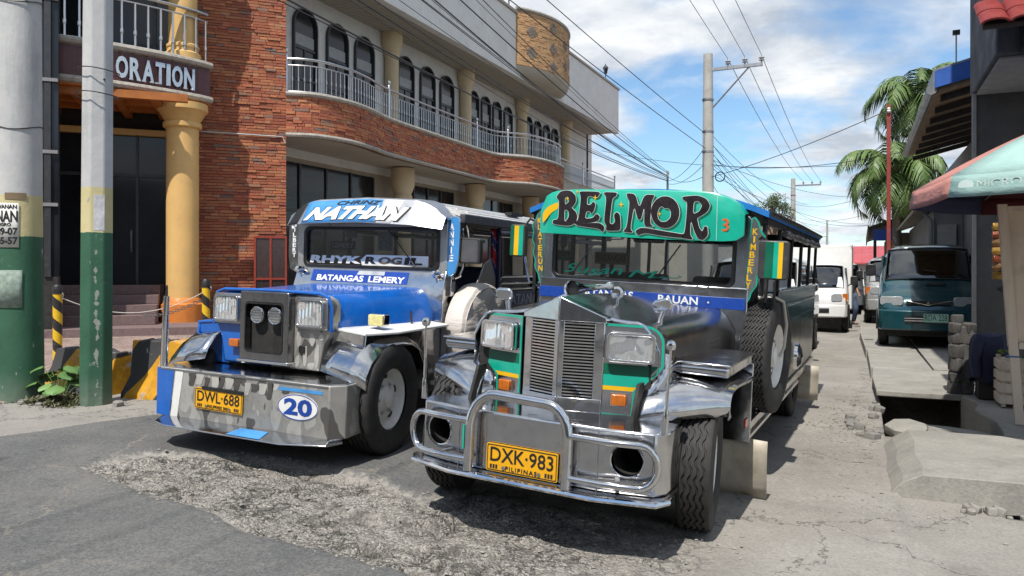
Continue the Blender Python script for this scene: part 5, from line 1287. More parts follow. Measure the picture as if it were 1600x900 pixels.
def brickmat(name, stops):
    t = NT(name); r = t.rnd()
    c = t.ramp(r, stops)
    t.n[-1].color_ramp.interpolation = 'LINEAR'
    n = t.noise(9, 6, 0.7)
    c = t.mix(1.0, c, t.ramp(n, [(0.25, 0.72), (0.75, 1.18)]), 'MULTIPLY')
    t.set('Base Color', c); t.set('Roughness', 0.82)
    b = t.bump(t.noise(22, 6, 0.75), 0.8, 0.03)
    t.set('Normal', t.bump(t.noise(70, 4, 0.7), 0.5, 0.01, b)); return t.m
BRICK = brickmat('ledge_brick', [(0.0, (0.36, 0.10, 0.055)), (0.22, (0.46, 0.155, 0.075)), (0.40, (0.38, 0.11, 0.06)), (0.60, (0.54, 0.22, 0.10)), (0.76, (0.26, 0.07, 0.05)), (0.90, (0.50, 0.22, 0.11)), (1.0, (0.17, 0.13, 0.12))])
TANB = brickmat('tan_brick', [(0.0, (0.46, 0.26, 0.13)), (0.5, (0.55, 0.34, 0.17)), (1.0, (0.40, 0.22, 0.11))])
DKB = brickmat('grey_brick', [(0.0, (0.16, 0.13, 0.11)), (1.0, (0.24, 0.2, 0.17))])
MORTAR = paint('dark_mortar', (0.15, 0.08, 0.06), 0.9, 0.3)
STUCCO = paint('grey_stucco', (0.66, 0.65, 0.63), 0.8, 0.06, dirt=0.25, scale=1.2, bump=0.25)
PILL2 = paint('pale_ochre_column', srgb(205, 184, 150), 0.6, 0.06, dirt=0.2, scale=1.5, bump=0.06)
PILL = paint('ochre_column', srgb(212, 172, 108), 0.5, 0.06, dirt=0.2, scale=1.5, bump=0.06)
ORNG = paint('orange_plinth', srgb(200, 120, 50), 0.5, 0.1, dirt=0.2)
MOULD = paint('stone_moulding', (0.34, 0.31, 0.27), 0.75, 0.25, dirt=0.4, scale=10, bump=0.5)
DGLASS = None
def darkglass():
    t = NT('dark_facade_glass'); t.set('Base Color', t.ramp(t.noise(0.7, 4), [(0.3, (0.008, 0.009, 0.011)), (0.7, (0.022, 0.024, 0.028))]))
    t.set('Roughness', 0.12); t.set('Coat Weight', 0.15); t.b.inputs['Specular IOR Level'].default_value = 0.35
    t.set('Normal', t.bump(t.noise(0.8, 2), 0.1, 0.05)); return t.m
DGLASS = darkglass()
FRAME = paint('dark_window_frame', (0.03, 0.032, 0.036), 0.4)
RAILM = steel('railing_steel', (0.60, 0.61, 0.63), 0.2, 0.4, 0.05)
# pier and its bricks
wob('pier_core', cbox(MB(), 0.0, 2.15, -1.4, -0.02, 0.0, 13.0), MORTAR)
fr_ = wob('brick_facing', cbox(MB(), 0.0, 2.15, -0.018, 0.0, 0.0, 13.0), MORTAR)
rb_ = random.Random(4)
unit = MB().box(-0.5, 0.5, -0.5, 0.5, -0.5, 0.5)
unit.v = [(x, y, z) for x, y, z in unit.v]
bmesh_ = mesh_of('brick', unit, BRICK)
bricks = []
z = 0.3
while z < 9.3:
    h_ = 0.070 + 0.012 * rb_.random()
    s_ = -rb_.random() * 0.2
    while s_ < 2.14:
        l_ = rb_.uniform(0.16, 0.42)
        a, b = max(0.004, s_), min(2.146, s_ + l_ - 0.010)
        if b - a > 0.03: bricks.append((a, b, z, h_ - 0.008 - 0.012 * rb_.random(), 0.012 + 0.032 * rb_.random() ** 1.5))
        s_ += l_
    z += h_
mid = [k for k, b in enumerate(bricks)]
singles = set(sorted(mid, key=lambda k: -(bricks[k][1] - bricks[k][0]) if 2.0 < bricks[k][2] < 8.6 else 1)[:300])
rest = MB()
for k, (a, b, zz, hh, pr) in enumerate(bricks):
    if k in singles:
        p = ch((a + b) / 2, 0.0, zz + hh / 2)
        o = ob('brick', bmesh_, None, fr_, smooth=False, loc=(p[0] - CX + 0.70711 * pr / 2, p[1] - CY - 0.70711 * pr / 2, p[2]), rot=(rb_.uniform(-.02, .02), rb_.uniform(-.006, .006), rad(45)))
        o.scale = (b - a, pr, hh)
    else:
        cbox(rest, a, b, 0.0, pr, zz, zz + hh)
tag(wob('brickwork', rest, BRICK, fr_, smooth=False), kind='stuff')
# conduit across the pier
wob('conduit', MB().tube([ch(2.1, 0.07, 5.08), ch(1.0, 0.07, 5.07), ch(0.1, 0.07, 5.06), ch(0.03, 0.07, 4.9)], 0.02, 6), paint('conduit_grey', (.45, .44, .42)))
# balcony plan
def smooth_path(pts, n=8):
    out = []
    P = [Vector((p[0], p[1])) for p in pts]
    for i in range(len(P) - 1):
        p0, p1, p2, p3 = P[max(i - 1, 0)], P[i], P[i + 1], P[min(i + 2, len(P) - 1)]
        for k in range(n):
            t = k / n
            out.append(tuple(0.5 * ((2 * p1) + (p2 - p0) * t + (2 * p0 - 5 * p1 + 4 * p2 - p3) * t * t + (-p0 + 3 * p1 - 3 * p2 + p3) * t ** 3)))
    out.append(tuple(P[-1])); return out
PLAN = smooth_path([(-13.80, 15.62), (-13.22, 16.1), (-12.92, 17.1), (-12.96, 18.2), (-13.2, 19.5), (-13.28, 21.5), (-13.32, 24.5), (-13.33, 27.0), (-12.95, 27.75), (-12.35, 28.6), (-12.08, 30.2), (-12.2, 31.8), (-12.75, 33.0), (-13.3, 33.6)], 8)
def resample(P, step):
    P = [Vector(p) for p in P]; out = [P[0].copy()]; acc = 0.0
    for a, b in zip(P[:-1], P[1:]):
        L = (b - a).length; d = step - acc
        while d <= L: out.append(a + (b - a) * (d / L)); d += step
        acc = (acc + L) % step if L + acc >= step else acc + L
    return out
def offs(P, d):
    out = []
    for i in range(len(P)):
        a, b = Vector(P[max(i - 1, 0)]), Vector(P[min(i + 1, len(P) - 1)])
        t = (b - a).normalized(); out.append((P[i][0] + t.y * d, P[i][1] - t.x * d))
    return out
def wall_strip(P, z0, z1, th, o=0.0):
    A_ = offs(P, o); B_ = offs(P, o - th)
    rows = [[(a[0], a[1], z0), (a[0], a[1], z1), (b[0], b[1], z1), (b[0], b[1], z0)] for a, b in zip(A_, B_)]
    return MB().loft(rows)
bal = wob('balcony', wall_strip(PLAN, 5.10, 6.2, 0.25), MORTAR)
def sheet(P, xin, z0, z1):
    mb = MB(); rows = [[(p[0], p[1], z0), (xin, p[1], z0), (xin, p[1], z1), (p[0], p[1], z1)] for p in P]
    # keep the inner edge monotone
    return mb.loft(rows)
SOFF = paint('cream_soffit', (0.42, 0.38, 0.32), 0.8, 0.06, dirt=0.2, scale=0.9)
wob('balcony_floor', sheet([(p[0] - 0.2, p[1]) for p in PLAN] + [(-13.5, 46)], -16.2, 5.16, 6.15), SOFF, bal)
for zz, hh in ((5.06, 0.13), (6.14, 0.14)):
    wob('moulding', MB().tube([(p[0], p[1], zz + hh / 2) for p in offs(PLAN, 0.03)], hh / 2, 8), MOULD, bal)
rest = MB(); zz = 5.2
while zz < 6.13:
    fine = resample(PLAN, 0.06); ps = [fine[0]]; i = rb_.randrange(1, 6)
    while i < len(fine): ps.append(fine[i]); i += rb_.choice((3, 4, 5, 6, 7))
    for i in range(len(ps) - 1):
        a, b = ps[i], ps[i + 1]; t = (b - a).normalized(); sh = rb_.random() * 0.1
        a2 = a + t * 0.006; b2 = b - t * 0.006; nrm_ = Vector((t.y, -t.x)); pr = 0.012 + 0.03 * rb_.random()
        hh = 0.072
        q = [a2, b2, b2 + nrm_ * pr, a2 + nrm_ * pr]
        rest.add([(v.x, v.y, zz) for v in q] + [(v.x, v.y, zz + hh) for v in q], [(0, 3, 2, 1), (4, 5, 6, 7), (0, 1, 5, 4), (1, 2, 6, 5), (2, 3, 7, 6), (3, 0, 4, 7)])
    zz += 0.080
tag(wob('brickwork', rest, BRICK, bal, smooth=False), kind='stuff')
# railing
def railing(P, z0, parent, name='railing', h=0.95, step=0.155, r=0.016, posts=()):
    rl = wob(name, MB().tube([(p[0], p[1], z0 + h) for p in P], 0.035, 8), RAILM, parent)
    wob('lower_rail', MB().tube([(p[0], p[1], z0 + 0.08) for p in P], 0.022, 6), RAILM, rl)
    wob('upper_rail', MB().tube([(p[0], p[1], z0 + h - 0.17) for p in P], 0.02, 6), RAILM, rl)
    bm_ = mesh_of('baluster', MB().lathe([(r, 0), (r, 0.25), (r * 1.5, 0.28), (r * 1.5, 0.36), (r, 0.39), (r, h - 0.25)], 6), RAILM)
    for p in resample(P, step)[1:]:
        o = ob('baluster', bm_, None, rl, smooth=False); o.location = (p[0] - CX, p[1] - CY, z0 + 0.08)
    for p in posts:
        po = wob('post', MB().lathe([(0.045, 0), (0.045, h + 0.1), (0.03, h + 0.13), (0.06, h + 0.2), (0.05, h + 0.26), (0.0, h + 0.28)], 10, (p[0], p[1], z0)), RAILM, rl)
    return rl
RP = offs(PLAN, -0.1)
railing(RP, 6.22, bal, posts=[RP[0], RP[33], RP[52], RP[64], RP[-6]])
railing([(-13.3, 33.9), (-13.4, 38), (-13.5, 44)], 6.1, bal, posts=[(-13.4, 38), (-13.5, 44)])
# recessed wall with arched windows
XW = -15.3
wl_ = wob('facade_wall', MB().box(XW - 0.3, XW, 14.2, 45.0, 4.9, 10.2), STUCCO)
def arched(y, w, zb, zt, parent):
    hw = w / 2; pts = [(y - hw, zb), (y + hw, zb)] + [(y + hw * math.cos(t), zt - hw + hw * math.sin(t)) for t in [PI * k / 12 for k in range(13)]]
    inn = [(y + (p[0] - y) * 0.92, zb + 0.05 if p[1] == zb else zt - hw + (p[1] - zt + hw) * 0.92) for p in pts]
    f = wob('arched_window', frame(MB(), pts, inn, 'x', XW + 0.002, XW + 0.11), FRAME, parent)
    wob('pane', MB().prism([(a, b) for a, b in inn], 'x', XW + 0.003, XW + 0.02), DGLASS, f, smooth=False)
    for zz in (zb + (zt - zb) * 0.33, zb + (zt - zb) * 0.62):
        wob('glazing_bar', MB().box(XW + 0.02, XW + 0.055, y - hw * 0.86, y + hw * 0.86, zz - 0.035, zz + 0.035), FRAME, f)
    wob('glazing_bar', MB().box(XW + 0.02, XW + 0.05, y - 0.03, y + 0.03, zb + 0.05, zb + (zt - zb) * 0.62), FRAME, f)
    wob('blind', MB().box(XW + 0.021, XW + 0.026, y - hw * 0.8, y + hw * 0.8, zb + (zt - zb) * 0.645, zb + (zt - zb) * 0.75), paint('pale_blind', (0.32, 0.33, 0.34), .6), f)
for y in (18.1, 19.65, 21.1, 23.65, 25.2, 26.7): arched(y, 1.08, 6.25, 9.45, wl_)
for y in (29.05, 30.2, 31.35, 32.55, 35.0, 36.2, 37.4, 38.6): arched(y, 0.88, 6.25, 9.35, wl_)
CAP = [(0.24, 0.0), (0.24, 2.9), (0.28, 2.95), (0.28, 3.0), (0.26, 3.03), (0.36, 3.3), (0.38, 3.35), (0.38, 3.72)]
for y in (22.45, 27.95, 33.75, 39.8):
    wob('column', MB().lathe(CAP, 20, (XW + 0.25, y, 6.2)), PILL2)
    wob('column', MB().lathe([(0.38, 0), (0.38, 0.6), (0.29, 0.65), (0.29, 3.9), (0.34, 3.95), (0.34, 4.05), (0.30, 4.1), (0.42, 4.4), (0.42, 5.0)], 20, (XW + 0.7, y, 0.12)), PILL2)
# ground floor glazing
gf = wob('ground_floor_wall', MB().box(XW - 0.3, XW, 14.2, 45.0, 0.1, 4.9), paint('shaded_stucco', (0.34, 0.29, 0.23), 0.8, 0.1, dirt=0.3, scale=1.2, bump=0.25))  # stucco darkened in its colour for the shade below the balcony
for y0, y1 in ((16.6, 21.6), (23.2, 27.2), (28.7, 33.0), (34.5, 39.0)):
    gp = wob('shop_window', MB().box(XW + 0.002, XW + 0.03, y0, y1, 0.3, 4.75), DGLASS, gf)
    n_ = 4
    for k in range(n_ + 1):
        y = y0 + (y1 - y0) * k / n_
        wob('mullion', MB().box(XW + 0.03, XW + 0.08, y - 0.04, y + 0.04, 0.3, 4.75), FRAME, gp)
    wob('transom', MB().box(XW + 0.03, XW + 0.07, y0, y1, 3.3, 3.38), FRAME, gp)
# roof: soffit boards, fascia, bay, lanterns
def soffmat():
    t = NT('ribbed_soffit'); t.set('Base Color', t.ramp(t.noise(0.6, 4), [(0.3, (0.40, 0.36, 0.30)), (0.7, (0.50, 0.46, 0.39))])); t.set('Roughness', 0.7); return t.m
SOF = soffmat()
sf = wob('roof_soffit', MB().box(-17, -13.45, 15.0, 44.4, 9.96, 10.1), SOF)
bd = MB().box(-17 - CX, -13.46 - CX, -0.055, 0.055, 9.925, 9.96)
bdm = mesh_of('soffit_board', bd, SOF)
yy = 15.9
while yy < 44.2:
    ob('soffit_board', bdm, None, sf, smooth=False, loc=(0, yy - CY, 0)); yy += 0.15
fs = wob('fascia', MB().box(-13.7, -13.4, 15.7, 44.5, 9.9, 12.55), STUCCO, bevel=0.02)
wob('roof_deck', MB().box(-40, -13.7, 15.7, 44.5, 10.1, 12.0), STUCCO)
wob('coping', MB().box(-13.75, -13.33, 15.6, 44.55, 12.55, 12.68), MOULD, bevel=0.02)
wob('end_wall', MB().box(-40, -15.3, 44.0, 44.3, 0.1, 10.0), STUCCO)
bc = [(-17.1 + 4.7 * math.cos(a), 32.3 + 4.7 * math.sin(a)) for a in [rad(-38) + rad(76) * k / 20 for k in range(21)]]
bay = wob('bay', wall_strip(bc, 10.35, 12.75, 0.3), TANB)
tan = MB(); zz = 10.4
while zz < 12.7:
    fine = resample(bc, 0.06); ps = [fine[0]]; i = rb_.randrange(1, 5)
    while i < len(fine): ps.append(fine[i]); i += rb_.choice((3, 4, 5))
    for i in range(len(ps) - 1):
        a, b = ps[i], ps[i + 1]; t = (b - a).normalized(); nrm_ = Vector((t.y, -t.x)); pr = 0.008 + 0.02 * rb_.random()
        q = [a + t * .005, b - t * .005, b + nrm_ * pr, a + nrm_ * pr]
        tan.add([(v.x, v.y, zz) for v in q] + [(v.x, v.y, zz + 0.088) for v in q], [(0, 3, 2, 1), (4, 5, 6, 7), (0, 1, 5, 4), (1, 2, 6, 5), (2, 3, 7, 6), (3, 0, 4, 7)])
    zz += 0.096
tag(wob('brickwork', tan, TANB, bay, smooth=False), kind='stuff')
bp_ = resample(bc, 0.1)
for (q, zc_) in ((0.14, 11.9), (0.14, 11.0), (0.36, 11.45), (0.36, 12.35), (0.36, 10.65), (0.58, 11.9), (0.58, 11.0), (0.80, 11.45), (0.80, 12.35), (0.80, 10.65)):
    p = bp_[int(q * (len(bp_) - 1))]; a = math.atan2(p.y - 32.3, p.x + 17.1)
    fl = MB()
    for (dy, dz) in ((0, 0), (0.2, 0.0), (-0.2, 0.0), (0.1, 0.1), (-0.1, 0.1), (0.1, -0.1), (-0.1, -0.1), (0, 0.2), (0, -0.2)):
        fl.box(-0.02, 0.035, dy - 0.09, dy + 0.09, dz - 0.045, dz + 0.045)
    o = wob('flower_tile', MB().add([(p.x + math.cos(a) * x - math.sin(a) * y, p.y + math.sin(a) * x + math.cos(a) * y, zc_ + z_) for x, y, z_ in fl.v], fl.f), DKB, bay, smooth=False)
wob('bay_soffit', MB().loft([[(-13.4 + (p[0] + 13.4) * k, 32.3 + (p[1] - 32.3) * (0.5 + 0.5 * k), zz_) for p in bc] for k, zz_ in ((0.05, 9.9), (0.6, 9.98), (0.95, 10.2), (1.02, 10.36))]), SOF, bay)
wob('coping', MB().tube([(p[0], p[1], 12.80) for p in bc], 0.09, 8), MOULD, bay)
LAN = paint('lantern_black', (0.02, 0.02, 0.022), 0.4)
def lantern(x, y, z0):
    l = wob('roof_lantern', MB().lathe([(0.10, 0), (0.06, 0.06), (0.03, 0.12), (0.03, 0.34), (0.09, 0.38), (0.12, 0.42)], 10, (x, y, z0)), LAN)
    wob('lantern_glass', MB().lathe([(0.10, 0.42), (0.15, 0.62), (0.15, 0.68)], 8, (x, y, z0)), TGLASS, l, smooth=False)
    wob('lantern_cap', MB().lathe([(0.18, 0.68), (0.10, 0.80), (0.03, 0.86), (0.02, 0.94)], 8, (x, y, z0)), LAN, l, smooth=False)
lantern(-13.5, 28.9, 12.68); lantern(-13.5, 42.2, 12.68)
# ---- corner entrance
GRAN = concrete('purple_granite', (0.13, 0.085, 0.085), (0.21, 0.15, 0.145), 14, 0.1)
kb = wob('entrance_kerb', cbox(MB(), -1.2, 10, -1.5, 3.0, 0.10, 0.30), GRAN)
for k, (n1, z1) in enumerate(((1.9, 0.52), (1.5, 0.74), (1.1, 0.96), (0.7, 1.18))):
    wob('step', cbox(MB(), 2.98, 10, -1.5, n1, 0.30 + 0.22 * k + 0.001 * k, z1), GRAN, bevel=0.01)
col = wob('column', MB().lathe([(0.37, 0.8), (0.37, 5.0)], 32, ch(2.47, 0.85)), PILL)
wob('column_base', MB().lathe([(0.50, 0.30), (0.50, 0.72), (0.44, 0.76), (0.42, 0.84), (0.38, 0.88)], 32, ch(2.47, 0.85)), ORNG, col)
wob('capital', MB().lathe([(0.37, 4.95), (0.44, 5.0), (0.44, 5.1), (0.40, 5.14), (0.52, 5.35), (0.58, 5.40), (0.58, 5.56)], 32, ch(2.47, 0.85)), PILL, col)
up_ = wob('column', MB().lathe([(0.42, 6.62), (0.42, 6.8), (0.36, 6.85), (0.36, 6.92), (0.38, 6.94), (0.38, 7.0), (0.33, 7.04), (0.33, 9.6)], 32, ch(2.47, 0.75)), PILL)
# curved balcony over the door with the sign
EP = [(1.85 + 8.0 * k / 30, 0.85 + 1.35 * math.sin(PI * k / 30) ** 0.8) for k in range(31)]
EPW = [ch(s, n)[:2] for s, n in EP][::-1]
sgn = wob('sign_balcony', wall_strip(EPW, 5.75, 6.5, 0.2), paint('maroon_tile', (0.085, 0.022, 0.025), 0.35, 0.2, dirt=0.1))
for zz in (5.66, 6.5):
    wob('moulding', MB().tube([(p[0], p[1], zz + 0.05) for p in offs(EPW, 0.04)], 0.085, 8), MOULD, sgn)
for k in range(1, 30):
    p = EPW[k]; q = offs(EPW, 0.004)[k]
    wob('tile_joint', MB().tube([(q[0], q[1], 5.78), (q[0], q[1], 6.46)], 0.006, 4), MORTAR, sgn)
wob('balcony_slab', MB().loft([[(*p, z_) for p in EPW] + [(*ch(2.0, -0.5)[:2], z_), (*ch(10, -0.5)[:2], z_)][::1] for z_ in (5.60, 5.74)]), ORNG, sgn)
wob('balcony_slab', MB().loft([[(*p, z_) for p in EPW] + [(*ch(2.0, -0.5)[:2], z_), (*ch(10, -0.5)[:2], z_)] for z_ in (6.45, 6.56)]), STUCCO, sgn)
WOODO = paint('orange_wood', srgb(165, 98, 40), 0.45, 0.2, dirt=0.2, scale=3)
for s_ in (2.9, 3.7, 4.5, 5.3, 6.1, 6.9):
    wob('coffer_beam', cbox(MB(), s_, s_ + 0.18, -0.5, 1.9, 5.40, 5.60), WOODO, sgn)
for n_ in (0.2, 1.0, 1.75):
    wob('coffer_beam', cbox(MB(), 2.3, 9.5, n_, n_ + 0.18, 5.42, 5.595), WOODO, sgn)
WHTR = paint('white_rail', (0.6, 0.6, 0.6), 0.4)
# raised metal letters
LETM = paint('sign_letter_steel', (0.55, 0.62, 0.68), 0.25, 0.1, metal=0.6, dirt=0.05)
pos = offs(EPW, 0.02); cum = [0.0]
for a, b in zip(pos[:-1], pos[1:]): cum.append(cum[-1] + math.hypot(b[0] - a[0], b[1] - a[1]))
def along(d):
    return (float(np.interp(d, cum, [p[0] for p in pos])), float(np.interp(d, cum, [p[1] for p in pos])))
Ltot = cum[-1]
ws_ = {'O': 0.285, 'R': 0.27, 'A': 0.28, 'T': 0.245, 'I': 0.125, 'N': 0.295}
d_ = Ltot - 0.43 - sum(ws_[c] for c in 'ORATION')
for c in 'ORATION':
    w_ = ws_[c]
    def fn(u, v, t, d0=d_, w_=w_):
        p = along(d0 + u * (w_ - 0.035)); e = along(d0 + u * (w_ - .035) + 0.01); tx, ty = e[0] - p[0], e[1] - p[1]; L = math.hypot(tx, ty) or 1
        o_ = 0.03 + t
        return (p[0] + ty / L * o_ - CX, p[1] - tx / L * o_ - CY, 5.86 + 0.50 * v)
    text('sign_letter', c, LETM, sgn, fn, bold=0.035, depth=0.02)
    if c in 'RATIN':
        for (u0, u1, v0) in ((0.0, 0.32, 0.0),) + (((0.68, 1.0, 0.0),) if c in 'RAN' else ()):
            wob('serif', MB().tube([(fn(u0 - .04, v0, 0)[0] + CX, fn(u0 - .04, v0, 0)[1] + CY, 5.87), (fn(u1, v0, 0)[0] + CX, fn(u1, v0, 0)[1] + CY, 5.87)], 0.018, 4), LETM, sgn)
    d_ += w_
wob('shadow_canopy', MB().loft([[(*p, z_) for p in offs(EPW, 0.15)] + [(*ch(1.8, -0.5)[:2], z_), (*ch(10, -0.5)[:2], z_)] for z_ in (9.6, 10.4)]), STUCCO)  # unseen canopy, added for its shadow on the brick pier
er = railing(offs(EPW, -0.1), 6.58, sgn, h=1.25, step=0.28, r=0.024)
# doors and upper glazing behind
wob('entrance_wall', cbox(MB(), 2.15, 10, -1.5, -0.5, 0.3, 13.0), DARK)
dg_ = wob('entrance_glazing', cbox(MB(), 2.4, 9.8, -0.498, -0.45, 1.18, 4.95), DGLASS)
for s_ in (2.45, 3.6, 4.75, 5.9, 7.05):
    wob('mullion', cbox(MB(), s_ - 0.03, s_ + 0.03, -0.45, -0.39, 1.18, 4.95), FRAME, dg_)
wob('transom', cbox(MB(), 2.4, 9.8, -0.45, -0.40, 3.9, 3.98), FRAME, dg_)
wob('door_head', cbox(MB(), 2.2, 9.8, -0.45, -0.3, 4.95, 5.1), PILL, dg_)
wob('door_handle', MB().tube([ch(3.72, -0.3, 2.0), ch(3.72, -0.28, 2.05), ch(3.72, -0.28, 2.5), ch(3.72, -0.3, 2.55)], 0.02, 6), RAILM, dg_)
ug = wob('upper_glazing', cbox(MB(), 2.4, 9.8, -0.498, -0.45, 6.7, 12.0), DGLASS)
for s_ in (3.2, 4.4, 5.6): wob('mullion', cbox(MB(), s_ - 0.04, s_ + 0.04, -0.45, -0.38, 6.7, 12.0), FRAME, ug)
# black glass wing at the far left, in tiers
lg = wob('glass_wing', cbox(MB(), 4.75, 9.0, 2.55, 2.7, 1.4, 14.0), DGLASS)
for zz in (2.9, 4.0, 5.5, 7.2, 9.0):
    wob('glazing_bar', cbox(MB(), 4.75, 9.0, 2.70, 2.78, zz - 0.03, zz + 0.04), paint('bar_grey', (0.22, 0.22, 0.23), .5), lg)
for s_ in (5.0, 6.2):
    wob('glazing_bar', cbox(MB(), s_ - 0.12, s_ + 0.0, 2.70, 2.76, 1.4, 14.0), FRAME, lg)
for s_, zz, h_ in ((5.1, 4.05, 1.35), (5.1, 2.95, 0.95), (5.1, 1.45, 1.35)):
    wob('grey_panel', cbox(MB(), s_ + 0.05, s_ + 0.9, 2.701, 2.71, zz, zz + h_), paint('drawn_blind', (0.05, 0.052, 0.06), .35), lg)
wob('wing_base', cbox(MB(), 4.75, 9.0, 2.5, 2.72, 0.3, 1.4), DARK, lg)
# torn plastic hanging on the glass wing
rr = random.Random(6)
tp = [[(ch(5.2 + 0.55 * q + 0.03 * rr.random(), 2.82 + 0.06 * rr.random(), 1.75 + 0.16 * t_ + 0.5 * max(0, (q - 0.7)) * t_ + 0.05 * rr.random())) for q in [k / 9 for k in range(10)]] for t_ in [k / 4 for k in range(5)]]
wob('torn_plastic', MB().grid(tp), paint('clear_plastic', (0.42, 0.43, 0.45), 0.15, 0.5, metal=0.4), lg).modifiers.new('thick', 'SOLIDIFY').thickness = 0.01
# ------------------------------------------------------------------ vans and light trucks parked up the street
def ring(y, hw, zb, zt, tumble=0.1, n=28, pw=5.0):
    zc, hz = (zb + zt) / 2, (zt - zb) / 2; out = []
    for k in range(n):
        a = 2 * PI * k / n; c, s = math.cos(a), math.sin(a)
        x = hw * math.copysign(abs(c) ** (2 / pw), c); z = zc + hz * math.copysign(abs(s) ** (2 / pw), s)
        x *= 1 - tumble * max(0, (z - 1.0) / 1.0)
        out.append((x, y, z))
    return out
def small_wheel(parent, x, y, R, side, wd=0.18):
    prof = [(R * 0.6, -wd/2), (R * 0.92, -wd/2), (R, -wd/2 + 0.03), (R, wd/2 - 0.03), (R * 0.92, wd/2), (R * 0.6, wd/2)]
    w = ob('wheel', MB().lathe(prof, 28, axis='x'), RUBBER, parent, loc=(x, y, R))
    ob('rim', MB().lathe([(R * 0.62, side * wd/2), (R * 0.58, side * (wd/2 + 0.006)), (R * 0.5, side * (wd/2 - 0.02)), (R * 0.2, side * (wd/2 - 0.01)), (0.0, side * (wd/2 + 0.01))], 20, axis='x', cap=False), DSTEEL, w)
    return w
def van(name, label, loc, rotz, body, st, scr, side_win, lamp, bump_z, hw=0.85, number=None, group='vehicles parked along the street', tumble=0.1, ghost=False, box=None, dark_bumper=False, scoop=False, rim=0.33, wy=(0.75, 3.2), amber=True):
    v = thing(name, label, 'van' if box is None else 'truck', loc, (0, 0, rotz), group)
    bd = ob('body', MB().loft([ring(*s, tumble=tumble) for s in st]), body, v)
    def top(y):
        ys = [s[0] for s in st]; return float(np.interp(y, ys, [s[3] for s in st]))
    def half(y): return float(np.interp(y, [s[0] for s in st], [s[1] for s in st]))
    # windscreen follows the slope of the nose
    y0, y1 = scr; rows = []
    for k in range(7):
        y = y0 + (y1 - y0) * k / 6; z = top(y); w = half(y) * (1 - tumble * max(0, z - 1.0)) * 0.88
        row = []
        for q in range(11):
            t = -1 + q / 5
            row.append((w * t, y - 0.012 + 0.05 * abs(t) ** 3, z + 0.012 - 0.03 * abs(t) ** 4))
        rows.append(row)
    g = ob('windscreen', MB().grid(rows), glassmat(name + '_screen', (0.03, 0.035, 0.04), 0.10), v)
    g.modifiers.new('thick', 'SOLIDIFY').thickness = 0.006
    rim_ = [rows[0][k] for k in range(11)] + [rows[j][10] for j in range(1, 7)] + [rows[6][k] for k in range(9, -1, -1)] + [rows[j][0] for j in range(5, 0, -1)]
    ob('screen_seal', MB().tube([(x, y - 0.006, z) for x, y, z in rim_], 0.012, 6, closed=True), BLACK, v)
    wa, wb = rows[1], rows[3]
    ob('wiper', MB().tube([(wa[6][0], wa[6][1] - 0.03, wa[6][2] + 0.015), (wb[2][0], wb[2][1] - 0.035, wb[2][2] - 0.12)], 0.010, 5), BLACK, v)
    for s in (-1, 1):
        for (a, b, z0, z1) in side_win:
            x = s * (hw * (1 - tumble * ((z0 + z1) / 2 - 1.0)) + 0.004)
            q = [(a, z0), (b, z0), (b - 0.02, z1), (a + 0.06, z1)]
            mb = MB(); vs = []
            for off in (0.006, -0.03):
                for (yy, zz) in q: vs.append((s * (hw * (1 - tumble * max(0, zz - 1.0)) + off), yy, zz))
            mb.add(vs, [(0, 1, 2, 3), (7, 6, 5, 4), (0, 4, 5, 1), (1, 5, 6, 2), (2, 6, 7, 3), (3, 7, 4, 0)])
            ob('side_window', mb, TGLASS if not ghost else BLACK, v, smooth=False)
        lx, lz, lw, lh, ly, lyaw = lamp
        ob('headlight', MB().prism(rrect(-lw/2, lw/2, -lh/2, lh/2, lh * 0.3, 4), 'y', -0.03, 0.05), lensmat('clear_lamp', (0.34, 0.36, 0.37)), v, loc=(s * lx, ly, lz), rot=(0, 0, s * lyaw), bevel=0.01)
        if amber: ob('turn_signal', MB().prism(rrect(-0.06, 0.06, -lh/2, lh/2, 0.01, 3), 'y', -0.03, 0.03), AMBER, v, loc=(s * (lx + lw/2 + 0.06), ly + 0.06, lz), rot=(0, 0, s * (lyaw + 0.3)))
        for y in wy: small_wheel(v, s * (hw - 0.1), y, rim, s)
        ob('wheel_arch', MB().tube([(s * (hw + 0.002), wy[0] + (rim + 0.05) * math.cos(a), rim + (rim + 0.05) * math.sin(a)) for a in [PI * k / 12 for k in range(13)]], 0.02, 6), BLACK, v)
        sm_ = ob('side_mirror', MB().prism(rrect(-0.09, 0.09, -0.12, 0.12, 0.05), 'y', -0.04, 0.04), BLACK, v, bevel=0.015, loc=(s * (hw + 0.13), y0 + 0.15, top(y0) + 0.18))
        ob('mirror_arm', MB().tube([(0, 0.02, -0.05), (-s * 0.16, 0.08, -0.14)], 0.015, 6), BLACK, sm_)
    bz0, bz1 = bump_z
    ob('bumper', MB().prism([(-hw * 0.98, 0.12), (-hw * 0.9, 0.0), (-hw * 0.5, -0.06), (hw * 0.5, -0.06), (hw * 0.9, 0.0), (hw * 0.98, 0.12)], 'z', bz0, bz1), BLACK if dark_bumper else body, v, bevel=0.03)
    ob('air_intake', MB().box(-hw * 0.45, hw * 0.45, -0.072, -0.05, bz0 + (bz1 - bz0) * 0.35, bz0 + (bz1 - bz0) * 0.72), BLACK, v)
    for k in (0.48, 0.60):
        ob('intake_bar', MB().box(-hw * 0.45, hw * 0.45, -0.078, -0.07, bz0 + (bz1 - bz0) * k - 0.008, bz0 + (bz1 - bz0) * k + 0.008), CHROME, v)
    if number: plate(v, 0.12, -0.085, (bz0 + bz1) / 2 + 0.05, 0.40, 0.16, number, None, (0, 0, 0), green=True)
    ob('underbody', MB().box(-hw * 0.8, hw * 0.8, 0.2, st[-1][0] - 0.1, 0.22, 0.45), DARK, v)
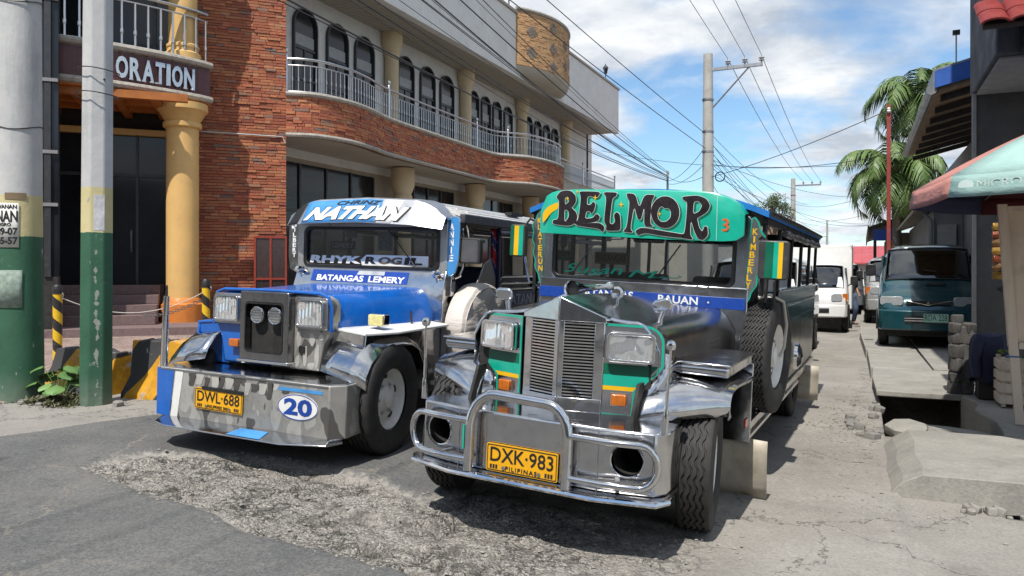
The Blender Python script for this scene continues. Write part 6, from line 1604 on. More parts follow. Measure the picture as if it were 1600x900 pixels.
    ob('axle', MB().tube([(-hw + .1, wy[0], rim), (hw - .1, wy[0], rim)], 0.04, 8), DARK, v)
    if scoop:
        ob('bonnet_scoop', MB().prism(rrect(-0.16, 0.16, -0.03, 0.03, 0.02), 'y', -0.05, 0.1), BLACK, v, bevel=0.01, loc=(0.12, y0 - 0.22, top(y0 - 0.22) + 0.015))
        gl_ = ob('grille', MB().prism(rrect(-0.36, 0.36, -0.035, 0.035, 0.03), 'y', -0.03, 0.03), BLACK, v, loc=(0, 0.0, 0.855))
        ob('grille_trim', MB().tube([(-0.38, -0.035, 0.04), (0, -0.045, -0.04), (0.38, -0.035, 0.04)], 0.01, 6), CHROME, gl_)
        ob('grille_emblem', MB().prism([(-0.03, -0.02), (0.03, -0.02), (0, 0.03)], 'y', -0.05, -0.03), CHROME, gl_)
        ob('roof_edge', MB().tube([(x * 0.9, y, z + 0.012) for x, y, z in ring(y1 + 0.1, half(y1), 0.4, top(y1) + 0.02, tumble)[5:10]], 0.012, 6), DSTEEL, v)
    if box:
        bx0, bx1, bz_0, bz_1, bw = box
        b_ = ob('cargo_box', MB().box(-bw, bw, bx0, bx1, bz_0, bz_1), WHITE, v, bevel=0.03)
        for s in (-1, 1): ob('corner_rail', MB().box(s * bw - .012, s * bw + .012, bx0 - 0.006, bx0 + 0.03, bz_0, bz_1), DSTEEL, b_)
    return v
def carpaint(name, c, metal=0.3):
    return paint(name, c, 0.22, 0.06, metal=metal, coat=1.0, dirt=0.12, scale=2.0, bump=0)
TEALC = carpaint('teal_metallic', srgb(20, 68, 76))
WHC = carpaint('white_van_paint', (0.66, 0.66, 0.65), 0.0)
SILV = carpaint('silver_paint', (0.42, 0.42, 0.41), 0.5)
ST_TEAL = [(-0.02, 0.55, 0.45, 0.62), (0.02, 0.76, 0.36, 0.86), (0.14, 0.83, 0.33, 1.0), (0.4, 0.85, 0.32, 1.13), (0.72, 0.86, 0.31, 1.27), (1.0, 0.86, 0.31, 1.56), (1.3, 0.86, 0.31, 1.83), (1.6, 0.86, 0.31, 1.95), (2.2, 0.86, 0.31, 2.0), (4.5, 0.85, 0.31, 1.98), (4.75, 0.8, 0.38, 1.8), (4.8, 0.6, 0.5, 1.5)]
van('teal_van', 'dark teal passenger van half in the eave shade on the right pavement', (1.12, 15.75, 0.08), rad(-3), TEALC, ST_TEAL, (0.73, 1.42), [(1.15, 2.0, 1.2, 1.75), (2.1, 3.2, 1.2, 1.78), (3.3, 4.4, 1.2, 1.78)], (0.60, 0.88, 0.40, 0.17, 0.05, 0.22), (0.34, 0.72), 0.86, 'RDA 228', scoop=True, amber=False)
ST_FB = [(-0.02, 0.6, 0.5, 0.8), (0.02, 0.76, 0.42, 1.02), (0.12, 0.80, 0.40, 1.12), (0.22, 0.82, 0.38, 1.16), (0.5, 0.83, 0.38, 1.52), (0.78, 0.83, 0.38, 1.80), (1.1, 0.83, 0.38, 1.88), (1.75, 0.83, 0.38, 1.88), (1.8, 0.7, 0.5, 1.7)]
van('delivery_truck', 'white cab truck with a boxy cargo body, middle of the white vehicles', (-1.12, 21.2, -0.09), 0.0, WHC, ST_FB, (0.24, 0.74), [(0.55, 1.4, 1.2, 1.7)], (0.55, 0.93, 0.26, 0.20, -0.0, 0.1), (0.42, 0.74), 0.83, None, box=(1.85, 4.9, 0.55, 2.35, 0.90), rim=0.33, wy=(0.85, 3.6))
van('white_van', 'white van tucked right behind the teal-visored jeepney', (-1.72, 13.4, -0.08), rad(-1), WHC, ST_FB[:-2] + [(4.4, 0.82, 0.38, 1.88), (4.5, 0.7, 0.5, 1.7)], (0.24, 0.74), [(0.55, 1.3, 1.2, 1.7), (1.5, 2.6, 1.2, 1.7), (2.8, 4.1, 1.2, 1.7)], (0.55, 0.93, 0.26, 0.20, 0.0, 0.1), (0.40, 0.70), 0.83, None, rim=0.33, wy=(0.85, 3.4))
van('white_van', 'farthest small white van beyond the box truck', (-0.72, 31.5, -0.1), rad(3), WHC, ST_TEAL, (0.73, 1.42), [(1.15, 2.0, 1.2, 1.75), (2.1, 4.2, 1.2, 1.78)], (0.58, 0.88, 0.36, 0.17, 0.04, 0.2), (0.34, 0.72), 0.86, None, amber=False)
van('silver_van', 'silver van half hidden behind the teal van, on its street side', (0.92, 23.0, 0.06), rad(0), SILV, ST_FB[:-2] + [(4.4, 0.82, 0.38, 1.88), (4.5, 0.7, 0.5, 1.7)], (0.24, 0.74), [(0.55, 1.3, 1.2, 1.7), (1.5, 4.1, 1.2, 1.7)], (0.55, 0.93, 0.26, 0.20, 0.0, 0.1), (0.40, 0.70), 0.83, None, rim=0.33, wy=(0.85, 3.4))
# ------------------------------------------------------------------ person walking by the box truck
def skin_body(name, joints, bones, m, parent=None, sub=2):
    me = bpy.data.meshes.new(name); me.from_pydata([j[0] for j in joints], bones, [])
    o = bpy.data.objects.new(name, me); COL.objects.link(o)
    o.modifiers.new('skin', 'SKIN')
    if not me.skin_vertices: 
        bm = bmesh.new(); bm.from_mesh(me); bm.verts.layers.skin.verify(); bm.to_mesh(me); bm.free()
    for k, j in enumerate(joints):
        me.skin_vertices[0].data[k].radius = (j[1], j[1]) if not isinstance(j[1], tuple) else j[1]
    me.skin_vertices[0].data[0].use_root = True
    sb = o.modifiers.new('sub', 'SUBSURF'); sb.levels = sub; sb.render_levels = sub
    me.materials.append(m); bake(o); o.data.name = name
    for p in o.data.polygons: p.use_smooth = True
    if parent is not None: o.parent = parent
    return o
SKIN_ = paint('skin_tone', (0.28, 0.15, 0.09), 0.5, 0.1, dirt=0)
pj = [((0, 0, 0.95), 0.13), ((0, 0, 1.15), 0.13), ((0, 0.01, 1.36), 0.15), ((0, 0, 1.49), 0.06), ((0, -0.01, 1.55), 0.065), ((0, -0.02, 1.63), 0.095), ((0, -0.02, 1.70), 0.07),
      ((0.19, 0, 1.40), 0.055), ((0.25, 0.05, 1.13), 0.042), ((0.23, -0.12, 0.93), 0.033), ((0.22, -0.18, 0.86), 0.03),
      ((-0.19, 0, 1.40), 0.055), ((-0.25, 0.04, 1.13), 0.042), ((-0.22, -0.12, 0.95), 0.033), ((-0.21, -0.18, 0.88), 0.03),
      ((0.10, 0, 0.88), 0.09), ((0.12, -0.16, 0.50), 0.065), ((0.14, 0.02, 0.10), 0.04), ((0.15, -0.13, 0.045), 0.035),
      ((-0.10, 0, 0.88), 0.09), ((-0.11, 0.05, 0.50), 0.065), ((-0.12, 0.14, 0.10), 0.04), ((-0.12, 0.0, 0.045), 0.035)]
pb = [(0, 1), (1, 2), (2, 3), (3, 4), (4, 5), (5, 6), (2, 7), (7, 8), (8, 9), (9, 10), (2, 11), (11, 12), (12, 13), (13, 14), (0, 15), (15, 16), (16, 17), (17, 18), (0, 19), (19, 20), (20, 21), (21, 22)]
per = skin_body('person', pj, pb, SKIN_)
per.location = (-0.32, 25.2, -0.115); per.rotation_euler = (0, 0, rad(30))
tag(per, 'person in dark shirt and blue jeans beside the box truck', 'person')
def garment(name, idx, extra, m):
    sel = {k: n for n, k in enumerate(idx)}
    js = [(pj[k][0], (pj[k][1] if not isinstance(pj[k][1], tuple) else pj[k][1][0]) + extra) for k in idx]
    bs = [(sel[a], sel[b]) for a, b in pb if a in sel and b in sel]
    return skin_body(name, js, bs, m, per)
garment('shirt', [1, 0, 2, 7, 8, 11, 12], 0.022, paint('dark_shirt', (0.03, 0.03, 0.04), 0.8))
garment('jeans', [0, 15, 16, 17, 19, 20, 21], 0.02, paint('denim', srgb(62, 78, 105), 0.8))
hair = ob('hair', MB().lathe([(0.0, 0.115), (0.06, 0.10), (0.10, 0.05), (0.105, 0.0), (0.10, -0.04), (0.085, -0.045)], 14, (0, -0.005, 1.655), cap=False), BLACK, per)
shoe = MB()
for (x, y) in ((0.15, -0.10), (-0.12, 0.04)):
    s_ = ob('sandal', MB().prism(rrect(x - 0.05, x + 0.05, y - 0.10, y + 0.14, 0.04), 'z', 0.0, 0.03), DARK, per)
# ------------------------------------------------------------------ right-hand buildings
DKW = paint('dark_blue_grey_plaster', (0.045, 0.05, 0.062), 0.75, 0.25, dirt=0.3, scale=1.5, bump=0.4)
DKT = paint('dark_timber', (0.03, 0.024, 0.02), 0.7, 0.3)
SH = thing('dark_house', 'tall dark grey house with overhanging upper floor at the right edge', 'house', (1.34, 11.45, 0.0))
def sob(name, mb, m, parent=None, **k): return wob(name, mb, m, parent, root=SH, **k)
GW = sob('wall', MB().box(1.34, 6, 11.45, 11.75, 0.0, 3.82), concrete('dark_wall', (0.05, 0.048, 0.048), (0.10, 0.095, 0.09), 2, 0.4))  # dark grey wall, mottled and rough
sob('corner_strip', MB().box(1.315, 1.36, 11.42, 11.47, 0.05, 3.82), paint('pale_corner', (0.22, 0.21, 0.2), .7), GW)
sob('squiggle', MB().tube([(1.74, 11.44, 1.55), (1.62, 11.44, 1.5), (1.78, 11.44, 1.38), (1.60, 11.44, 1.28), (1.75, 11.44, 1.22)], 0.012, 6), LETB, GW)
UF = sob('upper_floor', MB().box(1.31, 6, 9.48, 11.62, 3.82, 8.5), DKW, bevel=0.02)
sob('soffit', MB().box(1.36, 6, 9.60, 11.4, 3.79, 3.815), paint('grey_soffit', (0.28, 0.28, 0.28), .8), UF)
lv = sob('louvre_window', MB().box(1.52, 4, 9.42, 9.478, 3.80, 4.2), BLACK, UF)
for k in range(3):
    sob('louvre', MB().add([(1.6, 9.33, 3.82 + k * 0.12), (3.9, 9.33, 3.82 + k * 0.12), (3.9, 9.40, 3.90 + k * 0.12), (1.6, 9.40, 3.90 + k * 0.12), (1.6, 9.345, 3.81 + k * 0.12), (3.9, 9.345, 3.81 + k * 0.12), (3.9, 9.41, 3.89 + k * 0.12), (1.6, 9.41, 3.89 + k * 0.12)], [(0, 1, 2, 3), (7, 6, 5, 4), (0, 4, 5, 1), (1, 5, 6, 2), (2, 6, 7, 3), (3, 7, 4, 0)]), DKT, lv, smooth=False)
sob('brace', MB().tube([(1.75, 11.4, 2.4), (1.75, 9.2, 3.9)], 0.06, 6), DKT, UF)
# red tiled hood over the upper window: rounded tiles, one by one
TILE = paint('red_roof_tile', srgb(122, 36, 33), 0.55, 0.15, dirt=0.3, scale=8)
hd_ = sob('tiled_hood', MB().add([(1.12, 8.95, 4.0), (4.5, 8.95, 4.0), (4.5, 9.47, 4.33), (1.12, 9.47, 4.33), (1.12, 8.95, 3.95), (4.5, 8.95, 3.95), (4.5, 9.47, 4.28), (1.12, 9.47, 4.28)], [(0, 1, 2, 3), (7, 6, 5, 4), (0, 4, 5, 1), (1, 5, 6, 2), (2, 6, 7, 3), (3, 7, 4, 0)]), DKT, UF)
tm = MB(); prof = [(0.13 * math.cos(a), 0.055 * math.sin(a)) for a in [PI * k / 8 for k in range(9)]] + [(0.105 * math.cos(a), 0.035 * math.sin(a)) for a in [PI - PI * k / 8 for k in range(9)]]
tm.loft([[(x, 0, z) for x, z in prof], [(x * 0.95, 0.36, z + 0.0) for x, z in prof]])
tmesh = mesh_of('roof_tile', tm, TILE); sm(tmesh)
for r_ in range(2):
    for k in range(13):
        ob('roof_tile', tmesh, None, hd_, smooth=False, loc=(-0.12 + 0.255 * k, 8.86 - 11.45 + 0.27 * r_, 3.985 + 0.175 * r_), rot=(rad(32), 0, 0))
# blue-roofed shop-house with a deep eave over the van
BH = thing('blue_roof_house', 'house with deep corrugated eave and blue fascia behind the dark house', 'house', (1.5, 13.2, 0.0))
def bob(name, mb, m, parent=None, **k): return wob(name, mb, m, parent, root=BH, **k)
GRW = concrete('grey_render', (0.17, 0.175, 0.18), (0.26, 0.26, 0.262), 1.0, 0.2)
bob('wall', MB().box(2.15, 7, 14.25, 26, 0.0, 4.3), GRW)
TIN = paint('grey_corrugated_tin', (0.24, 0.25, 0.26), 0.45, 0.2, metal=0.5, dirt=0.4)
rf_ = bob('eave', MB().add([(1.02, 13.2, 4.30), (1.02, 20.5, 4.36), (3.6, 20.5, 5.0), (3.6, 13.2, 4.95), (1.02, 13.2, 4.22), (1.02, 20.5, 4.28), (3.6, 20.5, 4.92), (3.6, 13.2, 4.87)], [(0, 1, 2, 3), (7, 6, 5, 4), (0, 4, 5, 1), (1, 5, 6, 2), (2, 6, 7, 3), (3, 7, 4, 0)]), paint('ply_soffit', (0.26, 0.17, 0.10), .7, .25))
for k in range(8):
    y = 13.4 + k * 0.98
    bob('rafter', MB().add([(1.12, y, 4.14), (1.12, y + .07, 4.14), (3.2, y + .07, 4.66), (3.2, y, 4.66), (1.12, y, 4.24), (1.12, y + .07, 4.24), (3.2, y + .07, 4.78), (3.2, y, 4.78)], [(0, 3, 2, 1), (4, 5, 6, 7), (0, 1, 5, 4), (1, 2, 6, 5), (2, 3, 7, 6), (3, 0, 4, 7)]), DKT, rf_)
bob('gutter', MB().tube([(0.98, 13.15, 4.28), (0.98, 17, 4.31), (0.98, 20.6, 4.34)], 0.075, 8), TIN, rf_)
bob('side_sheet', MB().prism([(13.15, 4.33), (20.6, 4.40), (20.6, 4.62), (13.15, 4.58)], 'x', 1.0, 1.03), TIN, rf_)
bob('blue_fascia', MB().prism([(1.02, 4.30), (1.02, 4.55), (3.6, 5.25), (3.6, 4.92)], 'y', 13.12, 13.18), paint('blue_fascia_paint', srgb(35, 85, 165), .5), rf_)
bob('roof_sheet', MB().add([(1.02, 13.19, 4.60), (1.02, 20.6, 4.66), (3.6, 20.6, 5.32), (3.6, 13.19, 5.27), (1.02, 13.19, 4.57), (1.02, 20.6, 4.63), (3.6, 20.6, 5.29), (3.6, 13.19, 5.24)], [(0, 1, 2, 3), (7, 6, 5, 4), (0, 4, 5, 1), (1, 5, 6, 2), (2, 6, 7, 3), (3, 7, 4, 0)]), TIN, rf_)
an = bob('aerial', MB().tube([(1.35, 13.6, 4.7), (1.35, 13.6, 5.25)], 0.012, 5), DSTEEL, rf_)
bob('aerial_head', MB().box(1.30, 1.40, 13.57, 13.63, 5.2, 5.27), BLACK, an)
# lower lean-to with its own eave, door panel and downpipe
bob('lean_to_wall', MB().box(1.55, 2.14, 20.2, 30, 0.0, 2.95), GRW)
bob('lean_to_roof', MB().add([(1.1, 19.9, 2.95), (1.1, 30, 2.95), (2.4, 30, 3.5), (2.4, 19.9, 3.5), (1.1, 19.9, 2.88), (1.1, 30, 2.88), (2.4, 30, 3.43), (2.4, 19.9, 3.43)], [(0, 1, 2, 3), (7, 6, 5, 4), (0, 4, 5, 1), (1, 5, 6, 2), (2, 6, 7, 3), (3, 7, 4, 0)]), paint('weathered_board', (0.26, 0.22, 0.17), .8, .25))
bob('downpipe', MB().tube([(1.3, 20.1, 2.9), (1.48, 20.1, 2.7), (1.49, 20.1, 0.1)], 0.05, 8), GRW)
bob('meter_box', MB().box(1.62, 2.0, 20.12, 20.19, 1.8, 2.6), paint('pale_panel', (0.30, 0.30, 0.29), .6))
bob('louvre_panel', MB().box(2.10, 2.148, 14.9, 16.2, 1.2, 3.0), DKT)
# far lower house with dark timber eave
FH = thing('timber_eave_house', 'low house with dark timber eave beyond the red post', 'house', (1.0, 27.0, 0.0))
def fob(name, mb, m, parent=None, **k): return wob(name, mb, m, parent, root=FH, **k)
fob('wall', MB().box(1.0, 6, 30.2, 40, 0.0, 2.9), concrete('brownish_wall', (0.16, 0.13, 0.1), (0.24, 0.2, 0.16), 2))
fob('roof', MB().add([(0.25, 29.5, 3.1), (0.25, 41, 3.1), (4, 41, 4.4), (4, 29.5, 4.4), (0.25, 29.5, 2.95), (0.25, 41, 2.95), (4, 41, 4.25), (4, 29.5, 4.25)], [(0, 1, 2, 3), (7, 6, 5, 4), (0, 4, 5, 1), (1, 5, 6, 2), (2, 6, 7, 3), (3, 7, 4, 0)]), DKT)
fob('fascia_board', MB().box(0.22, 0.26, 29.5, 41, 2.8, 3.15), paint('brown_board', (0.13, 0.085, 0.055), .7))
fob('blue_crate_box', MB().box(0.4, 1.0, 29.45, 29.55, 2.6, 3.0), DBLUE)
fob('post', MB().box(0.4, 0.5, 29.6, 29.7, 0.0, 2.95), DKT)
# red steel post
rp = thing('red_post', 'tall thin red steel post standing behind the teal van', 'post', (0.62, 20.8, 0.07))
ob('shaft', MB().box(-0.045, 0.045, -0.045, 0.045, 0.0, 5.55), paint('red_oxide', srgb(135, 52, 46), .6, .2), rp, bevel=0.006)
ob('base_plate', MB().box(-0.12, 0.12, -0.12, 0.12, 0.0, 0.02), DSTEEL, rp)
ob('insulator', MB().lathe([(0.03, 0), (0.045, 0.03), (0.03, 0.06), (0.045, 0.09), (0.02, 0.12)], 10, (0, -0.08, 5.35)), WHITE, rp)
# stub of rough stone wall with a cap stone
SP = thing('stone_pillar', 'short rough stone pillar with a lump of rock on top', 'pillar', (1.07, 10.32, 0.07))
ob('core', MB().box(-0.112, 0.118, -0.118, 0.118, 0.0, 0.80), concrete('pillar_mortar', (0.05, 0.048, 0.045), (0.11, 0.105, 0.10), 8), SP, bevel=0.02)
rs = random.Random(9); zz = 0.0; DST = concrete('shaded_stone', (0.035, 0.033, 0.032), (0.10, 0.095, 0.09), 8)  # stone colour taken darker for the shade of the overhang
while zz < 0.78:
    hh = rs.uniform(0.11, 0.17)
    for (x0, x1, y0, y1) in ((-0.12, 0.02, -0.13, 0.0), (0.03, 0.13, -0.13, 0.0), (-0.12, 0.0, 0.01, 0.13), (0.01, 0.13, 0.01, 0.13)):
        j = lambda: rs.uniform(-0.012, 0.012)
        cx_, cy_ = (x0 + x1) / 2, (y0 + y1) / 2; chunk('stone', (x1 - x0) * .62, (y1 - y0) * .62, hh * .52, rs.randrange(9999), DST, SP, (cx_ + j(), cy_ + j(), zz + hh * .5), (rs.uniform(-.15, .15), rs.uniform(-.15, .15), rs.random() * 6))
    zz += hh
cp_ = chunk('cap_stone', 0.075, 0.06, 0.05, 77, DST, SP, (-0.03, 0.0, zz + 0.045), (0, 0, 0.4))
# ------------------------------------------------------------------ stall: parasol, board, snacks, crate, jacket
UX, UY = 1.985, 7.75
UM = thing('parasol', 'big market parasol in pink and mint panels over the stall', 'parasol', (UX, UY, 0.09))
R_, zr, za_ = 1.58, 2.17, 2.86
PINK = cloth('pink_canvas', srgb(190, 130, 118)); MINT = cloth('mint_canvas', srgb(152, 184, 178)); NVYC = cloth('navy_canvas', srgb(30, 35, 75)); MAR = cloth('maroon_canvas', srgb(90, 20, 28))
cols = [MINT, PINK, NVYC, MAR, MINT, PINK, NVYC, MAR]
a0 = rad(-147.5)
def rim_pt(k, r=1.0, z=0.0):
    a = a0 - k * PI / 4; return (R_ * r * math.cos(a), R_ * r * math.sin(a), z)
order = {0: MINT, 1: PINK, 2: NVYC, 3: MAR, 4: MINT, 5: PINK, 6: NVYC, 7: MAR}
for k in range(8):
    kk = k - 1
    A0, A1 = rim_pt(kk), rim_pt(kk + 1); rows = []
    for i in range(9):
        t = i / 8; bul = 0.065 * math.sin(t * PI)
        row = []
        for q in range(7):
            w_ = q / 6; p = Vector(A0) * (1 - w_) + Vector(A1) * w_; sag = -0.03 * math.sin(w_ * PI) * t
            row.append((p.x * t, p.y * t, za_ + (zr - za_) * t + bul * (1) + sag * 0.5))
        rows.append(row)
    pn_ = ob('panel', MB().grid(rows[0:]), order[k], UM); pn_.modifiers.new('thick', 'SOLIDIFY').thickness = 0.004
    vr = []
    for i in range(4):
        t = i / 3
        vr.append([tuple(Vector(A0) * (1 - q / 6) * (1 + 0.02 * t) + Vector(A1) * (q / 6) * (1 + 0.02 * t) + Vector((0, 0, zr - 0.17 * t - 0.012 * math.sin(q / 6 * PI)))) for q in range(7)])
    vl = ob('valance', MB().grid(vr), order[k], pn_); vl.modifiers.new('thick', 'SOLIDIFY').thickness = 0.004
    ob('rib', MB().tube([(0, 0, za_ - 0.06), (A0[0] * .55, A0[1] * .55, (za_ + zr) / 2 + 0.02), (A0[0] * 0.98, A0[1] * .98, zr - 0.02)], 0.008, 6), DSTEEL, UM)
    if k == 0:
        P0, P1 = Vector(rim_pt(0)), Vector(rim_pt(-1)); tx = (P1 - P0); L_len = tx.length; tx.normalize(); nx_ = Vector((tx.y, -tx.x, 0))
        if nx_.dot(P0) < 0: nx_ = -nx_
        def vfn(u, v, t):
            p = P0 + tx * (0.20 + 0.40 * u) + nx_ * (0.014 + t); return (p.x, p.y, zr - 0.115 + 0.06 * v)
        text('valance_lettering', 'MICROM', paint('canvas_print', (0.55, 0.66, 0.62), .7, dirt=0), pn_, vfn, bold=0.0)
        c_ = P0 + tx * 0.12 + nx_ * 0.014
        ob('valance_emblem', MB().add([(c_.x + tx.x * 0.06 * math.cos(a), c_.y + tx.y * 0.06 * math.cos(a), zr - 0.085 + 0.045 * math.sin(a)) for a in [2 * PI * q / 16 for q in range(16)]] + [(c_.x + tx.x * 0.06 * math.cos(a) + nx_.x * .003, c_.y + tx.y * 0.06 * math.cos(a) + nx_.y * .003, zr - 0.085 + 0.045 * math.sin(a)) for a in [2 * PI * q / 16 for q in range(16)]], [tuple(range(16)), tuple(range(31, 15, -1))]), paint('canvas_print2', (0.55, 0.66, 0.62), .7, dirt=0), pn_, smooth=False)
ob('pole', MB().tube([(0, 0, 0.0), (0, 0, za_ + 0.12)], 0.022, 10), DSTEEL, UM)
ob('finial', MB().lathe([(0.03, 0), (0.035, 0.05), (0.0, 0.1)], 10, (0, 0, za_ + 0.05)), WHITE, UM)
ob('base', MB().lathe([(0.22, 0), (0.22, 0.08), (0.05, 0.12)], 16), OLDC, UM)
PLY = None
def plymat():
    t = NT('plywood'); w = t.noise(2.2, 6, 0.6, stretch=(5, 1, 0.35))
    c = t.ramp(w, [(0.3, (0.56, 0.46, 0.36)), (0.7, (0.70, 0.60, 0.49))])
    t.set('Base Color', t.mix(t.ramp(t.noise(6, 6), [(0.55, 0.0), (0.8, 0.35)]), c, (0.22, 0.17, 0.13))); t.set('Roughness', 0.75); return t.m
PLY = plymat()
SB = thing('stall_board', 'upright plywood board on a slanting timber leg at the right edge', 'board', (1.30, 8.35, 0.085))
ob('front_leg', MB().add([(0.0, -0.02, 0), (0.075, -0.02, 0), (0.075, 0.02, 0), (0.0, 0.02, 0), (-0.14, -0.02, 2.05), (-0.06, -0.02, 2.05), (-0.06, 0.02, 2.05), (-0.14, 0.02, 2.05)], [(0, 3, 2, 1), (4, 5, 6, 7), (0, 1, 5, 4), (1, 2, 6, 5), (2, 3, 7, 6), (3, 0, 4, 7)]), PLY, SB, bevel=0.004)
ob('panel', MB().add([(-0.052, 0.022, 0.72), (0.85, 0.022, 0.72), (0.85, 0.04, 0.72), (-0.052, 0.04, 0.72), (-0.135, 0.022, 2.02), (0.85, 0.022, 2.02), (0.85, 0.04, 2.02), (-0.135, 0.04, 2.02)], [(0, 3, 2, 1), (4, 5, 6, 7), (0, 1, 5, 4), (1, 2, 6, 5), (2, 3, 7, 6), (3, 0, 4, 7)]), PLY, SB)
ob('bottom_rail', MB().box(0.03, 0.85, -0.025, 0.02, 0.70, 0.76), PLY, SB, bevel=0.004)
ob('top_rail', MB().box(-0.06, 0.85, -0.025, 0.02, 1.97, 2.03), PLY, SB, bevel=0.004)
ob('rear_leg', MB().tube([(0.8, 0.03, 2.0), (0.85, 0.03, 0.0)], 0.03, 6), PLY, SB)
ob('leg_ties', MB().box(-0.062, 0.04, -0.024, 0.024, 0.62, 0.635), paint('blue_tie', srgb(60, 90, 150), .5), SB)
for k, (x, y) in enumerate(((1.34, 9.6), (1.44, 9.62))):
    sn = thing('snack_strip', ['hanging strip of gold snack sachets nearer the dark wall corner', 'hanging strip of gold snack sachets beside the plywood board'][k], 'snacks', (x, y, 1.42), group='sachet strips hanging at the stall')
    ob('string', MB().tube([(0, 0, 0.0), (0, 0, 0.75)], 0.003, 4), BLACK, sn)
    for q in range(7):
        rq = random.Random(q + 10 * k); w_ = 0.05
        mm = paint('sachet_%d' % (q % 3), [srgb(150, 115, 45), srgb(110, 80, 45), srgb(120, 60, 35)][q % 3], 0.3, .3, metal=0.3, scale=30)  # sachet colours darkened to stand for the parasol's shade
        ob('sachet', MB().loft([[(-w_, -0.012, 0), (w_, -0.012, 0), (w_, 0.012, 0), (-w_, 0.012, 0)], [(-w_ * 1.05, -0.025, 0.04), (w_ * 1.05, -0.025, 0.04), (w_ * 1.05, 0.025, 0.04), (-w_ * 1.05, 0.025, 0.04)], [(-w_, -0.008, 0.083), (w_, -0.008, 0.083), (w_, 0.008, 0.083), (-w_, 0.008, 0.083)]]), mm, sn, bevel=0.006, loc=(0, 0, q * 0.088), rot=(0, 0, rq.uniform(-.6, .6)))
ob_rail = thing('hanging_rail', 'thin dark rail carrying the snack strips under the parasol', 'rail', (1.30, 9.6, 2.16))
ob('rod', MB().tube([(0.0, 0.01, 0), (1.6, 0.01, 0)], 0.01, 6), BLACK, ob_rail)
ob('wire_hook', MB().tube([(0.05, 0.01, 0), (0.05, 1.84, 0.2)], 0.006, 5), BLACK, ob_rail)
CR = thing('wooden_crate', 'slatted wooden crate in the shade behind the plywood board', 'crate', (1.62, 9.55, 0.085))
for k in range(4):
    ob('slat', MB().box(-0.30, 0.30, -0.20, -0.18, 0.03 + k * 0.12, 0.12 + k * 0.12), PLY, CR, bevel=0.003)
    ob('slat', MB().box(-0.30, -0.28, -0.18, 0.20, 0.03 + k * 0.12, 0.12 + k * 0.12), PLY, CR, bevel=0.003)
    ob('slat', MB().box(-0.30, 0.30, 0.18, 0.20, 0.03 + k * 0.12, 0.12 + k * 0.12), PLY, CR, bevel=0.003)
for x in (-0.28, 0.25): ob('corner_post', MB().box(x, x + 0.04, -0.18, -0.14, 0.0, 0.52), PLY, CR)
for x in (-0.28, 0.25): ob('corner_post', MB().box(x, x + 0.04, 0.14, 0.18, 0.0, 0.52), PLY, CR)
ob('bottom_board', MB().box(-0.28, 0.28, -0.18, 0.18, 0.03, 0.05), PLY, CR)
LEAFY = paint('vegetable_green', (0.10, 0.16, 0.03), 0.6, 0.4, scale=20)
VG = thing('vegetable_heap', 'leafy green vegetables heaped on the wooden crate', 'vegetables', (1.62, 9.55, 0.6))
rs = random.Random(3)
for k in range(14):
    x, y = rs.uniform(-.24, .24), rs.uniform(-.14, .14); a = rs.random() * 6
    L = [(0.0, 0, 0), (0.06, 0.03, 0.05), (0.12, 0.0, 0.07), (0.06, -0.03, 0.05)]
    ob('leaf', MB().add([(x + p[0] * math.cos(a) - p[1] * math.sin(a), y + p[0] * math.sin(a) + p[1] * math.cos(a), p[2] - 0.01) for p in L], [(0, 1, 2, 3)]), LEAFY, VG)
JK = thing('jacket', 'dark blue jacket draped over a stool by the stone pillar', 'jacket', (1.33, 10.0, 0.085))
ob('stool', MB().loft([[(-0.14, -0.14, 0), (0.14, -0.14, 0), (0.14, 0.14, 0), (-0.14, 0.14, 0)], [(-0.12, -0.12, 0.66), (0.12, -0.12, 0.66), (0.12, 0.12, 0.66), (-0.12, 0.12, 0.66)]]), DKT, JK)
DEN = cloth('navy_denim', srgb(38, 44, 72))
rows = []
for i in range(15):
    t = i / 14; row = []
    for q in range(29):
        a = 2 * PI * q / 28; r = 0.03 + 0.17 * min(1, t * 2.2) + 0.035 * t * math.sin(5 * a + 1) + 0.02 * t * math.sin(9 * a)
        row.append((r * math.cos(a), r * math.sin(a), 0.72 - 0.02 * t - 0.50 * max(0, t - 0.35) / 0.65 - 0.05 * t * math.sin(3 * a + .5)))
    rows.append(row)
ob('cloth', MB().grid(rows), DEN, JK).modifiers.new('thick', 'SOLIDIFY').thickness = 0.01
ob('sleeve', MB().tube([(-0.13, -0.16, 0.66), (-0.18, -0.19, 0.45), (-0.16, -0.22, 0.25)], [0.06, 0.055, 0.045], 10), DEN, JK)
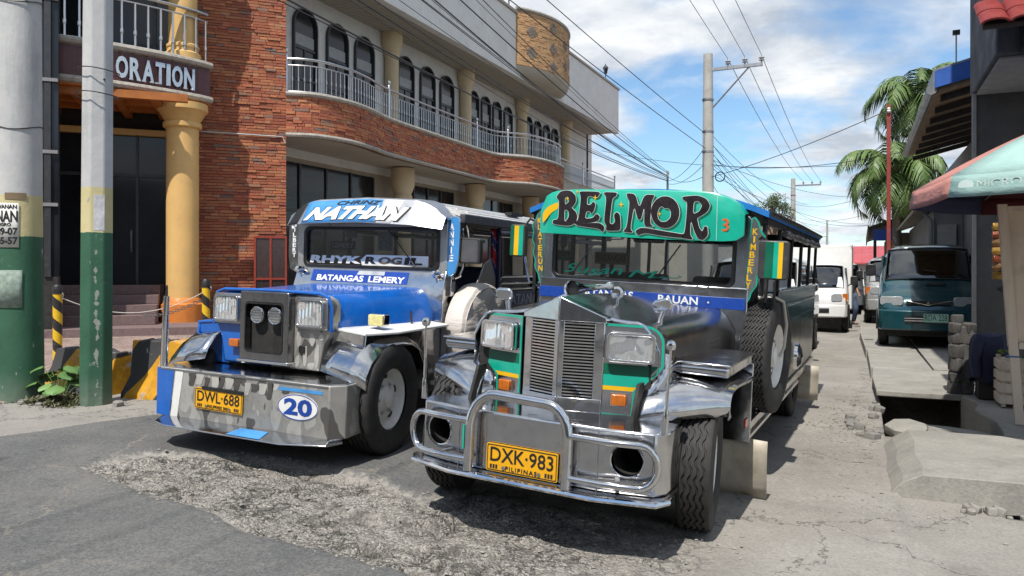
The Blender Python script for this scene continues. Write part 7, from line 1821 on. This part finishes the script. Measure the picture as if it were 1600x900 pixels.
# ------------------------------------------------------------------ poles at the left, barrier, bollards, weeds
def polemat(name, z1, z2, scar=False):
    """cast concrete pole with painted foot bands, chipped"""
    t = NT(name); sp = t.n.new('ShaderNodeSeparateXYZ'); t.l.new(t.tc.outputs['Object'], sp.inputs[0])
    wob_ = t.math('ADD', sp.outputs['Z'], t.math('MULTIPLY', t.math('SUBTRACT', t.noise(14, 5, 0.7), 0.5), 0.03))
    con = t.ramp(t.noise(2.2, 8, 0.7), [(0.3, (0.38, 0.385, 0.39)), (0.7, (0.52, 0.52, 0.515))])
    con = t.mix(t.ramp(t.noise(1.4, 6, 0.7, stretch=(3, 3, 0.5)), [(0.5, 0.0), (0.75, 0.5)]), con, (0.13, 0.13, 0.13))
    grn = t.ramp(t.noise(2.0, 6, 0.65), [(0.3, (0.018, 0.075, 0.042)), (0.7, (0.032, 0.12, 0.068))])
    crm = t.ramp(t.noise(3, 6), [(0.3, (0.46, 0.40, 0.20)), (0.7, (0.58, 0.51, 0.29))])
    chip = t.ramp(t.noise(5.5, 8, 0.72, stretch=(1.6, 1.6, 0.8)), [(0.63, 0.0), (0.66, 1.0)])
    if scar:      # plaster knocked off along the middle of the front face
        dx = t.math('ABSOLUTE', t.math('ADD', sp.outputs['X'], t.math('MULTIPLY', t.math('SUBTRACT', t.noise(3.5, 3), 0.5), 0.10)))
        band = t.math('SUBTRACT', 1.0, t.math('MULTIPLY', dx, 15.0), True)
        n2 = t.noise(9, 8, 0.75, stretch=(1, 1, 1.6))
        gap = t.ramp(t.noise(2.6, 3, 0.6, stretch=(0.2, 0.2, 1.6)), [(0.40, 0.35), (0.62, 1.15)])
        hit = t.ramp(t.math('MULTIPLY', t.math('MULTIPLY', band, gap), n2), [(0.33, 0.0), (0.36, 1.0)])
        chip = t.math('MAXIMUM', chip, hit)
    c = t.mix(t.math('GREATER_THAN', wob_, z1), grn, crm)
    c = t.mix(t.math('MULTIPLY', chip, 0.85), c, (0.30, 0.31, 0.29))
    c = t.mix(t.math('GREATER_THAN', wob_, z2), c, con)
    low = t.math('MULTIPLY', t.math('SUBTRACT', 0.35, sp.outputs['Z'], True), 2.2, True)
    c = t.mix(t.math('MULTIPLY', low, t.noise(9, 5)), c, (0.25, 0.24, 0.21))
    t.set('Base Color', c); t.set('Roughness', 0.75)
    b = t.bump(chip, -0.35, 0.01); t.set('Normal', t.bump(t.noise(26, 6, 0.7), 0.35, 0.01, b)); return t.m
P1 = thing('concrete_pole', 'thick round concrete pole with green and cream painted foot, far left', 'pole', (-8.31, 5.2, 0.10), group='painted concrete poles')
ob('shaft', MB().lathe([(0.245, 0), (0.235, 1.0), (0.225, 2.4), (0.215, 4.5), (0.19, 9.5)], 40), polemat('round_pole_paint', 1.78, 2.22), P1)
for zz in (2.95, 4.3, 5.2): ob('tie_wire', MB().tube([(0.228 * math.cos(a), 0.228 * math.sin(a), zz + 0.03 * math.sin(a * 2)) for a in [2 * PI * k / 32 for k in range(32)]], 0.006, 5, closed=True), BLACK, P1)
ob('cable', MB().tube([(0.12, -0.21, 9), (0.14, -0.2, 5.3), (0.20, -0.14, 4.6), (0.225, -0.06, 4.3)], 0.012, 6), BLACK, P1)
def onpole(R, a0_, w, z0, z1, off=0.004):
    def fn(u, v, t):
        a = a0_ + (u - .5) * w / R; r = R + off + t; return (r * math.cos(a), r * math.sin(a), z0 + (z1 - z0) * v)
    return fn
PAPER = paint('poster_paper', (0.62, 0.61, 0.58), .8, .1, dirt=0.15); 
av = math.atan2(-5.2, 8.31) - 0.62          # side of the pole that faces the viewer
f_ = onpole(0.235, av, 0.30, 1.66, 2.13)
po = ob('poster', MB().grid([[f_(q / 10, v, 0) for q in range(11)] for v in (0, .5, 1)]), PAPER, P1)
po.modifiers.new('thick', 'SOLIDIFY').thickness = 0.002
for (s_, z0, z1, w_) in (('TAWANAN', 2.07, 2.115, 0.26), ('ANAN', 1.93, 2.05, 0.28), ('NEGRO', 1.885, 1.92, 0.16), ('9-89-07', 1.79, 1.87, 0.28), ('3-45-57', 1.69, 1.77, 0.28)):
    g_ = onpole(0.235, av, w_, z0, z1, 0.0075)
    text('poster_lettering', s_, LETB, po, lambda u, v, t, g_=g_: g_(u, v, t * 0.3), bold=0.03)
f2 = onpole(0.240, av + 0.05, 0.34, 1.02, 1.42)
ob('old_poster', MB().grid([[f2(q / 10, v, 0) for q in range(11)] for v in (0, .5, 1)]), paint('washed_paper', (0.20, 0.26, 0.22), .85, .3, dirt=.4, scale=20), P1).modifiers.new('thick', 'SOLIDIFY').thickness = 0.002
ob('pole_sticker', MB().grid([[onpole(0.228, av + 0.5, 0.2, 2.17, 2.24)(q / 6, v, 0) for q in range(7)] for v in (0, 1)]), paint('brown_tape', (.2, .14, .08), .6), P1)
P2 = thing('concrete_pole', 'squared concrete pole with scarred green foot, nearer the barrier', 'pole', (-7.30, 5.37, 0.10), (0, rad(0.3), rad(54)), group='painted concrete poles')
def oct_(w, z): 
    c = w * 0.28; h = w / 2
    return [(h, h - c, z), (h - c, h, z), (-h + c, h, z), (-h, h - c, z), (-h, -h + c, z), (-h + c, -h, z), (h - c, -h, z), (h, -h + c, z)]
ob('shaft', MB().loft([oct_(0.305 - 0.006 * z, z) for z in (0, 0.5, 1, 1.5, 2, 2.5, 3, 4, 5, 6, 8.6)]), polemat('square_pole_paint', 1.81, 2.28, True), P2, bevel=0.012)
for zz in (3.25, 3.5, 4.9): ob('tie_wire', MB().tube([(0.205 * math.cos(a), 0.205 * math.sin(a), zz + 0.01 * math.sin(a * 2)) for a in [2 * PI * k / 24 for k in range(24)]], 0.006, 5, closed=True), BLACK, P2)
ob('paper_scrap', MB().box(-0.03, 0.068, -0.1492, -0.145, 1.83, 2.20), paint('torn_paper', (0.5, 0.5, 0.52), .8, .25, dirt=.3, scale=18), P2)
ob('bolt_hole', MB().lathe([(0.012, -0.158), (0.012, -0.14)], 8, (0.06, 0, 4.6), 'y'), BLACK, P2)
ob('bolt_hole', MB().lathe([(0.012, -0.152), (0.012, -0.13)], 8, (0.06, 0, 3.4), 'y'), BLACK, P2)
# concrete barrier with hazard paint
def hazard(name, sc=2.6, ang=0.9, wear=0.55):
    t = NT(name); sp = t.n.new('ShaderNodeSeparateXYZ'); t.l.new(t.tc.outputs['Object'], sp.inputs[0])
    v = t.math('ADD', t.math('MULTIPLY', sp.outputs['X'], sc), t.math('MULTIPLY', sp.outputs['Z'], -sc * ang))
    s = t.math('GREATER_THAN', t.math('FRACT', v), 0.5)
    y = t.ramp(t.noise(6, 6, 0.7), [(0.3, srgb(165, 115, 15)), (0.7, srgb(205, 150, 20))])
    c = t.mix(s, y, (0.035, 0.035, 0.037))
    ch_ = t.ramp(t.noise(4.2, 8, 0.72), [(wear, 0.0), (wear + 0.03, 1.0)])
    c = t.mix(ch_, c, (0.33, 0.32, 0.30))
    t.set('Base Color', c); t.set('Roughness', 0.8); b = t.bump(ch_, -0.4, 0.01); t.set('Normal', t.bump(t.noise(20, 6), .4, .015, b)); return t.m
def barrier(label, x0, y0, x1, y1, z0, h, m):
    L = math.hypot(x1 - x0, y1 - y0); b = thing('concrete_barrier', label, 'barrier', (x0, y0, z0), (0, 0, math.atan2(y1 - y0, x1 - x0)), 'hazard-striped barriers')
    prof = [(-0.28, 0), (-0.27, 0.10), (-0.14, 0.28), (-0.09, h), (0.09, h), (0.14, 0.28), (0.27, 0.10), (0.28, 0)]
    rr = random.Random(int(L * 100)); rows = []
    n_ = 12
    for k in range(n_ + 1):
        x = L * k / n_; j = 0.015
        rows.append([(x + (rr.uniform(-.02, .02) if k in (0, n_) else 0), a + rr.uniform(-j, j) * .5, max(0, c + (rr.uniform(-.04, 0.005) if c > .5 else 0))) for a, c in prof])
    ob('block', MB().loft(rows), m, b, bevel=0.015)
    return b
barrier('yellow and black barrier between the squared pole and the blue jeepney', -7.42, 5.98, -6.62, 6.12, 0.075, 0.68, hazard('hazard_paint_a', 1.25, 0.75, 0.60))
bb = barrier('low yellow and black barrier end behind the weeds', -8.75, 6.0, -7.62, 5.95, 0.09, 0.52, hazard('hazard_paint_b', 1.3, 0.8, 0.58))
rk = chunk('concrete_block', 0.20, 0.16, 0.28, 61, OLDC, None, (-6.35, 6.2, 0.36), (0, 0, 0.3)); tag(rk, 'rough bare concrete lump at the end of the hazard barrier', 'block')
def hazpost(name, label, loc, h):
    b = thing(name, label, 'bollard', loc, group='striped steel bollards')
    t = NT(name + '_paint'); sp = t.n.new('ShaderNodeSeparateXYZ'); t.l.new(t.tc.outputs['Object'], sp.inputs[0])
    at_ = t.math('ARCTAN2', sp.outputs['Y'], sp.outputs['X'])
    v = t.math('ADD', t.math('MULTIPLY', sp.outputs['Z'], 3.2), t.math('MULTIPLY', at_, 0.159))
    c = t.mix(t.math('GREATER_THAN', t.math('FRACT', v), 0.5), srgb(215, 175, 30), (0.02, 0.02, 0.02))
    c = t.mix(t.ramp(t.noise(30, 5), [(0.62, 0.0), (0.7, .7)]), c, (0.2, 0.15, 0.1)); t.set('Base Color', c); t.set('Roughness', .5)
    ob('post', MB().lathe([(0.062, 0), (0.062, h)], 20), t.m, b)
    ob('cap', MB().lathe([(0.07, h), (0.07, h + 0.10), (0.05, h + 0.13), (0.0, h + 0.14)], 20), BLACK, b)
    ob('chain_eye', MB().tube([(0.07 + 0.03 * math.cos(a), 0.02, h - 0.02 + 0.03 * math.sin(a)) for a in [2 * PI * k / 12 for k in range(12)]], 0.008, 6, closed=True), DSTEEL, b)
    return b
b1 = hazpost('bollard', 'yellow and black striped bollard between the two painted poles', (-10.58, 7.18, 0.134), 1.05)
b2 = hazpost('bollard', 'yellow and black striped bollard in front of the brick pier', (-9.55, 8.95, 0.134), 1.12)
def rope(name, label, a, b, sag, r, m, n=24):
    o = MB().tube([(a[0] + (b[0] - a[0]) * k / n, a[1] + (b[1] - a[1]) * k / n, a[2] + (b[2] - a[2]) * k / n - sag * 4 * (k / n) * (1 - k / n)) for k in range(n + 1)], r, 5)
    return tag(ob(name, o, m), label, 'rope' if 'rope' in name else 'chain')
rope('rope', 'pale rope slung between the two striped bollards', (-10.5, 7.2, 1.12), (-9.55, 8.95, 1.2), 0.28, 0.007, paint('rope_white', (.55, .52, .47), .9))
ck = thing('chain', 'dark steel chain hanging from the bollard by the brick pier', 'chain', (-9.6, 8.9, 1.1))
lk = MB().tube([(0.035 * math.cos(a), 0, 0.018 * math.sin(a)) for a in [2 * PI * k / 12 for k in range(12)]], 0.006, 5, closed=True)
lkm = mesh_of('link', lk, DSTEEL)
for k in range(20):
    t_ = k / 19; ob('link', lkm, None, ck, smooth=False, loc=(-0.75 * t_ * 0.55, -0.75 * t_, -0.05 - 0.22 * math.sin(t_ * PI * .6)), rot=(PI / 2 * (k % 2), 0.15, rad(63)))
# weeds at the pole feet
LEAFG = None
def leafmat(name, c0, c1):
    t = NT(name); t.set('Base Color', t.ramp(t.rnd(), [(0.0, c0), (1.0, c1)])); t.set('Roughness', 0.5)
    t.set('Subsurface Weight', 0.0); t.b.inputs['Transmission Weight'].default_value = 0.0; return t.m
LEAFG = leafmat('weed_leaf', (0.07, 0.16, 0.04), (0.15, 0.27, 0.08)); LEAFD = leafmat('dry_weed', (0.06, 0.07, 0.03), (0.15, 0.14, 0.08))
wd = thing('weed_plant', 'broad-leaved green weed growing at the foot of the poles', 'plant', (-7.80, 5.33, 0.10))
rs = random.Random(14)
for k in range(22):
    a = rs.random() * 2 * PI; L = rs.uniform(0.16, 0.34); el = rs.uniform(0.35, 1.3); sz = rs.uniform(0.06, 0.10)
    tip = Vector((math.cos(a) * math.cos(el) * L, math.sin(a) * math.cos(el) * L, 0.05 + math.sin(el) * L * 1.3))
    ob('stem', MB().tube([(0, 0, 0), tuple(tip * 0.5 + Vector((0, 0, 0.03))), tuple(tip)], 0.004, 5), LEAFG, wd)
    d = Vector((math.cos(a), math.sin(a), -0.25)).normalized(); s_ = d.cross(Vector((0, 0, 1))).normalized(); u_ = s_.cross(d)
    rows = []
    for i in range(5):
        t_ = i / 4; w_ = sz * (0.25 + 0.95 * math.sin(PI * min(1, t_ * 0.85 + 0.12))) * (1 if t_ < 1 else 0.15)
        rows.append([tuple(tip + d * (t_ * sz * 2.1) + s_ * (q * w_) + u_ * (-0.02 * abs(q) - 0.03 * t_ * t_)) for q in (-1, -.5, 0, .5, 1)])
    ob('leaf', MB().grid(rows), LEAFG, wd)
mb = MB()
for k in range(3600):
    x, y = rs.gauss(-7.75, 0.26), rs.gauss(5.25, 0.10)
    z0 = 0.095; a = rs.random() * 6.28; L = rs.uniform(.02, .07); w_ = rs.uniform(.006, .017); h_ = rs.uniform(.0, .11) * math.exp(-((x + 7.75) / .3) ** 2)
    dx, dy = math.cos(a), math.sin(a)
    mb.add([(x - dy * w_, y + dx * w_, z0 + h_), (x + dy * w_, y - dx * w_, z0 + h_), (x + dx * L, y + dy * L, z0 + h_ + rs.uniform(-.01, .04)), ], [(0, 1, 2)])
tag(ob('ground_weeds', mb, LEAFD, smooth=False), 'low scrubby weeds and litter round the pole feet', 'weeds', kind='stuff')
for k, (x, y, r) in enumerate(((-8.0, 5.05, 0.06), (-7.72, 5.06, 0.05), (-6.95, 5.36, 0.075))):
    s_ = chunk('stone', r, r * .8, r * .6, 210 + k, STONE, None, (x, y, 0.10 + r * .35), (0.1, 0, k)); tag(s_, ['pale stone at the left end of the weeds', 'small pale stone in front of the weeds', 'grey stone between squared pole and blue jeepney bumper'][k], 'stone', 'stones by the poles')
# red-framed display case before the brick pier
RKR = paint('red_brown_frame', srgb(135, 48, 32), .5, .15)
rk = thing('display_case', 'red-framed glass display case standing before the brick pier', 'cabinet', ch(0.42, 0.45, 0.30), (0, 0, rad(45)))
for x in (-0.40, -0.02, 0.36): ob('upright', MB().box(x, x + 0.05, -0.03, 0.03, 0.0, 2.12), RKR, rk, bevel=0.004)
for zz in (0.4, 1.0, 2.07): ob('cross_rail', MB().box(-0.35, 0.36, -0.028, 0.028, zz, zz + 0.05), RKR, rk)
for x in (-0.35, 0.03):
    ob('pane', MB().box(x, x + 0.33, -0.004, 0.004, 1.05, 2.07), paint('dim_pane', (0.05, 0.03, 0.03), .2), rk)
    ob('pane', MB().box(x, x + 0.33, -0.004, 0.004, 0.45, 1.0), paint('dim_pane2', (0.03, 0.02, 0.02), .2), rk)
# ------------------------------------------------------------------ utility poles and lines
PC = concrete('pole_concrete', (0.34, 0.33, 0.31), (0.46, 0.45, 0.42), 2, .2)
def utility(label, x, y, h, arm_z, arm, r=0.19, brace=True):
    u = thing('utility_pole', label, 'pole', (x, y, 0.0), group='concrete utility poles')
    ob('shaft', MB().lathe([(r * 1.15, 0), (r, h * .6), (r * .82, h)], 16), PC, u)
    if arm:
        ob('crossarm', MB().box(0.0, arm, -0.05, 0.05, arm_z, arm_z + 0.11), DSTEEL, u)
        if brace: ob('brace', MB().tube([(arm * .75, 0, arm_z), (0.12, 0, arm_z - arm * 0.72)], 0.03, 6), DSTEEL, u)
        for q in (0.37, 0.68, 0.98):
            ob('insulator', MB().lathe([(0.03, 0), (0.03, 0.06), (0.10, 0.08), (0.05, 0.12), (0.10, 0.16), (0.04, 0.22), (0.02, 0.26)], 10, (arm * q, 0, arm_z + 0.11)), paint('porcelain', (0.36, 0.37, 0.40), .3), u)
        for zz in (6.3, 7.4, 5.6): ob('band', MB().lathe([(r * 1.05, 0), (r * 1.05, 0.06)], 16, (0, 0, min(zz, h - .3))), DSTEEL, u)
        ob('cable_coil', MB().tube([(0.42 + 0.16 * math.cos(a), -0.1, 4.75 + 0.16 * math.sin(a)) for a in [2 * PI * k / 16 for k in range(16)]], 0.02, 5, closed=True), BLACK, u)
    return u
u1 = utility('tall concrete utility pole with one-sided crossarm behind the teal visor', -4.78, 26.44, 9.0, 8.40, 1.80)
u2 = utility('distant utility pole with crossarm above the far tree', -4.75, 62, 8.7, 8.1, 2.0, brace=False)
u3 = utility('short pole top beside the far end of the balcony building', -9.35, 40.0, 6.9, 6.0, 0, 0.07)
u4 = utility('thin far pole in front of the red roof', -1.65, 44.0, 4.3, 3.9, 0.0, 0.06)
WIRE = paint('wire_black', (0.025, 0.025, 0.028), 0.6, dirt=0)
def line(label, a, b, sag, r, group):
    n = 28; r *= 0.78
    o = MB().tube([(a[0] + (b[0] - a[0]) * k / n, a[1] + (b[1] - a[1]) * k / n, a[2] + (b[2] - a[2]) * k / n - sag * 4 * (k / n) * (1 - k / n)) for k in range(n + 1)], r, 5)
    return tag(ob('power_line', o, WIRE), label, 'wire', group)
nm3 = ['left', 'middle', 'right']
for q, x in enumerate((0.666, 1.224, 1.764)):
    line('%s one of three high wires running towards the viewer from the crossarm' % nm3[q], (-4.78 + x, 26.44, 8.76), (-4.78 + x, -14, 9.2), 0.25, 0.011, 'high wires')
    line('%s one of three high wires from the crossarm to the distant pole' % nm3[q], (-4.78 + x, 26.44, 8.76), (-4.75 + (0.74, 1.36, 1.96)[q], 62, 8.46), 0.5, 0.014, 'high wires')
for k, (a, b) in enumerate((((-7.25, 4.2, 8.6), (-4.85, 26.3, 6.25)), ((-7.3, 5.2, 7.9), (-4.85, 26.3, 5.75)))):
    line(['upper', 'lower'][k] + ' of two long wires sloping down to the tall utility pole', a, b, 0.15, 0.014, 'wires from the corner to the tall pole')
rs = random.Random(21)
for k in range(13):
    za = 4.9 + 0.27 * k + rs.uniform(-.15, .15); xa = -7.3 + rs.uniform(-.1, .15) - (1.0 if k % 4 == 1 else 0)
    line('black cable in the bundle sagging across the balcony building', (xa, 5.35 + rs.uniform(-.2, .2), za + 0.6), (-9.35 + rs.uniform(-.1, .1), 40.0, 6.35 + 0.035 * k), 0.25 + 0.35 * rs.random(), rs.choice((0.009, 0.011, 0.014, 0.02)), 'cable bundle before the balcony')
for k, (z0, z1) in enumerate(((6.35, 6.0), (6.2, 5.4), (6.6, 4.9))):
    line('black cable from the short pole to the tall utility pole', (-9.35, 40.0, z0), (-4.8, 26.6, z1), 0.3, 0.014, 'cables to the tall pole')
line('cable rising from the tall utility pole to the red post top', (-4.7, 26.4, 4.75), (0.62, 20.8, 5.5), 0.12, 0.014, 'street crossing cables')
line('slack cable from the tall utility pole over to the roof gutter', (-4.7, 26.4, 5.2), (1.0, 20.4, 4.4), 0.25, 0.012, 'street crossing cables')
line('long level cable crossing behind the tall utility pole', (-13.0, 40, 8.2), (1.4, 30, 5.4), 0.5, 0.014, 'street crossing cables')
for k, (z0, z1, x1) in enumerate(((5.9, 5.2, -4.6), (5.6, 4.6, -4.6), (5.4, 4.2, -4.5), (5.1, 3.4, -1.65))):
    line('low cable running up the street beyond the tall utility pole', (-4.65, 26.5, z0), (x1, 62 if k < 3 else 44, z1), 0.6, 0.013, 'low cables up the street')
for k, (x1, y1, z1) in enumerate(((1.1, 30, 4.6), (0.8, 29.6, 3.2), (1.2, 36, 4.3))):
    line('thin service drop from the distant pole to the right-hand houses', (-4.7, 62, 6.8 - .5 * k), (x1, y1, z1), 0.5, 0.012, 'service drops')
for k in range(7):
    rq = random.Random(300 + k)
    line('thin slack wire in the tangle beyond the tall utility pole', (-4.7 + rq.uniform(-.1, .1), 26.5, 4.6 + 0.28 * k), (rq.uniform(-9, 2.5), rq.uniform(44, 70), rq.uniform(3.6, 6.2)), 0.4 + 0.4 * rq.random(), 0.011, 'wire tangle beyond the tall pole')
# ------------------------------------------------------------------ palms and trees
FROND = leafmat('palm_leaf', (0.045, 0.095, 0.022), (0.13, 0.20, 0.055)); BARK = paint('palm_bark', (0.16, 0.13, 0.10), .9, .3, scale=12, bump=.5)
def palm(label, x, y, h, lean, seed, nf=20, fl=2.3):
    rs = random.Random(seed); p = thing('palm_tree', label, 'palm', (x, y, 0.0), group='coconut palms')
    tp = [(lean[0] * t * t, lean[1] * t * t, h * t) for t in [k / 10 for k in range(11)]]
    ob('trunk', MB().tube(tp, [0.19 - 0.07 * k / 10 for k in range(11)], 10), BARK, p)
    top_ = Vector(tp[-1])
    for k in range(nf):
        az = k * 2.399 + rs.uniform(-.2, .2); el = rad(78 - 105 * (k / nf) ** 0.9 + rs.uniform(-8, 8)); L = fl * rs.uniform(.85, 1.1)
        d = Vector((math.cos(az), math.sin(az), 0)); pts = []; pos_ = top_.copy(); e = el
        for i in range(13):
            pts.append(pos_.copy()); pos_ = pos_ + (d * math.cos(e) + Vector((0, 0, 1)) * math.sin(e)) * (L / 12); e -= rad(7.5 + 2.2 * i * .5)
        fr = ob('frond', MB().tube([tuple(q) for q in pts], [0.025 - 0.0018 * i for i in range(13)], 5), leafmat('palm_rib', (.12, .14, .04), (.18, .18, .06)), p)
        mb = MB(); sd = d.cross(Vector((0, 0, 1)))
        for i in range(36):
            t_ = 0.12 + 0.88 * i / 35; f_ = t_ * 12; j = min(11, int(f_)); c_ = pts[j].lerp(pts[j + 1], f_ - j) if j < 12 else pts[12]
            tg = (pts[min(12, j + 1)] - pts[j]).normalized(); ll = L * 0.30 * (math.sin(PI * min(1, t_ * .82 + .14)) + .12)
            for s_ in (-1, 1):
                dirn = (sd * s_ * 0.85 + tg * 0.55 + Vector((0, 0, -0.35 + rs.uniform(-.35, .15)))).normalized()
                w_ = 0.028; up_v = tg * w_
                m1 = c_ + dirn * ll * .5; m2 = c_ + dirn * ll + Vector((0, 0, -ll * .35))
                mb.add([tuple(c_ - up_v), tuple(c_ + up_v), tuple(m1 + up_v * 1.1), tuple(m1 - up_v * 1.1), tuple(m2)], [(0, 1, 2, 3), (3, 2, 4)])
        ob('leaflets', mb, FROND, fr, smooth=False)
    for k in range(6):
        a = k * 1.05; ob('coconut', MB().lathe([(0, -.13), (.09, -.08), (.11, 0), (.08, .09), (0, .13)], 10, (top_.x + .2 * math.cos(a), top_.y + .2 * math.sin(a), top_.z - .22), cap=False), LEAFD, p)
palm('taller coconut palm rising behind the blue-roofed house', 2.05, 33.0, 8.2, (-0.1, -0.4), 5, 24, 2.5)
palm('shorter coconut palm with fronds spread beside the red post', 1.15, 29.0, 5.0, (-0.1, 0.2), 8, 25, 2.4)
def tree(label, x, y, h, rx, rz, seed, nl=2600, name='leafy_tree', grp='far trees', c=((0.025, 0.05, 0.015), (0.08, 0.12, 0.035))):
    rs = random.Random(seed); t_ = thing(name, label, 'tree', (x, y, 0.0), group=grp)
    tr = ob('trunk', MB().tube([(0, 0, 0), (0.05, 0, h * .4), (0, .1, h * .65)], [h * .03, h * .022, h * .014], 8), BARK, t_)
    mb = MB(); cl = []
    for k in range(22):
        a = rs.random() * 6.28; q = rs.random() ** .5; zz = rs.uniform(-.9, .95); rr_ = math.sqrt(max(0.05, 1 - zz * zz)) * q
        c_ = Vector((rx * rr_ * math.cos(a) * .8, rx * rr_ * math.sin(a) * .8, h - rz + rz * zz * .8)); cl.append((c_, rx * rs.uniform(.2, .38)))
        ob('limb', MB().tube([(0, .05, h * .5), tuple(c_ * .6 + Vector((0, 0, h * .2))), tuple(c_)], [h * .012, h * .007, h * .003], 5), BARK, tr)
    for k in range(nl):
        c_, r_ = cl[rs.randrange(len(cl))]; v = Vector((rs.gauss(0, 1), rs.gauss(0, 1), rs.gauss(0, .8))).normalized() * r_ * rs.random() ** .4
        p = c_ + v; a = Vector((rs.uniform(-1, 1), rs.uniform(-1, 1), rs.uniform(-.5, .5))).normalized(); b = a.orthogonal().normalized(); s_ = rs.uniform(.05, .10) * (rx / 1.5) ** .5
        mb.add([tuple(p - a * s_), tuple(p + b * s_ * .5), tuple(p + a * s_), tuple(p - b * s_ * .5)], [(0, 1, 2, 3)])
    ob('crown', mb, leafmat('leaf_' + str(seed), *c), t_, smooth=False)
tree('dark round tree at the far end of the street beside the distant pole', -5.6, 57.0, 7.3, 1.5, 1.6, 3)
# ------------------------------------------------------------------ distant buildings
def house(name, label, x0, x1, y0, y1, h, wall, roofm=None, rh=0.0, wins=()):
    b = thing(name, label, 'building', ((x0 + x1) / 2, y0, 0.0)); L = b.location
    hw = (x1 - x0) / 2; dp = y1 - y0
    ob('wall', MB().box(-hw, hw, 0, dp, 0.0, h), wall, b)
    if roofm is not None:
        ob('roof', MB().prism([(-0.6, h), (-0.6, h + .08), (dp / 2, h + rh), (dp + .6, h + .08), (dp + .6, h)], 'x', -hw - .3, hw + .3), roofm, b)
        for k in range(int((2 * hw + .6) / 0.45)):
            ob('roof_rib', MB().add([(-hw - .3 + .45 * k, -.6, h + .08), (-hw - .27 + .45 * k, -.6, h + .08), (-hw - .27 + .45 * k, dp / 2, h + rh), (-hw - .3 + .45 * k, dp / 2, h + rh), (-hw - .3 + .45 * k, -.6, h + .12), (-hw - .27 + .45 * k, -.6, h + .12), (-hw - .27 + .45 * k, dp / 2, h + rh + .04), (-hw - .3 + .45 * k, dp / 2, h + rh + .04)], [(0, 3, 2, 1), (4, 5, 6, 7), (0, 1, 5, 4), (1, 2, 6, 5), (2, 3, 7, 6), (3, 0, 4, 7)]), roofm, b)
    else: ob('parapet', MB().box(-hw - .1, hw + .1, -.1, dp + .1, h, h + .25), wall, b)
    for (a, z0, w_, hh) in wins:
        f = ob('window', frame(MB(), [(a, z0), (a + w_, z0), (a + w_, z0 + hh), (a, z0 + hh)], [(a + .06, z0 + .06), (a + w_ - .06, z0 + .06), (a + w_ - .06, z0 + hh - .06), (a + .06, z0 + hh - .06)], 'y', -.06, -.002), WHITE, b)
        ob('pane', MB().box(a + .06, a + w_ - .06, -.03, -.005, z0 + .06, z0 + hh - .06), DGLASS, f)
    return b
REDR = paint('hazed_red_roof', srgb(172, 78, 82), .6, .1, dirt=.15, scale=.8)  # red lightened in its colour for distance haze
house('red_roof_building', 'low pale building with a red sheet roof closing the street', -5.5, 6.5, 47.5, 56, 1.95, concrete('pale_wall', (.45, .45, .44), (.55, .55, .53), .6, .1), REDR, 1.15, [(-2.0 + 1.6 * k, 0.7, 0.9, 0.9) for k in range(4)])
house('beige_building', 'beige plastered building beyond the balcony building', -22, -10.4, 50, 62, 6.5, concrete('beige_wall', (.42, .38, .32), (.52, .48, .42), .7, .1), None, 0, [(-4 + 2.2 * k, 3.8, 1.1, 1.3) for k in range(5)])
house('grey_house', 'low grey house between the beige building and the far tree', -12.5, -6.0, 66, 76, 4.6, concrete('grey_far_wall', (.35, .35, .34), (.45, .45, .44), .7, .1), paint('rust_roof', (.2, .12, .09), .7, .3), 1.2, [(-1.5 + 2 * k, 1.2, 1, 1.1) for k in range(2)])
# shop-houses added unseen behind the viewer, for the chrome and windscreens to mirror
house('reflected_house', 'added shop-house across the road, unseen, mirrored in the bright bumper', -24, -6, -24, -13, 6.5, concrete('across_wall_a', (.30, .27, .23), (.40, .37, .32), .7, .1), paint('across_roof', (.16, .10, .08), .7, .3), 1.6)
house('reflected_house', 'added taller shop-house across the road, unseen, mirrored in the windscreens', -4.5, 14, -26, -14, 7.5, concrete('across_wall_b', (.22, .22, .21), (.32, .31, .30), .7, .1), None)
